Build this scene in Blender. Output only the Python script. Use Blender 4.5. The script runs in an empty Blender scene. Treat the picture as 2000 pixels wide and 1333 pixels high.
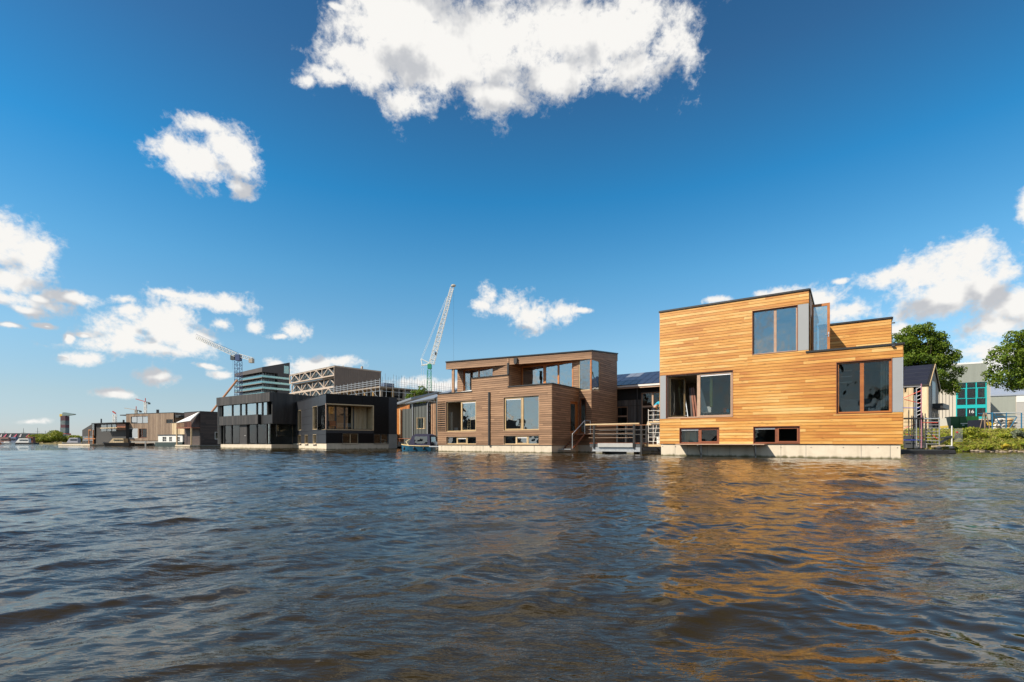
import bpy, math, random
import numpy as np
from mathutils import Vector, Matrix
R = math.radians
random.seed(7); RNG = np.random.default_rng(11)
SC = bpy.context.scene
COL = SC.collection

# ------------------------------------------------------------------ camera
CAM_H = 0.8
FPX, U0, V0 = 960.0, 1000.0, 865.0          # focal length and horizon of the photograph, in its own pixels
cam = bpy.data.cameras.new('camera'); camo = bpy.data.objects.new('camera', cam)
COL.objects.link(camo); SC.camera = camo
camo.location = (0, 0, CAM_H); camo.rotation_euler = (R(90), 0, 0)
cam.sensor_width = 36; cam.lens = FPX / 2000 * 36
cam.shift_y = (V0 - 666.5) / 2000
cam.clip_start = 0.05; cam.clip_end = 20000

# ------------------------------------------------------------------ light
SUN = Vector((-.699, -.314, .643)).normalized()
EL = math.asin(SUN.z); ROT = math.atan2(SUN.x, SUN.y)
sl = bpy.data.lights.new('sun', 'SUN'); sl.energy = 5.0; sl.angle = R(0.53); sl.color = (1, .91, .77)
so = bpy.data.objects.new('sun', sl); COL.objects.link(so)
so.rotation_euler = SUN.to_track_quat('Z', 'Y').to_euler()
vs = SC.view_settings
vs.view_transform = 'Standard'; vs.look = 'None'; vs.gamma = 1; vs.use_curve_mapping = False; vs.exposure = 0.6
SC.cycles.use_denoising = True
try: SC.cycles.denoiser = 'OPENIMAGEDENOISE'
except Exception: pass
SC.cycles.max_bounces = 8; SC.cycles.glossy_bounces = 4; SC.cycles.transparent_max_bounces = 12
SC.cycles.diffuse_bounces = 3; SC.cycles.caustics_reflective = False; SC.cycles.caustics_refractive = False
SC.cycles.sample_clamp_indirect = 4

# ------------------------------------------------------------------ sky with cumulus clouds
def azel(u, v):
    p = (u - U0) / FPX; q = (V0 - v) / FPX
    return math.atan(p), math.atan(q / math.sqrt(1 + p * p))
CLOUDS = [(790,60,140,95),(700,128,85,52),(650,150,55,22),(870,120,150,105),(800,205,62,34),(980,80,150,110),(960,190,105,30),
 (1100,60,140,90),(1090,150,95,45),(1210,50,125,90),(1305,70,62,80),(1240,130,105,42),(1345,120,30,72),(1000,-90,420,110),
 (655,8,20,10),(600,155,18,10),
 (335,290,42,26),(385,322,52,40),(440,290,52,38),(478,325,34,40),(400,250,48,20),(468,368,28,20),
 (0,470,78,72),(58,490,38,46),(20,545,60,30),(-70,500,100,100),(10,580,85,18),(130,574,58,12),(42,600,34,13),
 (292,628,62,46),(335,648,66,44),(238,655,54,34),(372,672,48,26),(300,682,112,16),(378,668,52,30),(228,581,30,12),(250,603,34,16),
 (408,586,80,17),(345,571,40,8),(450,593,44,13),(437,631,22,13),(499,635,15,14),(583,648,26,18),(548,655,20,6),
 (176,704,38,13),(305,737,35,13),(409,716,36,6),(440,732,28,9),(83,631,18,5),(136,658,11,11),(168,648,14,6),(15,635,26,5),
 (230,776,34,9),(62,823,36,6),(535,707,24,12),(610,716,58,20),(660,712,34,12),
 (957,580,21,24),(945,600,16,11),(985,604,36,22),(1000,598,38,32),(1045,612,58,34),(1090,612,32,20),(1140,607,18,6),
 (1548,582,66,25),(1503,573,22,10),(1595,583,46,22),(1655,606,60,22),(1640,548,14,6),(1402,587,22,6),
 (1745,535,64,24),(1800,535,70,38),(1850,515,66,42),(1895,515,52,48),(1840,575,120,38),(1925,560,60,44),(1965,535,26,28),(1985,600,60,50),
 (1945,640,85,36),(1915,685,90,34),(1965,700,90,40),(2060,610,80,110),(2012,405,24,34),(1755,640,20,14),
 (845,752,70,12),(70,578,20,10)]
def make_world():
    w = bpy.data.worlds.new('World'); SC.world = w; w.use_nodes = True
    nt = w.node_tree; N = nt.nodes; L = nt.links; N.clear()
    def nd(t, **k):
        n = N.new(t)
        for a, b in k.items(): setattr(n, a, b)
        return n
    def put(s, v):
        if hasattr(v, 'is_output'): L.new(v, s)
        else: s.default_value = v
    def M(op, a, b=0.0, c=0.0, clamp=False):
        n = nd('ShaderNodeMath', operation=op, use_clamp=clamp)
        put(n.inputs[0], a)
        put(n.inputs[1], b)
        if op in ('MULTIPLY_ADD', 'SMOOTH_MIN', 'SMOOTH_MAX'): put(n.inputs[2], c)
        return n.outputs[0]
    def V(op, a, b=None, c=None):
        n = nd('ShaderNodeVectorMath', operation=op); put(n.inputs[0], a)
        if b is not None: put(n.inputs[1], b)
        if c is not None: put(n.inputs[2], c)
        return n.outputs['Value'] if op in ('LENGTH', 'DOT_PRODUCT') else n.outputs[0]
    tc = nd('ShaderNodeTexCoord'); d = V('NORMALIZE', tc.outputs['Generated'])
    sep = nd('ShaderNodeSeparateXYZ'); L.new(d, sep.inputs[0])
    az = M('ARCTAN2', sep.outputs[0], sep.outputs[1]); el = M('ARCSINE', sep.outputs[2])
    cb = nd('ShaderNodeCombineXYZ'); L.new(az, cb.inputs[0]); L.new(el, cb.inputs[1])
    def noise(vec, sc, det, rough=.55, dist=0.0, col=False, lac=2.0):
        n = nd('ShaderNodeTexNoise'); L.new(vec, n.inputs['Vector'])
        n.inputs['Scale'].default_value = sc; n.inputs['Detail'].default_value = det
        n.inputs['Roughness'].default_value = rough; n.inputs['Distortion'].default_value = dist
        n.inputs['Lacunarity'].default_value = lac
        return n.outputs[1] if col else n.outputs[0]
    # low-frequency warp keeps the outlines uneven
    wv = V('SUBTRACT', noise(d, 9, 2, .5, 0, True), (.5, .5, .5))
    p = V('MULTIPLY_ADD', wv, (.036, .032, 0), cb.outputs[0])
    fine = noise(V('MULTIPLY', d, (1, 1, 1.2)), 10, 9, .62, .25)
    bill = noise(V('MULTIPLY', d, (1, 1, 1.1)), 34, 6, .62, .3)
    # elsewhere in the sky (behind the camera): scattered cumulus by noise alone
    far = M('SUBTRACT', 1.45, M('MULTIPLY', noise(V('MULTIPLY', d, (1, 1, 2.0)), 3.1, 4, .5), .95))
    front = M('MULTIPLY', M('SUBTRACT', M('ABSOLUTE', az), .95), 6.0, clamp=True)
    top = M('MULTIPLY', M('SUBTRACT', el, .85), 6.0, clamp=True)
    behind = front
    farR = M('ADD', far, M('MULTIPLY', M('SUBTRACT', 1.0, behind), 3.0))
    def field(pp):
        cur = farR
        for (u, v, a, b) in CLOUDS:
            c0 = azel(u, v); ca = azel(u + a, v); cbb = azel(u, v - b)
            ra = abs(ca[0] - c0[0]); rb = abs(cbb[1] - c0[1])
            q = V('MULTIPLY_ADD', pp, (1 / ra, 1 / rb, 0), (-c0[0] / ra, -c0[1] / rb, 0))
            cur = M('SMOOTH_MIN', cur, V('LENGTH', q), .16)
        return cur
    D1 = field(p)
    # a second look a little towards the sun: where more cloud lies sunward, this point is shaded
    p2 = V('ADD', p, (-.026, .050, 0))
    D2 = field(p2)
    tiny = noise(V('MULTIPLY', d, (1, 1, 1.1)), 105, 4, .6, .5)
    edge = M('ADD', M('ADD', M('MULTIPLY', M('SUBTRACT', fine, .5), 2.7), M('MULTIPLY', M('SUBTRACT', bill, .5), 2.0)), M('MULTIPLY', M('SUBTRACT', tiny, .5), .95))
    dens = M('ADD', M('SUBTRACT', 1.22, D1), edge)
    ss = nd('ShaderNodeMapRange', interpolation_type='SMOOTHSTEP'); L.new(dens, ss.inputs[0])
    ss.inputs[1].default_value = -.2; ss.inputs[2].default_value = .85
    alpha = ss.outputs[0]
    relief = M('SUBTRACT', noise(V('ADD', d, (-.012, 0, .02)), 14, 4, .55), noise(V('ADD', d, (0, 0, 0)), 14, 4, .55))
    sh = M('ADD', M('MINIMUM', M('MULTIPLY', M('SUBTRACT', D1, D2), 1.1), .42), M('MULTIPLY', relief, 2.6))
    sh = M('ADD', sh, M('MULTIPLY', M('SUBTRACT', dens, .5), .14))
    sh = M('ADD', sh, M('MULTIPLY', M('SUBTRACT', noise(d, 5, 2, .5), .5), .8))
    ms = nd('ShaderNodeMapRange', interpolation_type='SMOOTHSTEP'); L.new(sh, ms.inputs[0])
    ms.inputs[1].default_value = -.05; ms.inputs[2].default_value = .70
    cc = nd('ShaderNodeMix', data_type='RGBA'); L.new(ms.outputs[0], cc.inputs[0])
    cc.inputs[6].default_value = (.92, .905, .875, 1); cc.inputs[7].default_value = (.54, .555, .585, 1)
    sky = nd('ShaderNodeTexSky', sky_type='NISHITA'); sky.sun_disc = False
    sky.sun_elevation = EL; sky.sun_rotation = ROT
    sky.altitude = 0; sky.air_density = 1.0; sky.dust_density = 0; sky.ozone_density = 5
    # colour response of the photograph's clear polarised sky, by height above the horizon, the same all round
    rp = nd('ShaderNodeValToRGB'); L.new(M('MULTIPLY', el, 1 / 1.5708, clamp=True), rp.inputs[0]); e = rp.color_ramp.elements
    e[1].position = 1.0
    for k, (ps, c_) in enumerate([(0, (.68, .72, .95)), (.05, (.98, .93, .89)), (.113, (1.08, 1.24, 1.12)), (.2, (.70, 1.30, 1.28)), (.29, (.27, 1.16, 1.33)), (.40, (.40, .86, .99)), (.55, (.30, .66, .80)), (.8, (.22, .50, .64))]):
        el_ = e[0] if k == 0 else e.new(ps); el_.color = (c_[0]/2, c_[1]/2, c_[2]/2, 1)
    hs = nd('ShaderNodeVectorMath', operation='MULTIPLY'); L.new(sky.outputs[0], hs.inputs[0]); L.new(rp.outputs[0], hs.inputs[1])
    e[-1].color = e[-2].color
    b1 = nd('ShaderNodeBackground'); L.new(V('SCALE', hs.outputs[0]), b1.inputs[0]); b1.inputs[1].default_value = .0792
    b1.inputs[0].links[0].from_node.inputs['Scale'].default_value = 2.0
    b2 = nd('ShaderNodeBackground'); L.new(cc.outputs[2], b2.inputs[0]); b2.inputs[1].default_value = .68
    mx = nd('ShaderNodeMixShader'); L.new(alpha, mx.inputs[0]); L.new(b1.outputs[0], mx.inputs[1]); L.new(b2.outputs[0], mx.inputs[2])
    out = nd('ShaderNodeOutputWorld'); L.new(mx.outputs[0], out.inputs[0])
    w.cycles.sampling_method = 'MANUAL'; w.cycles.sample_map_resolution = 512
make_world()

# ------------------------------------------------------------------ helpers
def tag(o, label=None, cat=None, group=None, kind=None):
    if label: o['label'] = label
    if cat: o['category'] = cat
    if group: o['group'] = group
    if kind: o['kind'] = kind
    return o
def thing(name, label, cat, loc=(0, 0, 0), rz=0.0, group=None):
    o = bpy.data.objects.new(name, None); COL.objects.link(o)
    o.empty_display_size = .3
    o.location = loc; o.rotation_euler = (0, 0, rz)
    return tag(o, label, cat, group)
def link(name, me, parent=None, loc=None, rot=None):
    o = bpy.data.objects.new(name, me); COL.objects.link(o)
    if parent is not None: o.parent = parent
    if loc is not None: o.location = loc
    if rot is not None: o.rotation_euler = rot
    return o
class MB:
    """collects boxes, bars, prisms; build() links them as ONE mesh object"""
    def __init__(s): s.v = []; s.f = []
    def add(s, vs, fs):
        n = len(s.v); s.v += [tuple(x) for x in vs]; s.f += [tuple(i + n for i in f) for f in fs]; return s
    def box(s, x0, x1, y0, y1, z0, z1):
        return s.add([(x0,y0,z0),(x1,y0,z0),(x1,y1,z0),(x0,y1,z0),(x0,y0,z1),(x1,y0,z1),(x1,y1,z1),(x0,y1,z1)],
                     [(0,3,2,1),(4,5,6,7),(0,1,5,4),(1,2,6,5),(2,3,7,6),(3,0,4,7)])
    def hexa(s, p):      # 8 points: bottom ring 0-3, top ring 4-7
        return s.add(p, [(0,3,2,1),(4,5,6,7),(0,1,5,4),(1,2,6,5),(2,3,7,6),(3,0,4,7)])
    def prism(s, poly, h0, h1, axis='z'):
        n = len(poly)
        def m(a, b, h): return {'z': (a, b, h), 'y': (a, h, b), 'x': (h, a, b)}[axis]
        vs = [m(a, b, h0) for a, b in poly] + [m(a, b, h1) for a, b in poly]
        return s.add(vs, [tuple(range(n)), tuple(range(2*n-1, n-1, -1))] + [(i, i+n, (i+1) % n + n, (i+1) % n) for i in range(n)])
    def bar(s, a, b, r, n=6, r2=None):
        a = Vector(a); b = Vector(b); d = b - a
        if d.length < 1e-6: return s
        d.normalize(); t = Vector((0, 0, 1)) if abs(d.z) < .9 else Vector((1, 0, 0))
        p = d.cross(t).normalized(); q = d.cross(p); r2 = r if r2 is None else r2
        k = math.pi / n if n == 4 else 0
        ring = [(math.cos(2*math.pi*i/n + k), math.sin(2*math.pi*i/n + k)) for i in range(n)]
        vs = [a + (p*c + q*w) * r for c, w in ring] + [b + (p*c + q*w) * r2 for c, w in ring]
        return s.add(vs, [tuple(range(n)), tuple(range(2*n-1, n-1, -1))] + [(i, i+n, (i+1) % n + n, (i+1) % n) for i in range(n)])
    def path(s, pts, r, n=6):
        for a, b in zip(pts[:-1], pts[1:]): s.bar(a, b, r, n)
        return s
    def ball(s, c, rx, ry=None, rz=None, n=8, m=5):
        ry = rx if ry is None else ry; rz = rx if rz is None else rz
        vs = [(c[0], c[1], c[2] - rz)]
        for j in range(1, m):
            t = math.pi * j / m
            for i in range(n):
                a = 2 * math.pi * i / n
                vs.append((c[0] + rx*math.sin(t)*math.cos(a), c[1] + ry*math.sin(t)*math.sin(a), c[2] - rz*math.cos(t)))
        vs.append((c[0], c[1], c[2] + rz)); e = len(vs) - 1; fs = []
        for i in range(n):
            k = (i + 1) % n
            fs.append((0, 1 + k, 1 + i)); fs.append((e, 1 + (m-2)*n + i, 1 + (m-2)*n + k))
            for j in range(m - 2): fs.append((1+j*n+i, 1+j*n+k, 1+(j+1)*n+k, 1+(j+1)*n+i))
        return s.add(vs, fs)
    def lattice(s, a, b, w, seg, r, side=None, n=4, w2=None):
        """square lattice mast from a to b, width w"""
        a = Vector(a); b = Vector(b); d = (b - a).normalized()
        t = Vector(side) if side is not None else (Vector((0, 1, 0)) if abs(d.z) > .9 else Vector((0, 0, 1)))
        p = d.cross(t).normalized(); q = d.cross(p); w2 = w if w2 is None else w2
        C = lambda k, f: a + (b - a) * f + (p * (1, 1, -1, -1)[k % 4] + q * (1, -1, -1, 1)[k % 4]) * (w + (w2 - w) * f) / 2
        for k in range(4): s.bar(C(k, 0), C(k, 1), r * 1.5, n)
        for i in range(seg):
            f0, f1 = i / seg, (i + 1) / seg
            for k in range(4):
                s.bar(C(k, f0), C(k+1, f0), r, 3)
                s.bar(C(k + (i % 2), f0), C(k + 1 - (i % 2), f1), r, 3)
        return s
    def build(s, name, mat, parent=None, loc=None, rot=None, smooth=False):
        me = bpy.data.meshes.new(name); me.from_pydata(s.v, [], s.f)
        if mat: me.materials.append(mat)
        if smooth: me.shade_smooth()
        return link(name, me, parent, loc, rot)
def mesh_np(name, verts, faces, mat, smooth=False):
    """fast mesh from numpy arrays (all faces with the same corner count)"""
    me = bpy.data.meshes.new(name); k = faces.shape[1]; nf = len(faces)
    me.vertices.add(len(verts)); me.vertices.foreach_set('co', verts.astype(np.float32).ravel())
    me.loops.add(nf * k); me.loops.foreach_set('vertex_index', faces.astype(np.int32).ravel())
    me.polygons.add(nf); me.polygons.foreach_set('loop_start', np.arange(0, nf * k, k, dtype=np.int32))
    me.polygons.foreach_set('loop_total', np.full(nf, k, dtype=np.int32))
    me.update(calc_edges=True)
    if mat: me.materials.append(mat)
    if smooth: me.polygons.foreach_set('use_smooth', np.ones(nf, dtype=bool))
    return me

class Fr:
    """vertical-plane frame: origin on the water, local x along the facade (to its right), y into the house"""
    def __init__(s, x, y, a): s.x, s.y, s.a = x, y, a; s.c, s.s = math.cos(a), math.sin(a)
    def world(s, x, y): return (s.x + x*s.c - y*s.s, s.y + x*s.s + y*s.c)
    def sub(s, x, y, ang): X, Y = s.world(x, y); return Fr(X, Y, s.a + ang)
    def on(s, u, v, y=0.0):
        """photograph pixel -> (x, z) on the facade plane at local depth y"""
        k = (u - U0) / FPX; ox, oy = s.x - y*s.s, s.y + y*s.c
        t = (k * oy - ox) / (s.c - k * s.s); Y = oy + t * s.s
        return t, CAM_H + (V0 - v) / FPX * Y
    def rect(s, u0, u1, vtl, vbl, vtr=None, vbr=None, y=0.0):
        a = s.on(u0, vtl, y); b = s.on(u0, vbl, y); c = s.on(u1, vtr if vtr is not None else vtl, y); d = s.on(u1, vbr if vbr is not None else vbl, y)
        return (a[0], c[0], (b[1] + d[1]) / 2, (a[1] + c[1]) / 2)
def fr_at(u, vw, vpx, right=True, Y=None):
    """frame from a corner pixel at the waterline row vw (or at distance Y); vpx = vanishing point of the local x axis
    (right=False: the axis leaves towards a left vanishing point, so local x is its opposite)"""
    Y = FPX * CAM_H / (vw - V0) if Y is None else Y
    dx, dy = (vpx - U0) / FPX, 1.0
    if not right: dx, dy = -dx, -dy
    return Fr((u - U0) / FPX * Y, Y, math.atan2(dy, dx))
def P3(u, v, Y): return ((u - U0) / FPX * Y, Y, CAM_H + (V0 - v) / FPX * Y)

# ------------------------------------------------------------------ materials
_m = {}
def mat(name, col, rough=.6, metal=0.0, var=0.0, nscale=3.0, bump=0.0, bscale=20.0, spec=.5, stretch=(1, 1, 1), rand=0.0, col2=None, trans=0.0, pos=False):
    """principled material with procedural mottling, per-object variation and fine relief"""
    if name in _m: return _m[name]
    m = bpy.data.materials.new(name); m.use_nodes = True; nt = m.node_tree; N = nt.nodes; L = nt.links
    b = N['Principled BSDF']; b.inputs['Roughness'].default_value = rough; b.inputs['Metallic'].default_value = metal
    b.inputs['Specular IOR Level'].default_value = spec
    tc = N.new('ShaderNodeTexCoord'); oi = N.new('ShaderNodeObjectInfo')
    vec = N.new('ShaderNodeVectorMath'); vec.operation = 'MULTIPLY_ADD'
    if pos:
        g = N.new('ShaderNodeNewGeometry'); L.new(g.outputs['Position'], vec.inputs[0])
    else: L.new(tc.outputs['Object'], vec.inputs[0])
    vec.inputs[1].default_value = stretch
    sc = N.new('ShaderNodeVectorMath'); sc.operation = 'SCALE'; sc.inputs[0].default_value = (37, 17, 53)
    L.new(oi.outputs['Random'], sc.inputs['Scale']); L.new(sc.outputs[0], vec.inputs[2])
    n = N.new('ShaderNodeTexNoise'); n.inputs['Scale'].default_value = nscale; n.inputs['Detail'].default_value = 6; n.inputs['Roughness'].default_value = .6
    L.new(vec.outputs[0], n.inputs['Vector'])
    c2 = col2 or tuple(c * (1 - var) for c in col)
    mr = N.new('ShaderNodeMapRange'); L.new(n.outputs[0], mr.inputs[0]); mr.inputs[1].default_value = .3; mr.inputs[2].default_value = .7
    mx = N.new('ShaderNodeMix'); mx.data_type = 'RGBA'; L.new(mr.outputs[0], mx.inputs[0])
    mx.inputs[6].default_value = (*col, 1); mx.inputs[7].default_value = (*c2, 1)
    o = mx.outputs[2]
    if rand:
        hv = N.new('ShaderNodeHueSaturation'); L.new(o, hv.inputs['Color'])
        r2 = N.new('ShaderNodeMapRange'); L.new(oi.outputs['Random'], r2.inputs[0]); r2.inputs[3].default_value = 1 - rand; r2.inputs[4].default_value = 1 + rand
        L.new(r2.outputs[0], hv.inputs['Value']); o = hv.outputs[0]
    L.new(o, b.inputs['Base Color'])
    if bump:
        n2 = N.new('ShaderNodeTexNoise'); n2.inputs['Scale'].default_value = bscale; n2.inputs['Detail'].default_value = 4; L.new(vec.outputs[0], n2.inputs['Vector'])
        bp = N.new('ShaderNodeBump'); bp.inputs['Strength'].default_value = bump; bp.inputs['Distance'].default_value = .02
        L.new(n2.outputs[0], bp.inputs['Height']); L.new(bp.outputs[0], b.inputs['Normal'])
    _m[name] = m; return m
def wood(name, ca, cb, cc, rough=.55, knots=.5, axis='x', grain=.22, rnd=.16, patch=0.0):
    """board timber: per-board tone between three colours, long grain, knots"""
    if name in _m: return _m[name]
    m = bpy.data.materials.new(name); m.use_nodes = True; nt = m.node_tree; N = nt.nodes; L = nt.links
    b = N['Principled BSDF']; b.inputs['Roughness'].default_value = rough
    tc = N.new('ShaderNodeTexCoord'); oi = N.new('ShaderNodeObjectInfo')
    sc = N.new('ShaderNodeVectorMath'); sc.operation = 'SCALE'; sc.inputs[0].default_value = (37, 17, 53); L.new(oi.outputs['Random'], sc.inputs['Scale'])
    def coords(st):
        v = N.new('ShaderNodeVectorMath'); v.operation = 'MULTIPLY_ADD'; L.new(tc.outputs['Object'], v.inputs[0])
        v.inputs[1].default_value = st if axis == 'x' else (st[2], st[1], st[0]); L.new(sc.outputs[0], v.inputs[2]); return v.outputs[0]
    def nz(st, s, d, r=.6, dist=0):
        n = N.new('ShaderNodeTexNoise'); L.new(coords(st), n.inputs['Vector']); n.inputs['Scale'].default_value = s
        n.inputs['Detail'].default_value = d; n.inputs['Roughness'].default_value = r; n.inputs['Distortion'].default_value = dist; return n.outputs[0]
    ramp = N.new('ShaderNodeValToRGB'); e = ramp.color_ramp.elements
    e[0].position = .18; e[0].color = (*cc, 1); e[1].position = .82; e[1].color = (*ca, 1); k = e.new(.5); k.color = (*cb, 1)
    wn = N.new('ShaderNodeTexWhiteNoise'); wn.noise_dimensions = '1D'; L.new(oi.outputs['Random'], wn.inputs['W'])
    a1 = N.new('ShaderNodeMath'); a1.operation = 'MULTIPLY_ADD'; L.new(nz((.5, 1, 3), 1.2, 5), a1.inputs[0]); a1.inputs[1].default_value = 1.1; a1.inputs[2].default_value = -.05
    a2 = N.new('ShaderNodeMath'); a2.operation = 'MULTIPLY_ADD'; L.new(wn.outputs['Value'], a2.inputs[0]); a2.inputs[1].default_value = rnd * 4; L.new(a1.outputs[0], a2.inputs[2])
    a3 = N.new('ShaderNodeMath'); a3.operation = 'SUBTRACT'; L.new(a2.outputs[0], a3.inputs[0]); a3.inputs[1].default_value = rnd * 2; last = a3
    if patch:      # broad paler and darker areas over many boards
        gp = N.new('ShaderNodeNewGeometry'); pn = N.new('ShaderNodeTexNoise'); L.new(gp.outputs['Position'], pn.inputs['Vector']); pn.inputs['Scale'].default_value = .27; pn.inputs['Detail'].default_value = 3
        a4 = N.new('ShaderNodeMath'); a4.operation = 'MULTIPLY_ADD'; L.new(pn.outputs[0], a4.inputs[0]); a4.inputs[1].default_value = patch; L.new(last.outputs[0], a4.inputs[2])
        last = N.new('ShaderNodeMath'); last.operation = 'SUBTRACT'; L.new(a4.outputs[0], last.inputs[0]); last.inputs[1].default_value = patch * .5
    L.new(last.outputs[0], ramp.inputs[0])
    g = N.new('ShaderNodeMapRange'); L.new(nz((.8, 1, 26), 2.2, 5, .6, .6), g.inputs[0]); g.inputs[1].default_value = .3; g.inputs[2].default_value = .75; g.inputs[3].default_value = 1 + grain * .4; g.inputs[4].default_value = 1 - grain
    vo = N.new('ShaderNodeTexVoronoi'); L.new(coords((1.1, 1, 5)), vo.inputs['Vector']); vo.inputs['Scale'].default_value = 1.3
    kn = N.new('ShaderNodeMapRange'); L.new(vo.outputs['Distance'], kn.inputs[0]); kn.inputs[1].default_value = .04; kn.inputs[2].default_value = .16; kn.inputs[3].default_value = 1 - knots; kn.inputs[4].default_value = 1
    mu = N.new('ShaderNodeMath'); mu.operation = 'MULTIPLY'; L.new(g.outputs[0], mu.inputs[0]); L.new(kn.outputs[0], mu.inputs[1])
    hv = N.new('ShaderNodeHueSaturation'); L.new(ramp.outputs[0], hv.inputs['Color']); L.new(mu.outputs[0], hv.inputs['Value'])
    L.new(hv.outputs[0], b.inputs['Base Color'])
    bp = N.new('ShaderNodeBump'); bp.inputs['Strength'].default_value = .25; bp.inputs['Distance'].default_value = .01
    L.new(g.outputs[0], bp.inputs['Height']); L.new(bp.outputs[0], b.inputs['Normal'])
    _m[name] = m; return m
def glass(name, tint=(.75, .8, .8), refl=.16, ior=1.5, rough=0.0, wob=.004):
    if name in _m: return _m[name]
    m = bpy.data.materials.new(name); m.use_nodes = True; nt = m.node_tree; N = nt.nodes; L = nt.links
    N.remove(N['Principled BSDF']); out = N['Material Output']
    t = N.new('ShaderNodeBsdfTransparent'); t.inputs[0].default_value = (*tint, 1)
    g = N.new('ShaderNodeBsdfGlossy'); g.inputs['Roughness'].default_value = rough; g.inputs[0].default_value = (.95, .97, .97, 1)
    fr = N.new('ShaderNodeFresnel'); fr.inputs[0].default_value = ior
    ad = N.new('ShaderNodeMath'); ad.operation = 'MULTIPLY_ADD'; ad.use_clamp = True; L.new(fr.outputs[0], ad.inputs[0]); ad.inputs[1].default_value = 1.6; ad.inputs[2].default_value = refl
    tc = N.new('ShaderNodeTexCoord'); n = N.new('ShaderNodeTexNoise'); n.inputs['Scale'].default_value = .9; L.new(tc.outputs['Object'], n.inputs['Vector'])
    bp = N.new('ShaderNodeBump'); bp.inputs['Distance'].default_value = wob * 8; bp.inputs['Strength'].default_value = .6; L.new(n.outputs[0], bp.inputs['Height']); L.new(bp.outputs[0], g.inputs['Normal'])
    mx = N.new('ShaderNodeMixShader'); L.new(ad.outputs[0], mx.inputs[0]); L.new(t.outputs[0], mx.inputs[1]); L.new(g.outputs[0], mx.inputs[2])
    L.new(mx.outputs[0], out.inputs[0]); _m[name] = m; return m
OCHRE = wood('larch boards', (.63, .395, .14), (.535, .255, .052), (.40, .15, .026), .5, .5, rnd=.12, grain=.15, patch=.75)
BROWN = wood('thermo wood boards', (.36, .21, .118), (.27, .152, .083), (.175, .096, .051), .6, .2, rnd=.10, grain=.15)
DKBROWN = wood('dark stained boards', (.075, .05, .042), (.05, .034, .03), (.03, .022, .02), .6, .2)
CHAR = wood('charred vertical boards', (.055, .048, .045), (.034, .030, .028), (.018, .016, .016), .6, .2, axis='z', rnd=.14)
BEIGE = wood('weathered vertical timber', (.28, .2, .135), (.22, .15, .10), (.15, .1, .065), .7, .2, axis='z')
PALE = wood('pale fresh timber', (.6, .48, .31), (.52, .40, .24), (.4, .29, .16), .6, .25, axis='z')
ORANGE_W = wood('oiled hardwood frame', (.46, .18, .05), (.38, .14, .033), (.28, .09, .022), .4, .0)
PINK_W = wood('primed wood frame', (.44, .29, .2), (.38, .25, .17), (.32, .2, .14), .5, .0)
RED_W = wood('reddish frame wood', (.26, .085, .035), (.20, .06, .026), (.14, .04, .018), .45, .0)
CREAM_W = wood('cream frame wood', (.56, .42, .25), (.5, .36, .2), (.4, .28, .14), .5, .0)
CONC = mat('pale concrete', (.60, .52, .41), .8, 0, .16, 1.6, .25, 25, .3, col2=(.50, .43, .33))
def wet_line(m):
    nt = m.node_tree; N = nt.nodes; L = nt.links; b = N['Principled BSDF']; src = b.inputs['Base Color'].links[0].from_socket
    g = N.new('ShaderNodeNewGeometry'); s = N.new('ShaderNodeSeparateXYZ'); L.new(g.outputs['Position'], s.inputs[0])
    v = N.new('ShaderNodeVectorMath'); v.operation = 'MULTIPLY'; L.new(g.outputs['Position'], v.inputs[0]); v.inputs[1].default_value = (3, 3, .35)
    n = N.new('ShaderNodeTexNoise'); L.new(v.outputs[0], n.inputs['Vector']); n.inputs['Scale'].default_value = 1.6; n.inputs['Detail'].default_value = 5
    a = N.new('ShaderNodeMath'); a.operation = 'MULTIPLY_ADD'; L.new(n.outputs[0], a.inputs[0]); a.inputs[1].default_value = -.22; L.new(s.outputs[2], a.inputs[2])
    r = N.new('ShaderNodeMapRange'); L.new(a.outputs[0], r.inputs[0]); r.inputs[1].default_value = -.08; r.inputs[2].default_value = .03; r.inputs[3].default_value = 1; r.inputs[4].default_value = 0
    st = N.new('ShaderNodeMapRange'); L.new(n.outputs[0], st.inputs[0]); st.inputs[1].default_value = .52; st.inputs[2].default_value = .75; st.inputs[3].default_value = 0; st.inputs[4].default_value = .35
    m1 = N.new('ShaderNodeMix'); m1.data_type = 'RGBA'; L.new(st.outputs[0], m1.inputs[0]); L.new(src, m1.inputs[6]); m1.inputs[7].default_value = (.30, .25, .18, 1)
    m2 = N.new('ShaderNodeMix'); m2.data_type = 'RGBA'; L.new(r.outputs[0], m2.inputs[0]); L.new(m1.outputs[2], m2.inputs[6]); m2.inputs[7].default_value = (.10, .09, .045, 1); L.new(m2.outputs[2], b.inputs['Base Color'])
wet_line(CONC)
CONC_G = mat('grey concrete', (.3, .285, .26), .85, 0, .25, 1.2, .2, 25, .3)
wet_line(CONC_G)
BLACK = mat('black roofing trim', (.018, .017, .017), .45, 0, .3, 3, .1, 30)
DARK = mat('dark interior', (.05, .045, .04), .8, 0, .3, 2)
MEMB = mat('black facade membrane', (.012, .012, .012), .9, 0, .2, 2)
INNER = mat('interior plaster', (.45, .43, .38), .8, 0, .15, 1.5)
FLOORW = mat('interior floor', (.3, .2, .12), .5, 0, .3, 3)
PANEL = mat('grey facade panel', (.27, .28, .29), .45, 0, .06, 1.0, .05, 60)
WHITE = mat('white paint', (.66, .65, .62), .5, 0, .1, 2.5, .05, 40)
STEEL = mat('galvanised steel', (.42, .43, .44), .42, .7, .25, 6, .1, 50)
ALU = mat('aluminium tube', (.62, .62, .62), .35, .8, .15, 8)
DKSTEEL = mat('dark grey steel', (.07, .075, .08), .5, .3, .25, 4, .1, 30)
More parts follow.
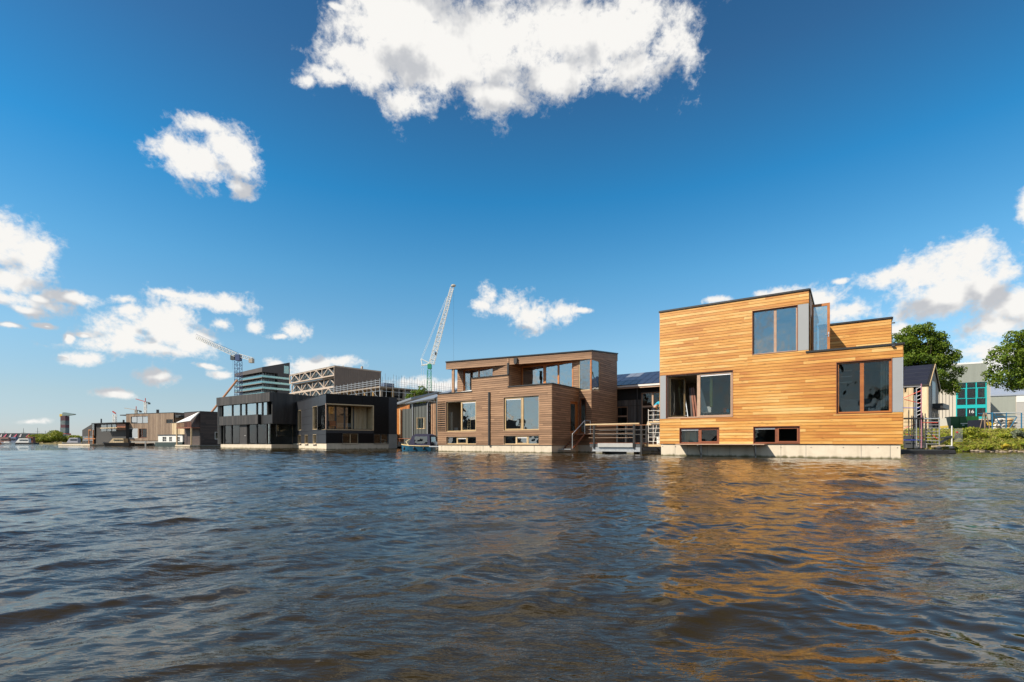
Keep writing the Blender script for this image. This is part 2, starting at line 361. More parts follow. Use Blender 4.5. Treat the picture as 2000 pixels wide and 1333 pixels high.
GLASS = glass('window glass', (.72, .76, .76), .17, 1.5)
GLASS_D = glass('dark window glass', (.84, .87, .85), .0, 1.36)
GLASS_C = glass('clear glass', (.95, .97, .97), .05, 1.45)
BLIND = mat('white ventilation strip', (.78, .78, .8), .4, 0, .05, 2)
# ------------------------------------------------------------------ water
def make_water():
    m = bpy.data.materials.new('harbour water'); m.use_nodes = True; nt = m.node_tree; N = nt.nodes; L = nt.links
    b = N['Principled BSDF']; b.inputs['Base Color'].default_value = (.023, .0155, .0038, 1)
    b.inputs['Roughness'].default_value = .015; b.inputs['IOR'].default_value = 1.345
    g = N.new('ShaderNodeNewGeometry')
    def nz(st, s, d, r=.55, dist=.4):
        v = N.new('ShaderNodeVectorMath'); v.operation = 'MULTIPLY'; L.new(g.outputs['Position'], v.inputs[0]); v.inputs[1].default_value = st
        n = N.new('ShaderNodeTexNoise'); L.new(v.outputs[0], n.inputs['Vector']); n.inputs['Scale'].default_value = s
        n.inputs['Detail'].default_value = d; n.inputs['Roughness'].default_value = r; n.inputs['Distortion'].default_value = dist; return n.outputs[0]
    # patches of small ripples between smoother stretches
    patch = N.new('ShaderNodeMapRange'); L.new(nz((.55, 1.0, 1), .8, 3), patch.inputs[0]); patch.inputs[1].default_value = .38; patch.inputs[2].default_value = .66
    patch.inputs[3].default_value = .12; patch.inputs[4].default_value = 1.0
    h = N.new('ShaderNodeMath'); h.operation = 'MULTIPLY'; L.new(nz((.5, 1.3, 1), 19, 3, .55), h.inputs[0]); L.new(patch.outputs[0], h.inputs[1])
    ln = N.new('ShaderNodeVectorMath'); ln.operation = 'LENGTH'; L.new(g.outputs['Position'], ln.inputs[0])
    lod = N.new('ShaderNodeMapRange'); L.new(ln.outputs['Value'], lod.inputs[0]); lod.inputs[1].default_value = 6; lod.inputs[2].default_value = 32; lod.inputs[3].default_value = 0; lod.inputs[4].default_value = 1.5
    h3 = N.new('ShaderNodeMath'); h3.operation = 'MULTIPLY_ADD'; L.new(nz((.7, 1.15, 1), 2.6, 4, .62), h3.inputs[0]); L.new(lod.outputs[0], h3.inputs[1]); L.new(h.outputs[0], h3.inputs[2]); h = h3
    h2 = N.new('ShaderNodeMath'); h2.operation = 'MULTIPLY_ADD'; L.new(nz((.6, 1.1, 1), 4.5, 2, .5), h2.inputs[0]); h2.inputs[1].default_value = 1.6; L.new(h.outputs[0], h2.inputs[2])
    bp = N.new('ShaderNodeBump'); bp.inputs['Strength'].default_value = 1.0; bp.inputs['Distance'].default_value = .010
    L.new(h2.outputs[0], bp.inputs['Height']); L.new(bp.outputs[0], b.inputs['Normal'])
    # rings growing with distance, a fine sector in front and coarser all round
    rr = [0.05, .5, .9]
    r = 1.1
    while r < 9000:
        rr.append(r); r += max(.014, r * .0042) if r < 70 else (r * .02 if r < 400 else r * .12)
    rr = np.array(rr)
    th = np.concatenate([np.linspace(-56, 56, 560), np.linspace(60, 300, 61)]) * math.pi / 180
    T, RR = np.meshgrid(th, rr)
    X = RR * np.sin(T); Y = RR * np.cos(T)
    cell = np.maximum(RR * math.radians(.2), np.maximum(.014, RR * .0042))
    cell = np.where(RR > 70, RR * .02, cell)
    cell = np.where(np.abs(((T + math.pi) % (2*math.pi)) - math.pi) > R(57), RR * .09, cell)
    rng = np.random.default_rng(5)
    Z = np.zeros_like(X); DX = np.zeros_like(X); DY = np.zeros_like(X)
    lam = np.concatenate([np.exp(rng.uniform(math.log(.75), math.log(2.3), 26)), np.exp(rng.uniform(math.log(.28), math.log(.75), 40)), np.exp(rng.uniform(math.log(.09), math.log(.28), 34))])
    for i, l in enumerate(lam):
        big = l > .75; mid = l > .28
        ang = rng.normal(R(-62), R(26 if big else 42 if mid else 60))
        slope = (.0155 if big else .0155 if mid else .0195) * rng.uniform(.6, 1.4)
        k = 2 * math.pi / l; a = slope / k
        fade = np.clip((l / cell - 2.2) / 2.5, 0, 1)
        ph = k * (X * math.cos(ang) + Y * math.sin(ang)) + rng.uniform(0, 6.28) + .6 * np.sin(.55 * X + i) + .6 * np.sin(.43 * Y + 2 * i)
        s, c = np.sin(ph), np.cos(ph)
        Z += a * fade * s; DX += a * fade * c * math.cos(ang) * .9; DY += a * fade * c * math.sin(ang) * .9
    V = np.stack([X + DX, Y + DY, Z], -1).reshape(-1, 3)
    nr, na = X.shape
    i, j = np.meshgrid(np.arange(nr - 1), np.arange(na), indexing='ij'); j2 = (j + 1) % na
    Fc = np.stack([i*na + j, i*na + j2, (i+1)*na + j2, (i+1)*na + j], -1).reshape(-1, 4)[:, ::-1]
    me = mesh_np('water', V, Fc, m, True)
    tag(link('water', me), kind='structure')
make_water()

# ------------------------------------------------------------------ land and bank
SOIL = mat('sandy soil and grass', (.13, .12, .045), .95, 0, .4, .9, .5, 6, .1, col2=(.22, .16, .09), pos=True)
PAVE = mat('grey yard paving', (.25, .24, .22), .9, 0, .3, .6, .2, 12, .2, pos=True)
edge = [(900, 41), (120, 41), (60, 40.5), (41, 40.4), (34.5, 41.5), (29.8, 43.5), (-7, 66), (-50, 97), (-94, 128), (-127, 150), (-150, 210), (-190, 330), (-400, 345), (-3000, 420)]
def make_land():
    mb = MB(); n = len(edge)
    back = [(9000, 9000), (-9000, 9000)]
    for (o, z) in ((0, -.6), (.5, .25), (1.9, 1.0), (3.4, 1.75)):
        for k, (x, y) in enumerate(edge): mb.v.append((x + (o*.5 if k > 4 else 0), y + o, z + .12 * math.sin(k * 1.7 + z)))
    for r_ in range(3):
        for k in range(n - 1): mb.f.append((r_*n + k, r_*n + k + 1, (r_+1)*n + k + 1, (r_+1)*n + k))
    mb.build('bank', SOIL); tag(bpy.data.objects['bank'], kind='structure')
    g = MB(); pts = [(x + (1.7 if k > 4 else 0), y + 3.35, 1.74 + .12*math.sin(k*1.7 + 1.75)) for k, (x, y) in enumerate(edge)]
    g.v = pts + [(-9000, 9000, 1.8), (9000, 9000, 1.8)]; g.f = [tuple(range(len(g.v)))]
    o = g.build('ground', PAVE); tag(o, kind='structure')
    me = o.data
    import bmesh
    bm = bmesh.new(); bm.from_mesh(me); bmesh.ops.triangulate(bm, faces=bm.faces[:]); bmesh.ops.recalc_face_normals(bm, faces=bm.faces[:])
    bm.to_mesh(me); bm.free()
make_land()

def opposite_shore():
    # the other bank, out of frame behind and left of the camera: buildings added, shapes guessed, for the house windows to mirror
    o = MB().prism([(-400, -300), (120, -300), (120, -78), (-20, -78), (-84, -40), (-112, 10), (-140, 40), (-400, 60)], -.6, 1.4).build('far_bank', PAVE); tag(o, kind='structure')
    wm = mat('dark brick facade', (.06, .045, .035), .8, 0, .3, .4); gm = mat('mirrored glazing', (.05, .07, .08), .15, 0, .3, .4)
    for i, (x, y, w, d, h, a, lab) in enumerate(((-62, -66, 26, 14, 17, 35, 'tall dark brick block on the opposite bank, mirrored in the ochre house windows'), (-40, -88, 22, 14, 11, 10, 'lower dark brick block beside the tall one on the opposite bank'),
            (-118, 2, 20, 12, 6.0, 70, 'dark brick house on the opposite bank mirrored in the brown house windows'), (-104, -30, 16, 12, 5.5, 55, 'small dark brick house between the blocks on the opposite bank'))):
        t = thing('brick_building', lab, 'building', (x, y, 1.4), R(a), 'buildings on the opposite bank')
        MB().box(-w/2, w/2, -d/2, d/2, 0, h).build('wall', wm, t)
        MB().prism([(-d/2 - .3, h), (d/2 + .3, h), (0, h + 2.4)], -w/2 - .3, w/2 + .3, 'x').build('roof', mat('dark roof tiles', (.03, .028, .03), .7), t)
        for k in range(int(w // 3)):
            for q in range(int(h // 3)):
                MB().box(-w/2 + 1 + k*3, -w/2 + 2.6 + k*3, d/2, d/2 + .06, 1 + q*3, 2.6 + q*3).build('window', gm, t)
# ------------------------------------------------------------------ building kit
def rect_pieces(regions, holes, zc=()):
    """cut a union of rects (s0,s1,z0,z1) minus holes into horizontal strips at the z cuts zc"""
    zs = sorted(set([round(r[2], 4) for r in regions] + [round(r[3], 4) for r in regions] + [round(h[2], 4) for h in holes] + [round(h[3], 4) for h in holes] + [round(z, 4) for z in zc]))
    out = []
    for z0, z1 in zip(zs[:-1], zs[1:]):
        if z1 - z0 < .004: continue
        zm = (z0 + z1) / 2; iv = []
        for r in sorted([r for r in regions if r[2] <= zm <= r[3]]):
            if iv and r[0] <= iv[-1][1] + 1e-4: iv[-1][1] = max(iv[-1][1], r[1])
            else: iv.append([r[0], r[1]])
        for h in [h for h in holes if h[2] <= zm <= h[3]]:
            nv = []
            for a, b in iv:
                if h[1] <= a or h[0] >= b: nv.append([a, b]); continue
                if h[0] > a: nv.append([a, h[0]])
                if h[1] < b: nv.append([h[1], b])
            iv = nv
        out += [(a, b, z0, z1) for a, b in iv if b - a > .01]
    return out
def wall(parent, fr, x, y, ang, regions, holes, m_back=None, thick=.2, inner=True, name='wall', y_back=.03):
    """wall part: solid backing with real openings; its origin is the facade plane. Returns (object, frame)"""
    mb = MB()
    for a, b, z0, z1 in rect_pieces(regions, holes): mb.box(a, b, y_back, y_back + thick, z0, z1)
    o = mb.build(name, m_back or MEMB, parent, (x, y, 0), (0, 0, ang))
    if inner:
        o.data.materials.append(INNER)
        for p in o.data.polygons:
            if p.normal.y > .9: p.material_index = 1
    return o, fr.sub(x, y, ang)
def boards_h(w, regions, holes, z0, pitch, m, gap=.012, th=.022, lmin=2.2, lmax=5.2, name='board', rnd=None, prow=.004):
    """horizontal cladding boards, each one an object"""
    rnd = rnd or random.Random(len(regions) * 7 + int(z0 * 100))
    smin = min(r[0] for r in regions); smax = max(r[1] for r in regions); ztop = max(r[3] for r in regions)
    z = z0; n = 0; prev = []
    while z < ztop - .02:
        js = []; s = smin + rnd.uniform(.5, lmax)
        while s < smax: js.append(s); s += rnd.uniform(lmin, lmax)
        zt = min(z + pitch, ztop)
        bands = rect_pieces(regions, holes)
        segs = {}
        cuts = sorted(set([z, zt] + [c for r in list(regions) + list(holes) for c in (r[2], r[3]) if z + .015 < c < zt - .015]))
        for c0, c1 in zip(cuts[:-1], cuts[1:]):
            zm = (c0 + c1) / 2
            for a, b, p0, p1 in bands:
                if not (p0 <= zm <= p1): continue
                st = [a] + [j for j in js if a + .25 < j < b - .25] + [b]
                for q0, q1 in zip(st[:-1], st[1:]):
                    k = sum(1 for j in js if j <= (q0 + q1) / 2 and j > q0 - 1e-6) + sum(1 for j in js if j <= q0)
                    segs.setdefault((k, round(q0, 2) if len(cuts) == 2 else None), []).append((q0, q1, c0, c1))
        groups = []
        for key, bx in segs.items():
            rest = sorted(bx, key=lambda b: b[2])
            while rest:
                g = [rest.pop(0)]; more = True
                while more:
                    more = False
                    for b in rest[:]:
                        if any(b[0] < q[1] - .01 and b[1] > q[0] + .01 and (abs(b[2] - q[3]) < 1e-4 or abs(b[3] - q[2]) < 1e-4) for q in g): g.append(b); rest.remove(b); more = True
                groups.append(g)
        for bx in groups:
            pr = rnd.uniform(-prow, prow); mb = MB()
            for q0, q1, c0, c1 in bx:
                g0 = gap / 2 if abs(c0 - z) < 1e-6 else 0; g1 = gap / 2 if abs(c1 - zt) < 1e-6 else 0
                mb.box(q0 + .0015, q1 - .0015, -th + pr, .001 + .0, c0 + g0, c1 - g1)
            mb.build(name, m, w); n += 1
        z += pitch
    return n
def boards_v(w, regions, holes, pitch, m, gap=.012, th=.022, name='board', seed=1, jit=.2):
    rnd = random.Random(seed); smin = min(r[0] for r in regions); smax = max(r[1] for r in regions)
    tr = [(r[2], r[3], r[0], r[1]) for r in regions]; th_ = [(h[2], h[3], h[0], h[1]) for h in holes]
    s = smin
    while s < smax - .01:
        e = min(smax, s + pitch * rnd.uniform(1 - jit, 1 + jit)); mb = MB(); pr = rnd.uniform(-.004, .004)
        for a, b, z0, z1 in rect_pieces(tr, th_, [s, e]):
            if z0 >= s - 1e-3 and z1 <= e + 1e-3:
                mb.box(z0 + (gap/2 if z0 < s + 1e-3 else 0), z1 - (gap/2 if z1 > e - 1e-3 else 0), -th + pr, .001, a, b)
        if mb.v: mb.build(name, m, w)
        s = e
def window(parent, face, wl, rc, muls=(), m_frame=None, m_rev=None, m_glass=None, y=.10, fw=.07, sash=(), blind=(), open_=(), sill=True, rail=(), trans=(), lab=None):
    """window part (frame with reveal lining) > pane, sash, sill. rc=(s0,s1,z0,z1) in wall coordinates;
    muls: list of (s centre, width); sash: pane indices with their own inner sash; open_: panes left out"""
    s0, s1, z0, z1 = rc; m_frame = m_frame or ORANGE_W; m_rev = m_rev or m_frame; m_glass = m_glass or GLASS
    fr = MB()
    # reveal lining
    t = .025
    fr.box(s0, s0 + t, -.028, y, z0, z1); fr.box(s1 - t, s1, -.028, y, z0, z1)
    fr.box(s0 + t, s1 - t, -.028, y, z1 - t, z1); fr.box(s0 + t, s1 - t, -.028, y, z0, z0 + t)
    lin = fr.build('window', m_rev, wl if False else parent, wl.location if False else None)
    lin.matrix_local = wl.matrix_basis.copy()
    if lab: lin['label'] = lab
    f = MB(); d = .07
    f.box(s0 + t, s0 + t + fw, y - .02, y + d, z0 + t, z1 - t); f.box(s1 - t - fw, s1 - t, y - .02, y + d, z0 + t, z1 - t)
    f.box(s0 + t + fw, s1 - t - fw, y - .02, y + d, z1 - t - fw, z1 - t); f.box(s0 + t + fw, s1 - t - fw, y - .02, y + d, z0 + t, z0 + t + fw)
    for c, w_ in muls: f.box(c - w_/2, c + w_/2, y - .02, y + d - .002, z0 + t + fw, z1 - t - fw)
    for zz_, w_ in trans: f.box(s0 + t + fw, s1 - t - fw, y - .021, y + d - .004, zz_ - w_/2, zz_ + w_/2)
    f.build('frame', m_frame, lin)
    xs = [s0 + t + fw] + [q for c, w_ in muls for q in (c - w_/2, c + w_/2)] + [s1 - t - fw]
    zl = [z0 + t + fw] + [q for c, w_ in trans for q in (c - w_/2, c + w_/2)] + [z1 - t - fw]
    k = 0
    for i in range(0, len(xs), 2):
        for j in range(0, len(zl), 2):
            a, b, c0, c1 = xs[i], xs[i + 1], zl[j], zl[j + 1]
            if k in sash or k in open_:
                e = .055
                if k in sash:
                    q = MB(); q.box(a+.002, a + e, y - .035, y + .03, c0+.002, c1-.002); q.box(b - e, b-.002, y - .035, y + .03, c0+.002, c1-.002)
                    q.box(a + e, b - e, y - .035, y + .03, c0+.002, c0 + e); q.box(a + e, b - e, y - .035, y + .03, c1 - e, c1-.002)
                    q.build('sash', m_frame, lin); a, b, c0, c1 = a + e, b - e, c0 + e, c1 - e
            if k not in open_:
                MB().box(a, b, y + .018, y + .026, c0, c1).build('pane', m_glass, lin)
            if k in blind: MB().box(a, b, y - .008, y + .012, c1 - .07, c1 - .005).build('ventilation_strip', BLIND, lin)
            k += 1
    if sill: MB().box(s0 + t, s1 - t, -.045, y - .02, z0 + t, z0 + t + .02).build('sill', m_frame, lin)
    return lin
def slab(parent, name, m, x0, x1, y0, y1, z0, z1): return MB().box(x0, x1, y0, y1, z0, z1).build(name, m, parent)
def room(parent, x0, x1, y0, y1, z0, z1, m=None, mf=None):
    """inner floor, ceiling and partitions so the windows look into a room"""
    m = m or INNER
    MB().box(x0, x1, y0, y1, z0, z0 + .05).build('inner_floor', mf or FLOORW, parent)
    MB().box(x0, x1, y0, y1, z1 - .05, z1).build('ceiling', m, parent)
    MB().box(x0, x1, y1 - .05, y1, z0 + .05, z1 - .05).build('partition', m, parent)
    MB().box(x0, x0 + .05, y0, y1 - .05, z0 + .05, z1 - .05).build('partition', m, parent)
    MB().box(x1 - .05, x1, y0, y1 - .05, z0 + .05, z1 - .05).build('partition', m, parent)
def house(name, label, fr, cat='house', group=None, z=0.0):
    return thing(name, label, cat, (fr.x, fr.y, z), fr.a, group)
def capline(parent, pts, z, m=None, w=.16, h=.09, closed=False, name='parapet_cap', zs=None):
    """dark coping along a polyline of (x, y)"""
    mb = MB(); n = len(pts)
    for k in range(n - 1 + (1 if closed else 0)):
        a = Vector(pts[k]); b = Vector(pts[(k + 1) % n]); d = (b - a).normalized(); p = Vector((-d.y, d.x)) * w / 2
        za = zs[k] if zs else z; zb = zs[(k + 1) % n] if zs else z
        a = a - d * .02; b = b + d * .02
        mb.hexa([(a.x-p.x, a.y-p.y, za), (b.x-p.x, b.y-p.y, zb), (b.x+p.x, b.y+p.y, zb), (a.x+p.x, a.y+p.y, za),
                 (a.x-p.x, a.y-p.y, za+h), (b.x-p.x, b.y-p.y, zb+h), (b.x+p.x, b.y+p.y, zb+h), (a.x+p.x, a.y+p.y, za+h)])
    return mb.build(name, m or BLACK, parent)
A_ANG = -math.atan2(.566, .825)
# ------------------------------------------------------------------ ochre larch houseboat (right)
def ochre():
    fr = Fr(18.5, 23.27, A_ANG)
    H_ = house('floating_house', 'two storey floating house clad in bright ochre larch boards, largest on the water', fr)
    on = fr.on; W = 11.55
    xt = on(1580, 700)[0]                       # right edge of the tall block
    zT = 8.68; zL = 5.45; zB = .72
    wins = {
     'W1': fr.rect(1469, 1558, 608, 695.5, 595.4, 686), 'W2': fr.rect(1301, 1432, 734, 818.8, 722.6, 815),
     'W3': fr.rect(1633, 1742.5, 707.6, 809.6, 700, 806.7), 'W4': fr.rect(1327, 1405, 836.5, 867.8, 834.9, 867),
     'W5': fr.rect(1471, 1562.6, 833.5, 867.5, 832, 867)}
    for k in ('W4', 'W5'): a = wins[k]; wins[k] = (a[0], a[1], zB + .02, a[3])
    panels = [fr.rect(1560, 1580, 594.5, 686, 591, 684), fr.rect(1286, 1301, 733.8, 819), fr.rect(1742.5, 1764, 699.5, 806.5, 697.5, 806)]
    w1, w2, w3 = wins['W1'], wins['W2'], wins['W3']
    panels = [(w1[1], xt, w1[2] + .02, w1[3]), (-W, w2[0], w2[2], w2[3]), (w3[1], 0.0, w3[2] + .02, w3[3])]
    reg = [(-W, xt, zB, zT), (xt, 0, zB, zL)]
    hol = list(wins.values())
    wl, wf = wall(H_, fr, 0, 0, 0, reg, hol)
    boards_h(wl, reg, hol + panels, zB, .1595, OCHRE, gap=.017, rnd=random.Random(3))
    for p in panels:
        q = MB(); q.box(p[0] + .012, p[1] - .012, -.02, .001, p[2] + .012, p[3] - .012).build('panel', PANEL, wl)
        if p[1] > -1: MB().box(p[1] - .012, p[1] + .012, -.026, .0, p[2], p[3]).build('corner_trim', ALU, wl)
    # windows
    x = lambda u, y=0: on(u, 750, y)[0]
    window(H_, wf, wl, w1, [(x(1513.7), .13)], PINK_W, RED_W, sill=True, fw=.06)
    window(H_, wf, wl, w2, [(x(1363), .13)], PINK_W, RED_W, GLASS_D, open_=(0,), sash=(1,), blind=(1,), fw=.07)
    window(H_, wf, wl, w3, [(x(1683.5), .16)], ORANGE_W, RED_W, GLASS_D, fw=.09)
    window(H_, wf, wl, wins['W4'], [(x(1365.5), .12)], RED_W, RED_W, GLASS_D, blind=(0,), fw=.06, sash=(1,))
    window(H_, wf, wl, wins['W5'], [(x(1516), .12)], RED_W, RED_W, GLASS_D, blind=(0,), fw=.06, sash=(1,))
    # opened casement swung inside the left window
    s0, s1, z0, z1 = w2
    c = MB(); d0, d1 = .0, 1.15
    c.box(d0, d0+.1, 0, .05, z0+.1, z1-.1); c.box(d1-.1, d1, 0, .05, z0+.1, z1-.1)
    c.box(d0+.1, d1-.1, 0, .05, z0+.1, z0+.2); c.box(d0+.1, d1-.1, 0, .05, z1-.2, z1-.1)
    cs = c.build('open_casement', CREAM_W, H_, (s0 + .14, .2, 0), (0, 0, R(52)))
    MB().box(d0+.1, d1-.1, .02, .028, z0+.2, z1-.2).build('pane', GLASS_C, cs)
    # side and rear walls, base, roofs
    for (x_, y_, a_, rg, nm) in ((0, 0, R(90), [(0, 8.5, zB, zL)], 1), (-W, 8.5, R(-90), [(0, 8.5, zB, zT)], 2)):
        sw, _ = wall(H_, fr, x_, y_, a_, rg, [])
        boards_h(sw, rg, [], zB, .319, OCHRE, lmin=4, lmax=9, rnd=random.Random(nm))
    sw, _ = wall(H_, fr, xt, .25, R(90), [(0, 8.2, zL - .1, zT)], [(1.0, 1.9, zL + .05, zL + 2.25)])
    boards_h(sw, [(0, 4.6, zL - .1, zT)], [(1.0, 1.9, zL + .05, zL + 2.25)], zL - .1, .1595, OCHRE, gap=.017, rnd=random.Random(9))
    rw, _ = wall(H_, fr, -.12, 8.6, R(180), [(0, W - .2, zB, zL), (-xt - .1, W - .2, zL, zT)], [])
    # set-back upper block on the right with its own larch front
    yb = 4.87; bx1 = on(1741, 650, yb)[0]; zb = on(1741, 622.5, yb)[1]
    bw, _ = wall(H_, fr, 0, yb, 0, [(xt + .22, bx1, zL - .15, zb)], [])
    boards_h(bw, [(xt + .22, bx1, zL - .15, zb)], [], zL - .15, .1595, OCHRE, gap=.017, rnd=random.Random(5))
    uw, _ = wall(H_, fr, bx1, yb + .035, R(90), [(0, 3.6, zL - .1, zb)], [], name='wall'); boards_h(uw, [(0, 3.6, zL - .1, zb)], [], zL - .15, .1595, OCHRE, gap=.017, rnd=random.Random(6))
    capline(H_, [(xt + .2, yb), (bx1, yb), (bx1, 8.6), (xt + .2, 8.6)], zb)
    slab(H_, 'upper_roof', BLACK, xt + .2, bx1 - .08, yb + .2, 8.5, zb - .12, zb - .02)
    slab(H_, 'terrace_floor', CONC_G, xt + .22, -.2, .2, yb, zL - .3, zL - .2)
    slab(H_, 'roof', BLACK, -W + .2, xt - .2, .2, 8.4, zT - .2, zT - .1)
    capline(H_, [(-W, 0), (xt, 0), (xt, 8.5), (-W, 8.5)], zT, closed=True)
    capline(H_, [(xt - .12, .0), (0, 0), (0, 4.8)], zL)
    bs = MB().box(-W + .05, -.08, .05, 8.5, -.9, zB - .01).build('hull', CONC, H_)
    for u_ in (1318, 1342, 1381, 1425, 1475, 1525, 1574, 1682, 1739):
        s = x(u_); MB().box(s - .006, s + .006, .044, .052, .0, zB - .02).build('joint', DKSTEEL, bs)
    for u_ in (1294, 1319, 1525, 1584, 1647, 1715, 1753):
        s = x(u_); MB().bar((s, .03, .56), (s, .06, .56), .02, 8).build('bolt', DKSTEEL, bs)
    # rooms
    room(H_, -W + .3, xt - .3, .26, 5, 1.7, 4.9, mf=FLOORW); room(H_, xt - .2, -.3, .26, 4.6, 1.7, 4.9)
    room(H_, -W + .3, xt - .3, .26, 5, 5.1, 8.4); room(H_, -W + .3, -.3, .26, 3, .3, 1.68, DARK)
    # glazed terrace door standing open
    dl = on(1586, 640, .75)[0]; dr = on(1621, 640, .75)[0]; z0 = zL + .0; z1 = on(1621, 591.5, .75)[1]
    d = MB(); t = .075
    d.box(dl, dl+t, .72, .79, z0, z1); d.box(dr - 1.6*t, dr, .72, .79, z0, z1); d.box(dl+t, dr-1.6*t, .72, .79, z0, z0+t*1.2); d.box(dl+t, dr-1.6*t, .72, .79, z1-1.8*t, z1)
    do = d.build('terrace_door', ORANGE_W, H_)
    MB().box(dl+t, dr-1.6*t, .75, .758, z0+1.2*t, z1-1.8*t).build('pane', glass('door glass', (.6, .68, .7), .22), do)
    h = MB(); h.bar((dr-.06, .71, z0+.98), (dr-.06, .66, z0+.98), .012); h.bar((dr-.06, .66, z0+.98), (dr-.2, .66, z0+.98), .012); h.box(dr-.085, dr-.035, .70, .72, z0+.86, z0+1.1)
    h.build('handle', ALU, do)
    # spotlight
    lx, lz = on(1744.5, 676.5)
    l = MB(); l.box(lx-.06, lx+.05, -.16, -.02, lz-.035, lz+.035); l.build('wall_lamp', DKSTEEL, H_)
    lx, lz = on(1742, 631.5, yb); MB().box(lx, lx+.14, yb-.06, yb+.02, lz-.03, lz+.03).build('wall_lamp', DKSTEEL, H_)
    # narrow working shelf fixed along the hull, on brackets
    a, b = x(1327), x(1497)
    sh = MB().box(a, b, -.82, .04, zB - .035, zB + .012).build('gangboard', PINK_W, H_)
    for u_ in (1357, 1462):
        s = x(u_) + .35; k = MB(); k.bar((s, -.76, zB - .05), (s, .0, .08), .03, 4); k.bar((s, .02, zB - .05), (s, .02, .0), .03, 4); k.bar((s, -.8, zB - .06), (s, .02, zB - .06), .025, 4)
        k.build('bracket', STEEL, H_)
    # ladder and timber standing inside the open window
    def ladder(lab, s, y, z0, z1, lean, w=.32, n=9):
        t = thing('ladder', lab, 'ladder', (0, 0, 0), 0)
        t.location = (*fr.world(s, y), z0); t.rotation_euler = (0, 0, fr.a)
        m = MB(); hgt = z1 - z0
        for q in (0, w): MB().bar((q, 0, 0), (q - lean, .25, hgt), .028, 4).build('rail', ALU, t)
        for i in range(n):
            f = (i + .6) / n; MB().bar((-lean*f, .25*f, hgt*f), (w-lean*f, .25*f, hgt*f), .016, 4).build('rung', ALU, t)
        return t
    ladder('aluminium ladder leaning inside the open window of the ochre house', x(1335, .9), 1.0, 1.75, 4.2, .4)
    for i, (u_, ln) in enumerate(((1342, .2), (1348, .3), (1354, .35))):
        t = MB().hexa([(0,0,0),(.1,0,0),(.1,.04,0),(0,.04,0),(-ln,.2,2.4),(.1-ln,.2,2.4),(.1-ln,.24,2.4),(-ln,.24,2.4)]).build('timber_plank', RED_W if i else DKBROWN)
        X, Y = fr.world(x(u_), 1.0); t.location = (X, Y, 1.75); t.rotation_euler = (0, 0, fr.a)
        tag(t, ['dark upright plank just right of the ladder behind the open window', 'reddish plank leaning second right of the ladder behind the open window', 'reddish plank nearest the middle post behind the open window'][i], 'plank', 'planks leaning indoors by the open window')
    # table inside right window
    tb = thing('dining_table', 'white table standing inside the tall right window of the ochre house', 'table', (*fr.world(-3.1, 1.3), 1.75), fr.a)
    MB().box(0, 1.3, 0, .7, .7, .74).build('tabletop', WHITE, tb)
    for q in ((.05,.05),(1.2,.05),(.05,.6),(1.2,.6)): MB().box(q[0], q[0]+.05, q[1], q[1]+.05, 0, .7).build('leg', WHITE, tb)
    return fr
OF = ochre()
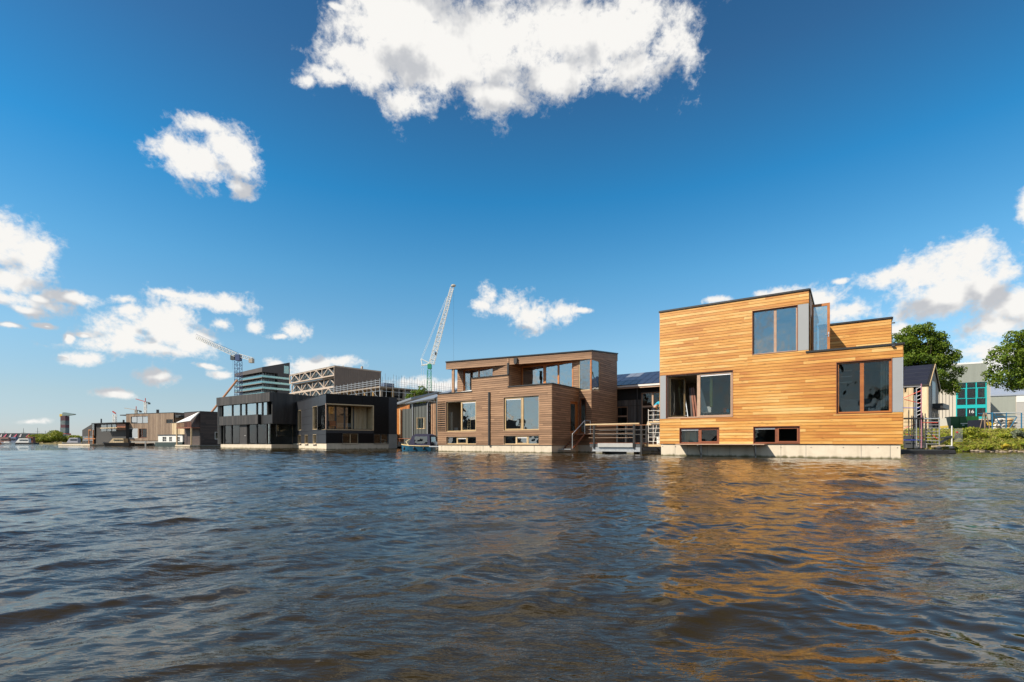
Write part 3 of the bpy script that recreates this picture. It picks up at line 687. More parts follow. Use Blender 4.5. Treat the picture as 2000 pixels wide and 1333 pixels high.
# ------------------------------------------------------------------ brown houseboat (middle)
def brown():
    fr = Fr(2.97, 36.6, A_ANG); on = fr.on; x = lambda u, y=0: on(u, 750, y)[0]
    H_ = house('floating_house', 'stepped floating house clad in mid brown timber boards, with a balcony and outside stairs', fr)
    W = 11.5; zB = .6
    xa, xb_ = x(922), x(992.5)
    zl = on(887, 768.5)[1]; zm = on(957, 736.5)[1]; zr = on(1035, 753.5)[1]
    hol = {
     'A': fr.rect(871.3, 930.5, 785.3, 844.8, 781, 843), 'B': fr.rect(871.5, 930.5, 853.5, 869, 852, 869),
     'C': fr.rect(983.5, 1053.3, 777, 842.3, 771, 841), 'D': fr.rect(983.5, 1053.3, 851, 869.5, 850, 869.5)}
    for k in 'BD': a = hol[k]; hol[k] = (a[0], a[1], zB + .03, a[3])
    reg = [(-W, xa, zB, zl), (xa, xb_, zB, zm), (xb_, 0, zB, zr)]
    lou = (-W, hol['A'][0], hol['A'][2], hol['A'][3])
    wl, wf = wall(H_, fr, 0, 0, 0, reg, list(hol.values()) + [(-W + .1, lou[1] - .1, lou[2], lou[3])])
    boards_h(wl, reg, list(hol.values()) + [lou], zB, .165, BROWN, gap=.026, lmin=3, lmax=6, rnd=random.Random(2))
    # louvres
    mb = MB(); mb.box(lou[0], lou[0] + .05, -.05, 0, lou[2], lou[3]); mb.box(lou[1] - .05, lou[1], -.05, 0, lou[2], lou[3])
    lo = mb.build('louvre_screen', BROWN, wl)
    n = 14; MB().box(lou[0] + .1, lou[1] - .1, .12, .15, lou[2], lou[3]).build('backing', MEMB, wl)  # dark sheet added behind the slats, its black stands for shade in the gaps
    for i in range(n):
        z = lou[2] + (i + .5) * (lou[3] - lou[2]) / n; MB().box(lou[0] + .05, lou[1] - .05, -.045, .0, z - .035, z + .035).build('slat', BROWN, wl)
    A, B_, C_, D_ = hol['A'], hol['B'], hol['C'], hol['D']
    window(H_, wf, wl, A, [(x(900), .1)], CREAM_W, PINK_W, open_=(0,), sash=(1,), blind=(1,), fw=.08)
    window(H_, wf, wl, B_, [(x(891.5), .1), (x(911), .1)], CREAM_W, PINK_W, GLASS, fw=.07, sash=(1,), blind=(1,))
    window(H_, wf, wl, C_, [(x(1019.5), .16)], CREAM_W, PINK_W, fw=.09, sash=(0,), blind=(0,))
    window(H_, wf, wl, D_, [(x(1007), .1), (x(1030), .1)], CREAM_W, PINK_W, GLASS, fw=.07, sash=(1,), blind=(1,))
    # right side of the low block (in shade) with a glazed door
    yt = 4.4; xt = 1.14
    dz0, dz1 = 1.15, 3.35
    def onx(u, c=0.0):
        k = (u - U0) / FPX; ox, oy = fr.x + c*fr.c, fr.y + c*fr.s; return (k*oy - ox) / (-fr.s - k*fr.c)
    d0, d1 = onx(1113.5), onx(1128)
    sr = [(0, yt, zB, zr)]; sh = [(d0, d1, 1.55, 4.1)]
    sw, sf = wall(H_, fr, 0, 0, R(90), sr, sh); boards_h(sw, sr, sh, zB, .165, BROWN, gap=.026, rnd=random.Random(12))
    window(H_, sf, sw, sh[0], [], ORANGE_W, ORANGE_W, GLASS, fw=.16, sill=False)
    # tower
    tw0, tw1 = x(1128.5, yt) - .1, xt
    zTw = 8.0
    cw = fr.rect(1128.5, 1155.5, 703, 763, 701, 763, y=yt); cw = (cw[0], xt, cw[2], cw[3])
    dk = fr.rect(1132, 1144.5, 778, 838, 778, 838, y=yt)
    tr = [(-.0, xt, zB, zTw)]; thl = [(max(.02, cw[0]), xt + .3, cw[2], cw[3]), (max(.03, dk[0]), dk[1], 1.55, dk[3])]
    tl, tf = wall(H_, fr, 0, yt, 0, tr, thl); boards_h(tl, tr, thl, zB, .165, BROWN, gap=.026, rnd=random.Random(8))
    window(H_, tf, tl, thl[1], [], ORANGE_W, RED_W, GLASS_D, sill=False, fw=.06)
    s2 = [(0, 5.26, zB, zTw + .2)]; sd0 = 0.0; sd1 = onx(1171, xt) - yt
    s2h = [(0, sd1, cw[2], cw[3])]
    tsw, tsf = wall(H_, fr, xt, yt, R(90), s2, s2h); boards_h(tsw, s2, s2h, zB, .165, BROWN, gap=.026, lmin=5, rnd=random.Random(21))
    # corner window: two glazed faces meeting at a corner post
    cwp = MB().box(xt - .13, xt, yt, yt + .13, cw[2], cw[3]).build('corner_window', ORANGE_W, H_)
    c0, c1 = thl[0][0], xt - .13; e = .07
    f = MB(); f.box(c0, c0+e, yt, yt+.08, cw[2], cw[3]); f.box(c0+e, c1, yt, yt+.08, cw[3]-e, cw[3]); f.box(c0+e, c1, yt-.01, yt+.08, cw[2], cw[2]+e)
    f.box(xt-.08, xt, yt+.13+0, yt+.13+.001, cw[2], cw[3]); f.box(xt-.08, xt, yt+sd1-e, yt+sd1, cw[2], cw[3]); f.box(xt-.08, xt, yt+.13, yt+sd1-e, cw[3]-e, cw[3]); f.box(xt-.08, xt+.01, yt+.13, yt+sd1-e, cw[2], cw[2]+e)
    f.build('frame', CREAM_W, cwp)
    MB().box(c0+e, c1, yt+.03, yt+.038, cw[2]+e, cw[3]-e).build('pane', GLASS, cwp)
    MB().box(xt-.038, xt-.03, yt+.13, yt+sd1-e, cw[2]+e, cw[3]-e).build('pane', GLASS, cwp)
    # balcony recess wall (deep) with three tall panes, and side return
    r0 = x(1018, yt); rr = fr.rect(1018, 1120, 714, 770, 703, 770, y=yt)
    zf = zr - .25
    rreg = [(x(993, yt) - .6, 0.0, zf, zTw)]; rh = (r0, x(1120, yt), zf + .1, 7.55)
    rl, rf = wall(H_, fr, 0, yt, 0, rreg, [rh]); boards_h(rl, rreg, [rh], zf, .165, BROWN, gap=.026, rnd=random.Random(31))
    window(H_, rf, rl, rh, [(x(1063, yt), .26), (x(1090, yt), .16)], ORANGE_W, RED_W, glass('balcony glass', (.66, .7, .7), .26), fw=.13, sill=False, y=.06)
    # upper left wall
    yl = 2.57; ul0 = x(893.5, yl); ul1 = x(993.5, yl)
    wh = fr.rect(905, 963, 722, 770, 716.5, 770, y=yl); wh = (wh[0], wh[1], zl - .2, wh[3])
    ureg = [(ul0, ul1, zl - .25, zTw)]
    ul, uf = wall(H_, fr, 0, yl, 0, ureg, [wh]); boards_h(ul, ureg, [wh], zl - .25, .165, BROWN, gap=.026, rnd=random.Random(41))
    window(H_, uf, ul, wh, [(x(934, yl), .12)], ORANGE_W, RED_W, GLASS, fw=.09, sill=False)
    for (xx, ya, yb2) in ((ul0, yl, 9.4), (ul1 + .02, yl, yt)):
        k = (-90 if xx == ul0 else 90)
        if k < 0: q, _ = wall(H_, fr, xx, yb2, R(-90), [(0, yb2 - ya, zl - .25, zTw)], []); boards_h(q, [(0, yb2-ya, zl-.25, zTw)], [], zl-.25, .33, BROWN, lmin=6, lmax=8)
        else: q, _ = wall(H_, fr, xx, ya, R(90), [(0, yb2 - ya, zf, zTw)], []); boards_h(q, [(0, yb2-ya, zf, zTw)], [], zf, .165, BROWN, gap=.026)
    # sloping roof slab with boarded fascia
    xl, yfl = -W, 1.08
    top = lambda X, Y: 8.3 + (Y - yt) * .097 + (-.06 if X < -5 else 0)
    zlf = on(871, 706.5, yfl)[1]
    fl, frt, brt, bl = (x(871, yfl), yfl), (xt + .03, yt - .03), (xt + .03, yt + 5.35), (x(871, yfl), 9.5)
    zt = [zlf - .09, on(1154.5, 684, yt)[1] - .09, 8.72, 8.75]; P = [fl, frt, brt, bl]
    rf_ = MB().hexa([(p[0], p[1], z - .05) for p, z in zip(P, zt)] + [(p[0], p[1], z - .005) for p, z in zip(P, zt)]).build('roof', BLACK, H_)
    sof = MB().hexa([(p[0]+.03*(1 if i in (0,3) else -1), p[1]+.03*(1 if i<2 else -1), z - .60) for i,(p, z) in enumerate(zip(P, zt))] + [(p[0]+.03*(1 if i in (0,3) else -1), p[1]+.03*(1 if i<2 else -1), z - .54) for i,(p, z) in enumerate(zip(P, zt))]).build('soffit', RED_W, H_)
    for i in range(4):
        a, b = P[i], P[(i+1) % 4]; za, zb_ = zt[i], zt[(i+1) % 4]
        d = Vector((b[0]-a[0], b[1]-a[1])).normalized(); nn = Vector((d.y, -d.x)) * .025
        for k in range(4):
            o0, o1 = -.62 + k * .155, -.62 + (k + 1) * .155 - .012
            MB().hexa([(a[0], a[1], za+o0), (b[0], b[1], zb_+o0), (b[0]-nn.x, b[1]-nn.y, zb_+o0), (a[0]-nn.x, a[1]-nn.y, za+o0),
                       (a[0], a[1], za+o1), (b[0], b[1], zb_+o1), (b[0]-nn.x, b[1]-nn.y, zb_+o1), (a[0]-nn.x, a[1]-nn.y, za+o1)]).build('fascia_board', BROWN, H_)
    capline(H_, P, 0, closed=True, zs=zt, w=.12, h=.09)
    MB().box(x(883, yfl+.3) , x(887.5, yfl+.3), yfl+.25, yfl+.36, zl, zlf - .65).build('post', BROWN, H_)
    # low roofs, caps
    slab(H_, 'low_roof', CONC_G, -W + .2, xb_, .2, 9.3, zl - .3, zl - .2); slab(H_, 'balcony_floor', FLOORW, xb_, -.2, .2, yt, zf - .1, zf)
    capline(H_, [(-W, 9.3), (-W, 0), (xa, 0)], zl, h=.07); capline(H_, [(xa, 0), (xb_, 0)], zm, h=.07); capline(H_, [(xb_, 0), (0, 0), (0, yt)], zr, h=.08)
    for xx, z0, z1 in ((xa, zl, zm), (xb_, zr, zm)):
        MB().box(xx - .06, xx + .06, .0, .35, z0, z1).build('parapet_end', BROWN, H_)
    MB().hexa([(xa-1.9, .5, zl+.08), (xa-.1, .3, zl+.1), (xa-.1, 1.5, zl+.1), (xa-1.9, 1.7, zl+.08), (xa-1.9, .5, zl+.14), (xa-.1, .3, zl+.22), (xa-.1, 1.5, zl+.2), (xa-1.9, 1.7, zl+.12)]).build('plastic_sheet', WHITE, H_)  # thin white plastic sheet lying on the low roof
    # downpipes
    px_ = x(956.3); z0 = .35; z1 = on(956, 766.5)[1]
    MB().box(px_-.075, px_+.075, -.12, -.03, z0+.2, z1).build('downpipe', BLACK, H_)
    q = x(993.8, 1.9); MB().box(q-.08, q+.08, 1.75, 1.87, zr, zlf-.6).build('downpipe', BLACK, H_)
    MB().prism([(-.16, .5), (.16, .5), (.16, .15), (.09, 0), (-.09, 0), (-.16, .15)], -.12, .12, 'y').build('rain_hopper', BLACK, H_, (x(994, 1.7), 2.75, on(994, 712, 2.5)[1]))
    # other walls, hull
    for (X_, Y_, an, rg) in ((-W, 9.3, R(-90), [(0, 9.3, zB, zl)]), (xt, 9.66, R(180), [(0, W + xt, zB, 8.0)])):
        q, _ = wall(H_, fr, X_, Y_, an, rg, []); boards_h(q, rg, [], zB, .33, BROWN, lmin=6, lmax=9)
    hl = MB().box(-W + .05, -.04, .04, 9.3, -.9, zB - .01).box(-.04, xt - .04, yt + .04, 9.3, -.9, zB - .01).build('hull', CONC, H_)
    for i, u_ in enumerate((862, 881, 901, 924, 943, 972, 998, 1017, 1043, 1066)):
        s = x(u_); MB().box(s - .008, s + .008, .034, .042, .0, zB - .02).build('joint', DKSTEEL, hl) if i % 2 == 0 else None
        MB().bar((s, .02, .48), (s, .05, .48), .02, 6).build('bolt', DKSTEEL, hl)
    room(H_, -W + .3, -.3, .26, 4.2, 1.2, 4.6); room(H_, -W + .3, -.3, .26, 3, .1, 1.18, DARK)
    room(H_, ul0 + .3, xt - .25, yt + .26, 9, 5.0, 7.6)
    # stairs in the notch
    st = thing('boarding_stairs', 'steep wooden boarding stairs with a pale handrail beside the brown house', 'stairs', (*fr.world(0, 0), 0), fr.a)
    y0, y1 = 1.3, 3.3; zt_ = 1.5
    for xx in (.25, 1.0):
        MB().hexa([(xx, y0, .35), (xx+.05, y0, .35), (xx+.05, y0+.25, .35), (xx, y0+.25, .35), (xx, y1, zt_), (xx+.05, y1, zt_), (xx+.05, y1+.25, zt_), (xx, y1+.25, zt_)]).build('stringer', RED_W, st)
    for i in range(6):
        f_ = (i + .5) / 6; yy = y0 + (y1 - y0) * f_; zz = .4 + (zt_ - .4) * f_
        MB().box(.3, 1.0, yy, yy + .24, zz, zz + .035).build('step', RED_W, st)
    MB().box(.1, xt, y1 + .2, yt, zt_ - .05, zt_).build('landing', PINK_W, st); MB().box(.05, 1.1, .9, 1.5, .28, .33).build('step', STEEL, st)
    MB().path([(1.08, 1.2, .35), (1.08, 1.2, 1.45), (1.08, 3.3, 2.55), (1.08, 4.3, 2.55), (1.08, 4.3, 1.5)], .03, 6).bar((1.08, 3.3, 2.55), (1.08, 3.3, 1.5), .03).build('handrail', ALU, st)
    # ladder glimpsed inside
    for u_, lab in ((892, 'shelf ladder standing inside the half open window of the brown house'),):
        t = thing('ladder', lab, 'ladder', (*fr.world(x(u_), 1.4), 1.25), fr.a)
        for s_ in (0, .3): MB().bar((s_, 0, 0), (s_, .2, 2.3), .03, 4).build('rail', PALE, t)
        for i in range(9): MB().bar((0, .02*i, .2+.24*i), (.3, .02*i, .2+.24*i), .02, 4).build('rung', PALE, t)
    return fr
BF = brown()
# ------------------------------------------------------------------ dark grey panelled house on the corner
PANEL_D = mat('dark grey panel', (.03, .032, .038), .4, 0, .25, .8, .05, 40, .35)
PANEL_B = mat('black solar panel', (.004, .004, .005), .4, 0, .2, 3, 0, 20, .2)
GREENG = glass('greenish glass', (.7, .75, .72), .12, 1.5)
def grey_house():
    fr = fr_at(637, 878.9, 2327); on = fr.on
    H_ = house('floating_house', 'low floating house with dark grey panels and black solar panels around a glazed corner loggia', fr)
    x = lambda u: on(u, 800)[0]
    W = x(775.5); zT = on(637, 769.8)[1]; zB = on(637, 866)[1]
    lf = fr.sub(0, 0, R(-90))
    L = -lf.on(572, 800)[0]
    lg = (0.0, x(730), on(690, 840)[1], on(690, 790.5)[1])
    w1 = fr.rect(668.7, 700, 847, 868, 847, 867.6); w2 = fr.rect(730, 758.5, 848, 867.6, 848, 867.5)
    reg = [(0, W, zB, zT)]; hol = [(-.1, lg[1], lg[2], lg[3]), w1, w2]
    wl, wf = wall(H_, fr, 0, 0, 0, reg, hol)
    # black and grey panels, each its own piece
    def pnl(w_, a, b, c, d, m, nm='panel'): MB().box(a + .01, b - .01, -.025, .001, c + .01, d - .01).build(nm, m, w_)
    n = 7; zs = [lg[3] + .02, zT]
    for i in range(4): pnl(wl, lg[1] * i / 4, lg[1] * (i + 1) / 4, lg[3], zT, PANEL_B)
    sx0, sx1 = x(730.5), x(759)
    zr = [w2[3] + .05] + [on(745, v)[1] for v in (829.5, 812, 795)] + [zT]
    for a, b in zip(zr[:-1], zr[1:]): pnl(wl, sx0, sx1, a, b, PANEL_B, 'solar_panel')
    pnl(wl, 0, lg[1], w1[3] + .02, lg[2], PANEL_D)
    pnl(wl, 0, w1[0], zB, w1[3], PANEL_B, 'solar_panel'); pnl(wl, w1[1], w2[0], zB, w1[3], PANEL_B, 'solar_panel')
    pnl(wl, sx1, W, on(768, 848)[1], zT, PANEL_D)
    MB().box(sx1, W, -.03, .3, -.8, on(768, 848.5)[1]).build('plinth', CONC_G, H_)
    for q in (w1, w2): window(H_, wf, wl, q, [((q[0] + q[1]) / 2, .08)], PALE if q is w1 else DKSTEEL, DKSTEEL, GLASS_D, fw=.05)
    # loggia: cream lined recess, glazed doors, pale timber panel
    yl = 1.9; a1 = lg[1]
    MB().box(0, a1, -.05, yl, lg[3] - .12, lg[3]).box(0, a1, -.05, yl, lg[2] - .06, lg[2] + .04).box(a1 - .12, a1, -.05, yl, lg[2] + .04, lg[3] - .12).build('loggia_lining', CREAM_W, H_)
    bk = on(686, 800, yl)[0]; MB().box(.3, bk - .4, yl, yl + .05, lg[2] + .04, lg[3] - .12).build('glazing', GREENG, H_)
    for i in range(6):
        s0 = bk + i * (a1 - bk - .2) / 6; MB().box(s0 + .01, s0 + (a1 - bk - .2) / 6 - .01, yl - .04, yl + .1, lg[2] + .04, lg[3] - .12).build('board', PALE, H_)
    for u_ in (640, 655.5, 673, 690):
        s = on(u_, 800, yl)[0]; MB().box(s - .09, s + .09, yl - .06, yl + .06, lg[2] + .04, lg[3] - .12).build('door_post', DKSTEEL, H_)
    MB().box(-.06, .06, -.06, .06, lg[2], lg[3]).build('corner_post', PINK_W, H_)
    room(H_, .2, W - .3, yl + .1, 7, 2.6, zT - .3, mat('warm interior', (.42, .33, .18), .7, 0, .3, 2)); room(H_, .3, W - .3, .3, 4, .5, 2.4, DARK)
    MB().box(.3, a1 - .2, yl + 1.2, yl + 1.8, lg[2] + .04, lg[2] + .9).build('kitchen_counter', WHITE, H_)
    # left face
    def lr(*a): return lf.rect(*a)
    h = [lr(582, 588.5, 802, 841, 801.5, 841), lr(611, 619.8, 794.5, 839.5, 794, 839.5), lr(620.6, 636.6, 793.5, 839.8, 791, 840)]
    sm = [lr(582, 588, 850.5, 867, 850, 867), lr(595.5, 601.5, 850, 867.3, 850, 867.3), lr(611.5, 617.8, 849, 867.5, 849, 867.5)]
    h[2] = (h[2][0], .1, h[2][2], h[2][3]); zBl = on(637, 866.5)[1]
    lw, _ = wall(H_, fr, 0, 0, R(-90), [(-L, 0, zBl, zT)], h + sm)
    cuts_s = [-L] + [lf.on(u_, 800)[0] for u_ in (584, 595, 608, 622)] + [0]
    cuts_z = [zBl, on(637, 849)[1], on(637, 840)[1], on(637, 825)[1], on(637, 808)[1], on(637, 792)[1], zT]
    for a, b in zip(cuts_s[:-1], cuts_s[1:]):
        for c, d in zip(cuts_z[:-1], cuts_z[1:]):
            ps = rect_pieces([(a, b, c, d)], h + sm)
            for p in ps: MB().box(p[0] + (.012 if p[0] == a else 0), p[1] - (.012 if p[1] == b else 0), -.025, .001, p[2] + (.012 if abs(p[2]-c) < 1e-3 else 0), p[3] - (.012 if abs(p[3]-d) < 1e-3 else 0)).build('panel', PANEL_D, lw)
    for q in h[:2] + sm: window(H_, lf, lw, q, [], PALE, PALE, GREENG, fw=.05, y=.12)
    MB().box(h[2][0], .0, -.0, .02, h[2][2], h[2][3]).build('pane', GREENG, lw)
    MB().box(-L - .1, -L + .12, -.06, .1, zBl, zT + .02).build('corner_trim', PINK_W, lw)
    for q in sm: MB().box(q[0] - .1, q[1] + .1, -.15, .0, q[2] - .08, q[2] - .02).build('sill', CONC, lw)
    MB().box(.03, W - .03, .03, L - .05, -.9, zB - .01).build('hull', CONC, H_)
    slab(H_, 'roof', BLACK, .15, W - .1, .15, L, zT - .2, zT - .1)
    capline(H_, [(0, L), (0, 0), (W, 0), (W, L)], zT, w=.14, h=.05, m=PANEL_D)
    bw, _ = wall(H_, fr, W, 0, R(90), [(0, L, 0, zT)], [], PANEL_D); bw, _ = wall(H_, fr, W, L, R(180), [(0, W, 0, zT)], [], PANEL_D)
    return fr
GF = grey_house()
# ------------------------------------------------------------------ black charred-timber house
def black_house():
    fr = Fr((529 - U0) / FPX * 64, 64, A_ANG); on = fr.on; x = lambda u, y=0: on(u, 800, y)[0]
    H_ = house('floating_house', 'black floating house with vertical charred boards and two long window bands', fr)
    zB = on(529, 868.5)[1]; xl, xr = x(422.8), x(526.8)
    zt, zb = on(526.8, 766.3)[1], on(526.8, 784.3)[1]
    def vb(a, b, c, d, y=0, name='fascia', seed=1):
        w_, _ = wall(H_, fr, 0, y, 0, [(a, b, c, d)], []); boards_v(w_, [(a, b, c, d)], [], .42, CHAR, gap=.02, seed=seed); return w_
    vb(xl, xr, zb, zt)
    bz0, bz1 = on(466, 830)[1], on(466, 812)[1]; bx0, bx1 = x(428.5), x(504)
    vb(bx0, bx1, bz0, bz1, seed=4)
    yw = .35; DG = glass('reflecting band glass', (.5, .55, .55), .42)
    up = MB(); lo = MB()
    for (u0, u1) in ((437, 453), (456, 469), (472, 480), (482.5, 501.5), (503, 511.5), (514.5, 521.8)):
        a, b = on(u0, 800, yw)[0], on(u1, 800, yw)[0]; MB().box(a, b, yw, yw + .02, bz1 - .1, zb).build('pane', DG, H_)
    for u_ in (434, 454.5, 470.5, 481.3, 502.3, 513, 523.3):
        a = on(u_, 800, yw)[0]; MB().box(a - .1, a + .1, yw - .1, yw + .12, bz1 - .1, zb + .02).build('window_post', BLACK, H_)
    y2 = .5
    for (u0, u1) in ((436, 452), (454, 468), (486, 501), (503, 520), (524, 528)):
        a, b = on(u0, 850, y2)[0], on(u1, 850, y2)[0]; MB().box(a, b, y2, y2 + .02, zB + .1, bz0).build('pane', GLASS_D, H_)
    for u_ in (433.5, 438.5, 453, 485, 502, 521.5):
        a = on(u_, 850, y2)[0]; MB().box(a - .1, a + .1, y2 - .1, y2 + .12, zB, bz0 + .02).build('window_post', BLACK, H_)
    a, b = on(468.5, 850, .3)[0], on(482, 850, .3)[0]
    dw = MB().box(a, b, .3, .4, zB, bz0).build('door', CHAR, H_)
    MB().ball((b - .35, .28, zB + 1.2), .07).build('door_lamp', ALU, dw)
    # side
    sd, _ = wall(H_, fr, xr, 0, R(90), [(0, 8.5, zb, zt), (yw, 8.5, bz0, zb)], [])
    boards_v(sd, [(0, 8.5, zb, zt), (yw, 8.5, bz0, zb)], [], .5, CHAR, seed=7)
    wlx, _ = wall(H_, fr, bx1, 0, R(90), [(0, .34, bz0, bz1)], [], CHAR)
    MB().box(xr - .05, xr, .9, 4.6, 1.6, bz0 - .1).build('side_glazing', GLASS_D, H_)
    lw, _ = wall(H_, fr, xl + .3, 8.5, R(-90), [(0, 8.5, zB, zt)], [], CHAR); rw, _ = wall(H_, fr, xr, 8.5, R(180), [(0, xr - xl, zB, zt)], [], CHAR)
    slab(H_, 'roof', BLACK, xl + .05, xr - .05, .24, 8.4, zt - .12, zt - .02); slab(H_, 'upper_floor', BLACK, xl + .5, xr - .1, .6, 8.3, bz0, bz0 + .25); MB().box(bx1 + .01, xr - .01, yw - .02, yw + .1, bz0, bz1 - .1).build('recess_wall', BLACK, H_)
    slab(H_, 'partition', DARK, xl + .5, xr - .1, 4.5, 4.6, zB, zt - .2)
    slab(H_, 'balcony_floor', BLACK, bx0 + .05, bx1 - .05, .24, .6, bz0, bz0 + .1)
    MB().box(x(430.3), 0, .06, 8.4, -.9, zB).build('hull', CONC, H_)
    for i, (u_, v_) in enumerate(((489, 862), (506, 862), (450, 864))):
        X, Y = fr.world(*([x(u_), 1.2])); t = thing('potted_plant', ['leafy pot plant behind the lower glass, left of the middle post', 'largest leafy pot plant behind the lower glass near the corner', 'low pot plant behind the lower left glass beside the red seat'][i], 'plant', (X, Y, zB), 0, 'pot plants behind glass')
        MB().bar((0, 0, .0), (0, 0, .45), .2, 8, .26).build('pot', mat('terracotta', (.35, .15, .07), .8), t)
        m = MB(); rr = random.Random(i)
        for k in range(40):
            a_ = rr.uniform(0, 6.28); l = rr.uniform(.4, .9); z_ = rr.uniform(.5, 1.3); c = (math.cos(a_)*l*.5, math.sin(a_)*l*.5, z_)
            m.add([(0, 0, .45), (c[0]-.08, c[1]+.05, z_), (c[0]*1.8, c[1]*1.8, z_+.1), (c[0]+.08, c[1]-.05, z_)], [(0, 1, 2, 3)])
        m.build('foliage', mat('pot plant leaf', (.05, .12, .02), .6, 0, .4), t)
    t = thing('armchair', 'small red armchair inside the lower left windows of the black house', 'chair', (*fr.world(x(441), 1.1), zB), fr.a)
    rm = mat('red fabric', (.45, .03, .03), .8)
    MB().box(0, .8, 0, .8, .15, .45).build('seat', rm, t); MB().box(0, .8, .7, .85, .45, 1.0).build('backrest', rm, t)
    return fr
KF = black_house()
# ------------------------------------------------------------------ small motor boat with canopy, and the grey gabled house behind it
def canopy_boat():
    X, Y, _ = P3(818, 880, 47)
    fr = Fr(X, Y, A_ANG + R(20)); t = thing('motor_boat', 'small blue motor boat with a dark blue canvas canopy moored by the brown house', 'boat', (X, Y, 0), fr.a)
    sc = 47 / FPX; bl = mat('blue boat hull', (.015, .09, .16), .35); nv = mat('navy canvas', (.022, .022, .06), .8, 0, .3, 4, .2, 9); ylw = mat('varnished cream deck', (.55, .42, .2), .4)
    # hull sections along x (bow to the left), y across
    st = [(-1.75, .12, .62), (-1.4, .5, .56), (-.6, .78, .5), (.5, .82, .46), (1.5, .74, .46)]
    v = []; f = []
    for (x_, w_, z_) in st: v += [(x_, -w_, z_), (x_ + .05, -w_*.75, -.12), (x_ + .05, w_*.75, -.12), (x_, w_, z_)]
    for i in range(4):
        for k in range(3): f.append((i*4+k, i*4+k+1, (i+1)*4+k+1, (i+1)*4+k))
    f += [(0, 1, 2, 3), (16, 19, 18, 17)]
    MB().add(v, [q[::-1] for q in f]).build('hull', bl, t)
    MB().path([(a, -b, c + .02) for a, b, c in st], .045, 5).path([(a, b, c + .02) for a, b, c in st], .045, 5).build('rubbing_strake', ylw, t)
    MB().prism([(-1.7, 0), (-1.4, -.46), (-.65, -.72), (-.65, .72), (-1.4, .46)], .5, .53).build('foredeck', ylw, t)
    can = MB(); pr = [(-.75, .52), (-.35, 1.42), (.0, 1.62), (1.1, 1.62), (1.42, 1.5), (1.5, .5)]
    can.prism(pr, -.72, .72, 'y'); co = can.build('canopy', nv, t)
    cp = glass('canopy window', (.3, .35, .38), .12)
    for yy in (-.735, .725): MB().box(-.1, 1.2, yy, yy + .01, .72, 1.38).build('window', cp, co)
    MB().hexa([(1.5, -.55, .75), (1.53, -.55, .75), (1.53, .55, .75), (1.5, .55, .75), (1.46, -.5, 1.35), (1.49, -.5, 1.35), (1.49, .5, 1.35), (1.46, .5, 1.35)]).build('window', cp, co)
    MB().path([(-.75, -.72, .55), (-1.05, -.6, .9), (-.65, -.6, 1.1)], .03).path([(-.75, .72, .55), (-1.05, .6, .9), (-.65, .6, 1.1)], .03).build('bow_rail', ylw, t)
    for k, x_ in enumerate((-1.1, -.1, .9)): MB().ball((x_, -.84, .25), .1, .1, .16).build('fender', BLACK, t)
    MB().bar((1.75, 0, .1), (1.75, 0, .75), .09, 6).box(1.6, 1.95, -.14, .14, .62, .9).build('outboard_motor', ALU, t)
    # mooring plank
    a = P3(838, 873, 45.5); o = MB().box(0, 1.3, 0, .3, -.05, .05).build('gangplank', ALU); o.location = (a[0], a[1], .45); o.rotation_euler = (0, 0, A_ANG); tag(o, 'short pale metal gangplank between the canopy boat and the brown house', 'gangplank')
canopy_boat()
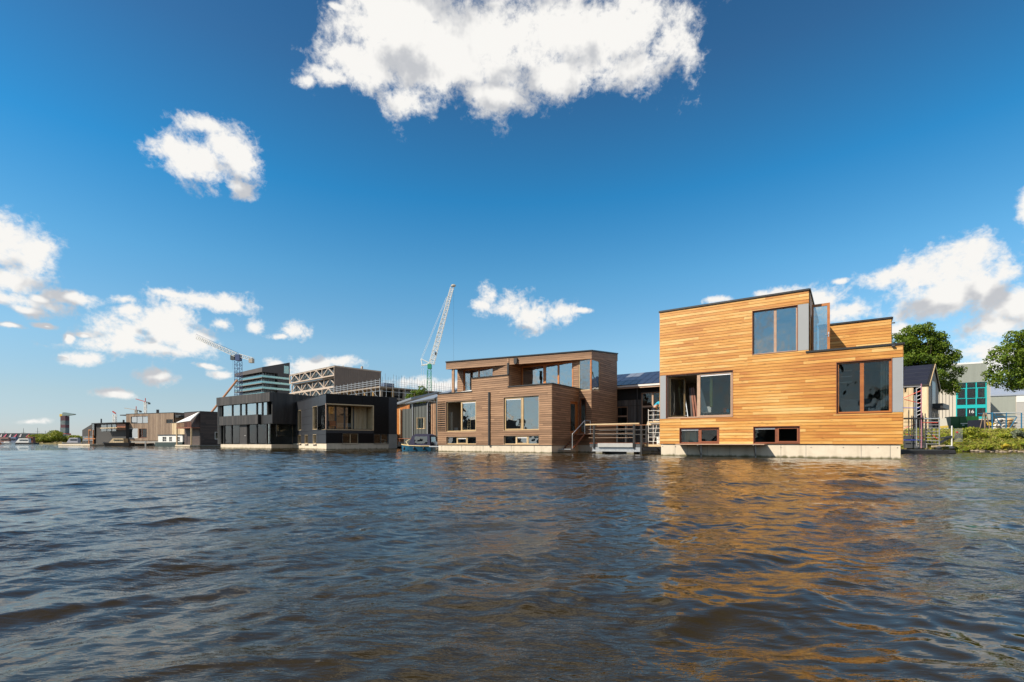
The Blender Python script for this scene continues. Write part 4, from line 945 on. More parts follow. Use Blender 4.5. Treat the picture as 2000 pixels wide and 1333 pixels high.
def grey_gable():
    fr = Fr(*OF.world(0, 0), A_ANG)
    Y = 58; g = fr_at(808, 0, -400, False, Y); on = g.on
    x = lambda u: on(u, 800)[0]
    H_ = house('house', 'grey house with dark metal cladding and a shallow grey roof behind the canopy boat', g)
    GM = mat('grey green metal cladding', (.085, .092, .086), .5, .2, .1, 1); RG = mat('grey metal roof', (.22, .24, .27), .4, .3, .15, 1)
    a, b = x(786.5), x(851); ze = on(806, 789)[1]; w = g.rect(813.5, 831, 816, 838.5, 816, 838.5)
    wl, wf = wall(H_, g, 0, 0, 0, [(a, x(806.5), .3, on(796, 799)[1]), (x(806.5), x(836.5), .3, ze)], [w], GM, y_back=0)
    for i in range(8):
        s = a + i * (x(836.5) - a) / 8; MB().box(s - .02, s + .02, -.04, 0, .3, on(796, 799)[1] if i < 3 else ze).build('seam', GM, wl)
    window(H_, wf, wl, w, [(x(827.5), .1)], PALE, PALE, glass('curtained glass', (.3, .6, .45), .1), y=.05)
    MB().box(w[0], w[1], .3, .33, w[2], w[3] * .9).build('blind', mat('mint blind', (.3, .6, .45), .8), wl)
    MB().box(x(836.5), x(842), .3, .4, .3, ze).build('recess_wall', MEMB, H_)
    for u_ in (844, 847.5, 850.5): MB().box(x(u_) - .12, x(u_) + .06, -.05, .1, .4, ze - .05).build('board', BROWN, H_)
    for u_ in (807, 836): MB().bar((x(u_), -.08, .4), (x(u_), -.08, ze), .06, 8).build('downpipe', ALU, H_)
    z1 = on(851, 771)[1]; z0 = on(790, 790)[1]
    MB().hexa([(x(798), -.35, ze+.02), (x(853), -.35, ze + .35), (x(853), 6, z1 + 1.6), (x(810), 6, z1 + .6), (x(798), -.35, ze + .12), (x(853), -.35, ze + .5), (x(853), 6, z1 + 1.75), (x(810), 6, z1 + .75)]).build('roof', RG, H_)
    MB().hexa([(x(798), -.42, ze-.06), (x(853), -.42, ze + .25), (x(853), -.3, ze + .25), (x(798), -.3, ze-.06), (x(798), -.42, ze+.08), (x(853), -.42, ze + .42), (x(853), -.3, ze + .42), (x(798), -.3, ze+.08)]).build('gutter', DKSTEEL, H_)
    MB().box(a, x(852), .2, 6, -.5, .4).build('hull', CONC_G, H_)
    k = MB().box(a + .05, x(851), 5.8, 6, .3, z1 + .4).build('wall', GM, H_)
    # timber house further back, seen in the gap
    g2 = fr_at(790, 0, -400, False, 72); y2 = lambda u: g2.on(u, 800)[0]
    T = house('house', 'narrow orange timber house glimpsed between the grey panelled house and the grey metal house', g2)
    z2 = g2.on(780, 791)[1]; rg = [(y2(772), y2(800), .4, z2)]
    wl, _ = wall(T, g2, 0, 0, 0, rg, []); boards_v(wl, rg, [], .3, ORANGE_W, seed=3)
    MB().box(y2(783.2), y2(784.6), -.3, -.1, 1.5, g2.on(784, 800)[1]).build('post', PALE, T)
    MB().hexa([(y2(770), -.5, z2 - .2), (y2(808), -.5, z2 + .6), (y2(808), 5, z2 + 2), (y2(770), 5, z2 + 1), (y2(770), -.5, z2 + .1), (y2(808), -.5, z2 + .9), (y2(808), 5, z2 + 2.2), (y2(770), 5, z2 + 1.2)]).build('roof', mat('grey metal roof', (.2,.2,.2)), T)
    q = MB().box(y2(774), y2(800), .2, 5, -.4, .5).build('hull', CONC_G, T)
    # table on the deck
    t = thing('deck_table', 'dark slatted table on the deck left of the canopy boat', 'table', P3(793, 874, 54)[:2] + (.5,), A_ANG)
    MB().box(-1.2, 1.2, 0, .8, .72, .77).build('tabletop', RED_W, t)
    for q in (-1.1, 1.1): MB().box(q - .04, q + .04, .1, .7, 0, .72).build('leg', RED_W, t)
    s = MB().box(y2(770), y2(806), -6, 0, .25, .45).build('floating_deck', DKSTEEL); s.location = (g2.x, g2.y, 0); s.rotation_euler = (0, 0, g2.a); tag(s, 'dark floating deck between the grey panelled house and the canopy boat', 'deck')
    o = MB().box(-.25, .25, -.25, .25, .45, .9).box(-.02, .02, -.3, -.25, .6, .7).build('barbecue', BLACK); o.location = (*P3(783, 872, 50)[:2], 0)
    tag(o, 'small black barbecue box on the dark deck beside the grey house', 'barbecue')
grey_gable()
# ------------------------------------------------------------------ houses further along the row
def simple_house(label, fr, x0, x1, dep, z0, z1, m, pitch=.6, hull=True, seed=1, holes=(), vert=True):
    H_ = house('floating_house', label, fr)
    wl, wf = wall(H_, fr, 0, 0, 0, [(x0, x1, z0, z1)], list(holes))
    if vert: boards_v(wl, [(x0, x1, z0, z1)], list(holes), pitch, m, gap=.03, seed=seed, jit=.35)
    else: boards_h(wl, [(x0, x1, z0, z1)], list(holes), z0, pitch, m, gap=.03, rnd=random.Random(seed), lmin=5, lmax=9)
    for (X, Y, an, rg) in ((x1, 0, R(90), [(0, dep, z0, z1)]), (x0, dep, R(-90), [(0, dep, z0, z1)]), (x1, dep, R(180), [(0, x1 - x0, z0, z1)])):
        w_, _ = wall(H_, fr, X, Y, an, rg, [], m, y_back=0)
    slab(H_, 'roof', BLACK, x0 - .05, x1 + .05, -.06, dep + .05, z1, z1 + .12)
    if hull: MB().box(x0 + .1, x1 - .1, .1, dep, -.8, z0).build('hull', CONC_G, H_)
    return H_, wl, wf
def row_left():
    # dark brown house: long shaded side facing right, balcony face to the left
    fr = fr_at(391, 0, 1655, True, 98); x = lambda u, y=0: fr.on(u, 820, y)[0]
    zt, zb = fr.on(391, 804.5)[1], fr.on(391, 869.5)[1]
    W = x(438)
    win = fr.rect(419.5, 430.5, 844, 858.5)
    H_, wl, wf = simple_house('dark brown boarded floating house with a white awning over its side balcony', fr, 0, W, 7, zb, zt, DKBROWN, .3, seed=5, holes=[win], vert=False)
    window(H_, wf, wl, win, [], WHITE, WHITE, GLASS_D, fw=.1, y=.05)
    L = 6.5
    def lp(u, v): q = fr.sub(0, 0, R(-90)).on(u, v); return q
    lf = fr.sub(0, 0, R(-90)); s0 = lf.on(361, 830)[0]; zf = lf.on(375, 835)[1]
    bal = MB().box(s0, 0, -1.6, 0, zf - .25, zf - .05).build('balcony_floor', RED_W, H_); bal.rotation_euler = (0, 0, R(-90))
    n = 14
    for i in range(n):
        s = s0 + (i + .3) * -s0 / n; o = MB().box(s, s + .14, -1.6, -1.5, zf - .05, zf + 1.0).build('baluster', RED_W, H_); o.rotation_euler = (0, 0, R(-90))
    for s in (s0 + .1, -.2):
        o = MB().box(s - .1, s + .1, -1.6, -1.4, zb, zf - .2).build('post', CREAM_W, H_); o.rotation_euler = (0, 0, R(-90))
    aw = MB().hexa([(s0 + .4, -1.7, zf + .9), (-.1, -1.7, zf + 1.2), (-.1, -.1, zt - .3), (-.9, -.1, zt - .6), (s0 + .4, -1.7, zf + 1.0), (-.1, -1.7, zf + 1.35), (-.1, -.1, zt + .0), (-.9, -.1, zt - .2)]).build('awning', WHITE, H_); aw.rotation_euler = (0, 0, R(-90))
    o = MB().box(s0, -.2, -1.8, 0, -.5, .35).build('pontoon', CONC, H_); o.rotation_euler = (0, 0, R(-90))
    # pale timber block behind
    f2 = fr_at(350, 0, -400, False, 108); z2 = f2.on(355, 826)[1]
    simple_house('pale yellow timber house peeking out right of the tall weathered timber house', f2, f2.on(336, 820)[0], f2.on(361, 820)[0], 6, .5, z2, PALE, .7, seed=3)
    # white houseboat
    p = fr_at(358, 0, -700, False, 104); X = lambda u: p.on(u, 860)[0]
    a, b = X(309), X(356.5); t = thing('houseboat', 'low white houseboat with three small paned windows in front of the weathered timber house', 'houseboat', (p.x, p.y, 0), p.a)
    zc0, zc1 = p.on(330, 864)[1], p.on(330, 850.5)[1]
    holes = [p.rect(317.5, 325, 853.5, 863), p.rect(330.5, 336, 853.5, 863), p.rect(346.5, 351.5, 853.5, 863)]
    wl, wf = wall(t, p, 0, 0, 0, [(a, b, zc0, zc1)], holes, WHITE, y_back=0)
    for h in holes: window(t, wf, wl, h, [((h[0]+h[1])/2, .05)], WHITE, WHITE, GLASS_D, fw=.05, y=.06, trans=[((h[2]+h[3])/2, .05)], sill=False)
    MB().box(a - .15, b + .15, -.15, 3, zc1, zc1 + .15).build('roof', DKSTEEL, t); MB().box(a, b, 2.8, 3, zc0, zc1).build('wall', WHITE, t)
    MB().box(b - .1, b, .2, 2.8, zc0, zc1).box(a, a + .1, .2, 2.8, zc0, zc1).build('wall', WHITE, t)
    MB().prism([(a - 2.2, .9), (a - 1.6, .1), (a, -.3), (b + .5, -.3), (b + .5, 3.2), (a, 3.2), (a - 1.6, 2.2)], -.3, zc0 - .05).build('hull', mat('dark green hull', (.02, .035, .03), .5), t)
    # weathered timber house
    fr = fr_at(340, 0, -1500, False, 118); on = fr.on; x = lambda u: on(u, 830)[0]
    h1 = fr.rect(256, 289, 813.5, 827.5); h2 = fr.rect(249.5, 269, 837, 856.5); h3 = fr.rect(271.5, 287, 837.5, 856)
    h4 = fr.rect(325, 338, 819.5, 827)
    zt = on(300, 808)[1]; zb = on(300, 861)[1]
    H_, wl, wf = simple_house('tall weathered timber floating house with wide upper window and thin roof canopies', fr, x(246.5), x(339.5), 9, zb, zt, BEIGE, .62, seed=9, holes=[h1, h2, h3, h4])
    RG = glass('bright reflecting glass', (.3, .35, .4), .5)
    window(H_, wf, wl, h1, [(x(267), .12), (x(278), .12)], DKSTEEL, DKSTEEL, RG, fw=.08, y=.06); window(H_, wf, wl, h2, [], WHITE, WHITE, RG, fw=.12, y=.06)
    window(H_, wf, wl, h3, [(x(276), .1)], RED_W, RED_W, GLASS_D, fw=.1, y=.2); window(H_, wf, wl, h4, [], DKSTEEL, DKSTEEL, GLASS_D, fw=.06, y=.05)
    slab(H_, 'partition', DARK, x(247.5), x(339), 3, 3.1, zb, zt)
    for (u0, u1, v) in ((232.5, 247, 811.5), (339, 351, 812.3), (339, 347, 815)):
        c = on(u0, v); MB().box(c[0], x(u1), .2, 4, c[1] - .1, c[1] + .15).build('canopy', DKSTEEL, H_)
    for u_ in (291, 293.5): MB().bar((x(u_), 2, zt), (x(u_), 2, zt + 1.1), .25 if u_ == 291 else .12, 8).build('flue', DKSTEEL, H_)
    MB().box(x(240), x(300), -1.2, .1, .55, .7).build('deck', BEIGE, H_)
    for u_ in (252.5, 294.5): MB().box(x(u_) - .15, x(u_) + .15, -1.3, -1.1, -.5, 1.2).build('mooring_pile', ALU, H_)
    # black barn-like house
    fr = fr_at(182, 0, -900, False, 130); on = fr.on; x = lambda u: on(u, 840)[0]
    H_ = house('floating_house', 'black barn shaped floating house with a sloping left roof and red accents', fr)
    zt = on(200, 826.5)[1]; zs = on(160, 840.5)[1]
    BW = mat('black barn boards', (.035, .033, .032), .7, 0, .3, 2)
    MB().prism([(x(160.5), on(160, 866)[1]), (x(182), .4), (x(182), zt), (x(160.5), zs)], 0, 8, 'y').build('wing', BW, H_)
    MB().box(x(181), x(184.5), -.08, .1, on(182, 851)[1], zt - .1).build('corner_window', GREENG, H_)
    MB().box(x(185), x(243), .3, 8, .5, on(200, 828.5)[1]).build('wall', BW, H_)
    MB().box(x(184), x(245), -.6, 8, on(200, 828)[1], zt).build('roof', BLACK, H_)
    for (u0, u1) in ((196, 206.5), (208, 215.5), (217.5, 225)): MB().box(x(u0), x(u1), .2, .3, on(200, 843)[1], on(200, 830)[1]).build('window', GLASS, H_)
    MB().box(x(226), x(243), .2, .3, on(200, 841)[1], on(200, 830)[1]).build('panel', RED_W, H_)
    MB().bar((x(171.5), 3, zs + .5), (x(171.5), 3, on(171, 817.5)[1]), .18, 8).build('chimney', DKSTEEL, H_)
    MB().bar((x(215), 3, zt), (x(215), 3, on(215, 819.5)[1]), .22, 8).build('chimney', DKSTEEL, H_)
    MB().box(x(210), x(243), -1.6, .2, on(200, 838)[1], on(200, 836.5)[1]).build('balcony_rail', PALE, H_)
    MB().box(x(163), x(182), -.1, 0, 1.2, on(160, 853)[1]).build('glazed_strip', GREENG, H_)
    MB().box(x(160), x(243), .5, 8, -.5, .5).build('hull', CONC_G, H_)
    d = MB().box(x(160), x(222), -5, 0, -.1, .45).build('jetty_deck', CONC); d.location = (fr.x, fr.y, 0); d.rotation_euler = (0, 0, fr.a); tag(d, 'pale floating deck along the front of the black barn shaped house', 'deck')
    # pergola frame and swing on that deck
    t = thing('pergola', 'orange timber pergola frame on the deck before the black barn house', 'pergola', (*fr.world(x(200), -3), .4), fr.a)
    for (a, b) in ((0, 3.6), (2.2, 3.6)): MB().box(a, a + .18, 0, .18, 0, b).build('post', ORANGE_W, t)
    MB().box(-2, 3.3, 0, .15, 1.3, 1.5).box(0, 1.4, -.02, .2, 3.5, 3.7).build('beam', ORANGE_W, t)
    # boats moored left
    def tug(u, v, lab, Y, L=6, hc=BLACK, cc=PALE, ch=1.4, rot=0):
        X, Yv, _ = P3(u, v, Y); t = thing('moored_boat', lab, 'boat', (X, Yv, 0), R(rot), 'boats moored far along the quay')
        MB().add([(-L/2, 0, 1.0), (-L/2 + 1, -1, .75), (L/2, -1, .8), (L/2, 1, .8), (-L/2 + 1, 1, .75), (-L/2 + .4, 0, -.2), (-L/2 + 1.2, -.7, -.2), (L/2, -.8, -.2), (L/2, .8, -.2), (-L/2 + 1.2, .7, -.2)],
                 [(0, 4, 3, 2, 1), (5, 6, 7, 8, 9), (0, 1, 6, 5), (1, 2, 7, 6), (2, 3, 8, 7), (3, 4, 9, 8), (4, 0, 5, 9)]).build('hull', hc, t)
        MB().hexa([(-L*.2, -.75, .8), (L*.3, -.75, .8), (L*.3, .75, .8), (-L*.2, .75, .8), (-L*.08, -.65, .8 + ch), (L*.28, -.65, .8 + ch), (L*.28, .65, .8 + ch), (-L*.08, .65, .8 + ch)]).build('cabin', cc, t)
        MB().box(-L*.05, L*.26, -.78, .78, .95 + ch*.35, .8 + ch*.75).build('window', GLASS_D, t)
        return t
    tug(229, 868, 'dark workboat with timber cabin moored in front of the black barn house', 118, 7, BLACK, PALE, 1.0)
    tug(142, 868, 'grey cabin cruiser moored left of the black barn house', 200, 9, CONC_G, mat('grey boat cabin', (.3, .3, .34)), 2.0)
    tug(6, 868, 'reddish moored boat at the far left edge', 260, 12, RED_W, mat('faded red cabin', (.22, .12, .10)), 2.8)
    tug(22, 869, 'blue grey moored boat second from the far left edge', 265, 11, DKSTEEL, mat('blue grey cabin', (.12, .16, .25)), 3.0)
    tug(43, 868, 'long white moored boat near the dark low hall', 258, 14, DKSTEEL, WHITE, 2.2)
    tug(14, 868, 'small pale open boat in front of the red and blue boats', 240, 6, ALU, WHITE, .6)
    tug(57, 867, 'dark rusty barge with square brown deckhouse left of the bushes', 262, 9, BLACK, RED_W, 3.2)
row_left()
# ------------------------------------------------------------------ far buildings and cranes
FG = glass('tower glass', (.45, .6, .56), .4); FG.node_tree.nodes['Glossy BSDF'].inputs[0].default_value = (.6, .85, .8, 1)
def block_walls(parent, x0, x1, y0, y1, z0, z1, m, name='core'): return MB().box(x0, x1, y0, y1, z0, z1).build(name, m, parent)
def glass_tower():
    fr = fr_at(511.8, 0, 1737, True, 255); on = fr.on; lf = fr.sub(0, 0, R(-90))
    T = thing('apartment_tower', 'dark apartment tower with glass balconies and slanted roof, behind the black house', 'building', (fr.x, fr.y, 0), fr.a)
    W = on(566, 750)[0]; L = -lf.on(458, 750)[0]; zt = on(511.8, 717.5)[1]; zr = on(565, 708.3)[1]
    DK = mat('dark brown tower cladding', (.075, .065, .062), .6, 0, .2, .2)
    core = MB(); c = 1.8
    core.add([(c,c,0),(W,c,0),(W,L-c,0),(c,L-c,0),(c,c,zt-3),(W,c,zt-3),(W,L-c,zt-3),(c,L-c,zt-3)], [(0,3,2,1),(4,5,6,7),(0,1,5,4),(1,2,6,5),(2,3,7,6),(3,0,4,7)])
    core.build('core', mat('tower window wall', (.05, .07, .075), .15, 0, .5, .35), T)
    MB().hexa([(0,0,zt-2.4),(W,0,zt-2.4),(W,L,zt-2.4),(0,L,zt-2.4),(0,0,zt),(W,0,zr),(W,L,zr-1),(0,L,zt-.6)]).build('roof_storey', DK, T)
    MB().box(W*.78, W*.96, -.08, 0, zt-1.9, zt+2.2).build('window', FG, T)
    MB().box(W*.55, W, 0, c, 0, zt-2.4).build('stair_wall', DK, T)
    n = 12; pitch = 2.98
    for i in range(n):
        z = zt - 2.5 - (i + 1) * pitch + .05
        if z < 3: break
        MB().box(-.2, W + (.9 if i > 1 else 0), -.2, L, z, z + .35).build('balcony_slab', mat('balcony concrete', (.16, .15, .14), .8), T)
        b = MB().box(-.15, W, -.15, -.1, z + .35, z + 1.35); b.box(-.15, -.1, -.1, L, z + .35, z + 1.35); b.build('glass_balustrade', FG, T)
        m = MB(); rr = random.Random(i)
        for k in range(9): s = W * (k + .5) / 9 + rr.uniform(-.4, .4); m.box(s - .08, s + .08, c - .06, c, z + .35, z + pitch)
        for k in range(8): s = L * (k + .5) / 8 + rr.uniform(-.4, .4); m.box(c - .06, c, s - .08, s + .08, z + .35, z + pitch)
        o = m.build('window_posts', WHITE, T); o['kind'] = 'stuff'
    for k in range(5): MB().box(.3 + W*.1*k, .38 + W*.1*k, .2, .3, 3, zt - 2.5).build('column', DK, T)
glass_tower()
def truss_building():
    fr = fr_at(653, 0, 1865, True, 172); on = fr.on; lf = fr.sub(0, 0, R(-90))
    T = thing('truss_building', 'beige office block with stacked white triangular truss storeys', 'building', (fr.x, fr.y, 0), fr.a)
    CB = mat('beige concrete truss', (.42, .34, .275), .8, 0, .12, .5); CW = mat('taupe ribbed cladding', (.19, .15, .125), .75, 0, .15, .4)
    W = on(744.3, 740)[0]; L = -lf.on(565, 760)[0]; zt = on(653, 714)[1]; fh = 3.62
    side, _ = wall(T, fr, .0, 0, 0, [(0, W, 2, zt)], [], CW, y_back=0)
    for k in range(26):
        s = (k + .5) * W / 26; MB().box(s - .06, s + .06, -.06, 0, 2, zt - .5).build('rib', CW, side)
    MB().box(0, W + .1, -.12, .1, zt - .5, zt).build('cornice', CB, T)
    slab(T, 'roof', CONC_G, 0, W, .2, L, zt - .3, zt)
    MB().box(W - .2, W, .2, L, 2, zt - .3).build('wall', CW, T)
    for k, (a, b) in enumerate(((W*.63, W*.66), (W*.24, W*.245))): MB().box(a, b, 2, 2.6, zt, zt + (1.3 if k == 0 else .7)).build('roof_vent', CB, T)
    for i in range(6):
        off = (0, 1.2, .2, .9, .2, .6)[i]; z1 = zt - i * fh - .1; z0 = z1 - fh + .1
        st = MB().box(off, off + .35, off * .8, L + (0 if i == 0 else .8), z1 - .42, z1).box(off, off + .35, off * .8, L + (0 if i == 0 else .8), z0, z0 + .42).build('storey_frame', CB, T)
        nb = 4; y0 = off * .8; y1 = L + (0 if i == 0 else .8)
        for k in range(nb + 1):
            y = y0 + (y1 - y0 - .35) * k / nb; MB().box(off, off + .35, y, y + .35, z0 + .42, z1 - .42).build('post', CB, st)
        for k in range(nb):
            ya = y0 + (y1 - y0) * k / nb + .25; yb = y0 + (y1 - y0) * (k + 1) / nb - .1; ym = (ya + yb) / 2
            for (p, q) in (((ya, z0 + .4), (ym, z1 - .4)), ((ym, z1 - .4), (yb, z0 + .4))):
                MB().bar((off + .15, p[0], p[1]), (off + .15, q[0], q[1]), .2, 4).build('diagonal', CB, st)
        MB().box(off + 1.0, off + 1.1, y0, y1, z0, z1).build('glazing', mat('dark office glazing', (.06, .075, .08), .1, 0, .5, .25), T)
        MB().box(off + .35, off + 1.1, y0, y1, z0 - .02, z0 + .1).build('floor_edge', CONC_G, T)
truss_building()
def construction():
    fr = fr_at(743.6, 0, 1900, True, 150); on = fr.on; lf = fr.sub(0, 0, R(-90))
    T = thing('unfinished_building', 'unfinished concrete building wrapped in scaffolding with bare steel bars sticking up', 'building', (fr.x, fr.y, 0), fr.a)
    W = on(905, 780)[0]; L = -lf.on(650, 770)[0]; zt = on(743.6, 755)[1]
    SL = mat('raw concrete slab', (.3, .25, .2), .9, 0, .3, .5); OW = mat('orange formwork timber', (.42, .26, .1), .8, 0, .4, .6)
    for i in range(4):
        z = zt - i * 3.3
        MB().box(-.6, W, -.6, L + .5, z - .4, z).build('floor_slab', SL, T)
        if i < 3:
            for k in range(9): MB().box(W*k/8.2 + .3, W*k/8.2 + 1.0, .5, 1.0, z - 3.3, z - .4).build('column', OW if (k + i) % 2 else SL, T)
            for k in range(1, 6): MB().box(.5, 1.0, L*k/6, L*k/6 + .6, z - 3.3, z - .4).build('column', OW, T)
            for k in range(8):
                if (k*7 + i*3) % 5 != 0: MB().box(W*k/8.2 + 1.1, W*(k+1)/8.2 + .2, 1.3, 1.5, z - 3.3 + .9 * (k % 2), z - .4).build('infill_wall', mat('dark infill', (.09, .085, .08), .8, 0, .4, .8) if k % 2 else GLASS_D, T)
    slab(T, 'core', DARK, 4, W - 2, 5, L - 1, 1, zt - .5)
    rr = random.Random(4); rb = MB()
    for k in range(34):
        s = -.4 + (W + .4) * k / 34; h = 3.4 + rr.uniform(-.6, .8); rb.bar((s, 0, zt), (s + rr.uniform(-.05, .05), rr.uniform(-.1, .1), zt + h), .045, 3)
    for k in range(26):
        s = L * (k + .5) / 26; h = 3.6 + rr.uniform(-.6, 1.0); rb.bar((0, s, zt), (0, s, zt + h), .05, 3)
    o = rb.build('rebar', mat('rusty rebar', (.2, .15, .12), .8), T); o['kind'] = 'stuff'
    tb = MB()
    for z in (zt + .5, zt + 1.1, zt + 1.7):
        tb.bar((-1, -1, z), (W, -1, z), .045, 4); tb.bar((-1, -1, z), (-1, L, z), .07, 4)
    for k in range(14):
        s = -1 + (L + 1) * k / 13; tb.bar((-1, s, 2), (-1, s, zt + 2.2), .06, 4)
    for k in range(16):
        s = -1 + (W + 1) * k / 15; tb.bar((s, -1, 2), (s, -1, zt + 2.0), .05, 4)
    for i in range(4):
        z = zt - i*3.3 - 1.5; tb.bar((-1, -1, z), (W, -1, z), .05, 4); tb.bar((-1, -1, z), (-1, L, z), .05, 4)
    for k in range(6):
        s = L * k / 6; tb.bar((-1, s, zt - 3.3), (-1, s + L/6, zt), .05, 4)
    o = tb.build('scaffold_tubes', ALU, T); o['kind'] = 'stuff'
    a = on(765, 752); MB().box(a[0] - 2, a[0] + 1.6, 1, 3, zt, zt + 1.3).build('site_box', mat('blue site box', (.08, .12, .2), .6), T)
construction()
def cranes():
    CBL = mat('blue crane steel', (.045, .07, .16), .5, .2); CWH = mat('white crane steel', (.72, .71, .67), .5, .1); CGR = mat('green crane steel', (.02, .25, .13), .5, .1); CRD = mat('red crane steel', (.45, .06, .04), .5)
    CR = mat('crane concrete weight', (.4, .36, .3), .8)
    # blue tower crane with pale jib
    Y = 230; b = P3(465.5, 880, Y); top = P3(465.5, 705, Y); t = thing('tower_crane', 'blue tower crane with long pale lattice jib above the glass balcony tower', 'crane', (b[0], Y, 0), 0)
    r = lambda u, v, y=Y: Vector(P3(u, v, y)) - Vector((b[0], Y, 0))
    MB().lattice(r(465.5, 880), r(465.5, 706), 2.3, 24, .065).build('mast', CBL, t)
    MB().lattice(r(462, 694), r(383, 659), 1.9, 24, .075, w2=1.5).build('jib', CWH, t)
    MB().path([r(383, 653), r(466, 690)], .08, 4).build('jib_tie', CBL, t)
    MB().lattice(r(468, 695), r(494, 702.5), 1.5, 7, .1).build('counter_jib', CWH, t)
    c = r(491, 703); MB().box(c.x - .8, c.x + .9, -1, 1, c.z - 1.5, c.z + .5).build('counterweight', CR, t)
    c = r(466, 700); MB().box(c.x - 1.0, c.x + 1.0, -1.2, 1.2, c.z - 1.3, c.z + 1.6).build('slewing_unit', CBL, t)
    c = r(456.5, 699); MB().box(c.x - 1.2, c.x + .7, -.8, .8, c.z - 1.1, c.z + 1).build('cab', DKSTEEL, t)
    MB().bar(r(454.8, 703), r(454.8, 722), .04, 3).build('hook_cable', DKSTEEL, t)
    # white and green luffing crane
    Y = 175; b = P3(837, 880, Y); t = thing('luffing_crane', 'luffing crane with steep white lattice boom on a green lattice mast', 'crane', (b[0], Y, 0), 0)
    r = lambda u, v, y=Y: Vector(P3(u, v, y)) - Vector((b[0], Y, 0))
    MB().lattice(r(837, 880), r(838.5, 722), 2.6, 18, .05, w2=1.2).build('mast', CGR, t)
    c = r(839.5, 716); MB().box(c.x - .7, c.x + .6, -.9, .9, c.z - .9, c.z + .7).build('slewing_unit', CGR, t)
    MB().lattice(r(843, 711), r(883, 562), 1.7, 34, .07, w2=1.0).build('boom', CWH, t)
    MB().ball(r(885.5, 558.5), .9, .6, .55).build('boom_head', CR, t)
    MB().path([r(842, 711), r(822.5, 701.5), r(825, 714), r(841, 712.5)], .17, 5).path([r(842, 709), r(823, 714)], .15, 5).build('backstay_frame', CWH, t)
    MB().path([r(824, 702), r(874, 580)], .05, 4).path([r(822, 701), r(872, 580)], .05, 4).build('boom_ties', CWH, t)
    MB().path([r(822.5, 714), r(823.5, 762)], .04, 3).path([r(827, 714), r(828.5, 760)], .04, 3).build('stay_ropes', CWH, t)
    MB().bar(r(886, 562), r(886, 760), .025, 3).build('hook_cable', DKSTEEL, t)
    c = r(851.5, 692); MB().box(c.x - .3, c.x + .3, -.9, -.7, c.z - .5, c.z + .5).build('sign_board', DKSTEEL, t)
    # three small distant cranes
    for i, (u, vt, v1, jl, jr, lab, col) in enumerate(((284, 785, 808, (265, 779.5), (292, 787), 'red and white distant tower crane above the weathered timber house, right of its pair', CWH),
                                      (266, 801, 812, (243, 797.5), (275, 803), 'smaller distant tower crane with grey jib, left of the red one', CR))):
        Y = 620; b = P3(u, 880, Y); t = thing('tower_crane', lab, 'crane', (b[0], Y, 0), 0, 'small distant cranes over the timber house')
        r = lambda u_, v_: Vector(P3(u_, v_, Y)) - Vector((b[0], Y, 0))
        MB().lattice(r(u, 880), r(u, vt), 1.9, 20, .25).build('mast', col, t)
        MB().bar(r(u, vt + 2), r(u, vt - 7), .45, 4).build('apex', CRD, t)
        MB().bar(r(u, vt), r(*jl), .5, 4).build('jib', CRD if i == 0 else CR, t)
        MB().bar(r(u, vt), r(*jr), .55, 4).build('counter_jib', DKSTEEL, t)
        c = r(*jr); MB().box(c.x - 1.5, c.x + .5, -1, 1, c.z - 2, c.z).build('counterweight', DKSTEEL, t)
    Y = 620; b = P3(224, 880, Y); t = thing('crane_mast', 'short distant crane mast with red head rising over the black barn house', 'crane', (b[0], Y, 0), 0)
    r = lambda u_, v_: Vector(P3(u_, v_, Y)) - Vector((b[0], Y, 0))
    MB().lattice(r(224.5, 880), r(224, 810), 2.6, 16, .25).build('mast', CWH, t); MB().path([r(220, 804), r(226, 808)], .9, 4).build('head', CRD, t)
    # painted harbour crane
    Y = 640; b = P3(127, 880, Y); t = thing('harbour_crane', 'colourful painted harbour crane tower with yellow ended jib on the far shore', 'crane', (b[0], Y, 0), 0)
    r = lambda u_, v_: Vector(P3(u_, v_, Y)) - Vector((b[0], Y, 0))
    cols = [(.04, .08, .09), (.10, .02, .03), (.03, .06, .07), (.09, .02, .03)]
    vs_ = [849, 836, 830, 822, 813]
    for k in range(4):
        a, c = r(122 if k else 121.5, vs_[k]), r(131.6, vs_[k+1]); MB().box(a.x, c.x, -3, 3, a.z, c.z).build('painted_stage', mat('crane paint %d' % k, cols[k], .6, 0, .6, .3, col2=(.14, .17, .17) if k in (0, 2) else (.05, .02, .03)), t)
    a, c = r(118, 852), r(133.5, 847); MB().box(a.x, c.x, -4, 4, a.z, c.z).build('base_ring', CRD, t)
    for u_ in (122.5, 130.5): MB().bar(r(u_, 880), r(u_, 850), .6, 4).build('leg', DKSTEEL, t)
    MB().prism([(r(124, 0).x, r(0, 813).z), (r(124.5, 0).x, r(0, 806.5).z), (r(128, 0).x, r(0, 806).z), (r(146, 0).x, r(0, 809).z), (r(146, 0).x, r(0, 810.5).z), (r(132, 0).x, r(0, 812.5).z)], -2, 2, 'y').build('jib', mat('grey green crane head', (.14, .2, .2), .6), t)
    MB().bar(r(139, 809.6), r(145.5, 810), 1.0, 4).build('jib_tip', mat('yellow crane paint', (.6, .4, .03), .5), t)
    a, c = r(119, 814.5), r(124, 809.5); MB().box(a.x, c.x, -2, 2, a.z, c.z).build('counterweight', mat('yellow crane paint', (.6, .4, .03)), t)
    # leaning timber mast behind the black house
    a, c = Vector(P3(408, 812, 112)), Vector(P3(463, 743, 120)); d = (c - a).normalized()
    o = MB().bar(d * -9, c - a, .24, 8).build('leaning_mast', mat('brown varnished mast', (.36, .16, .07), .5)); o.location = a; tag(o, 'long brown wooden mast leaning behind the black floating house', 'mast')
cranes()
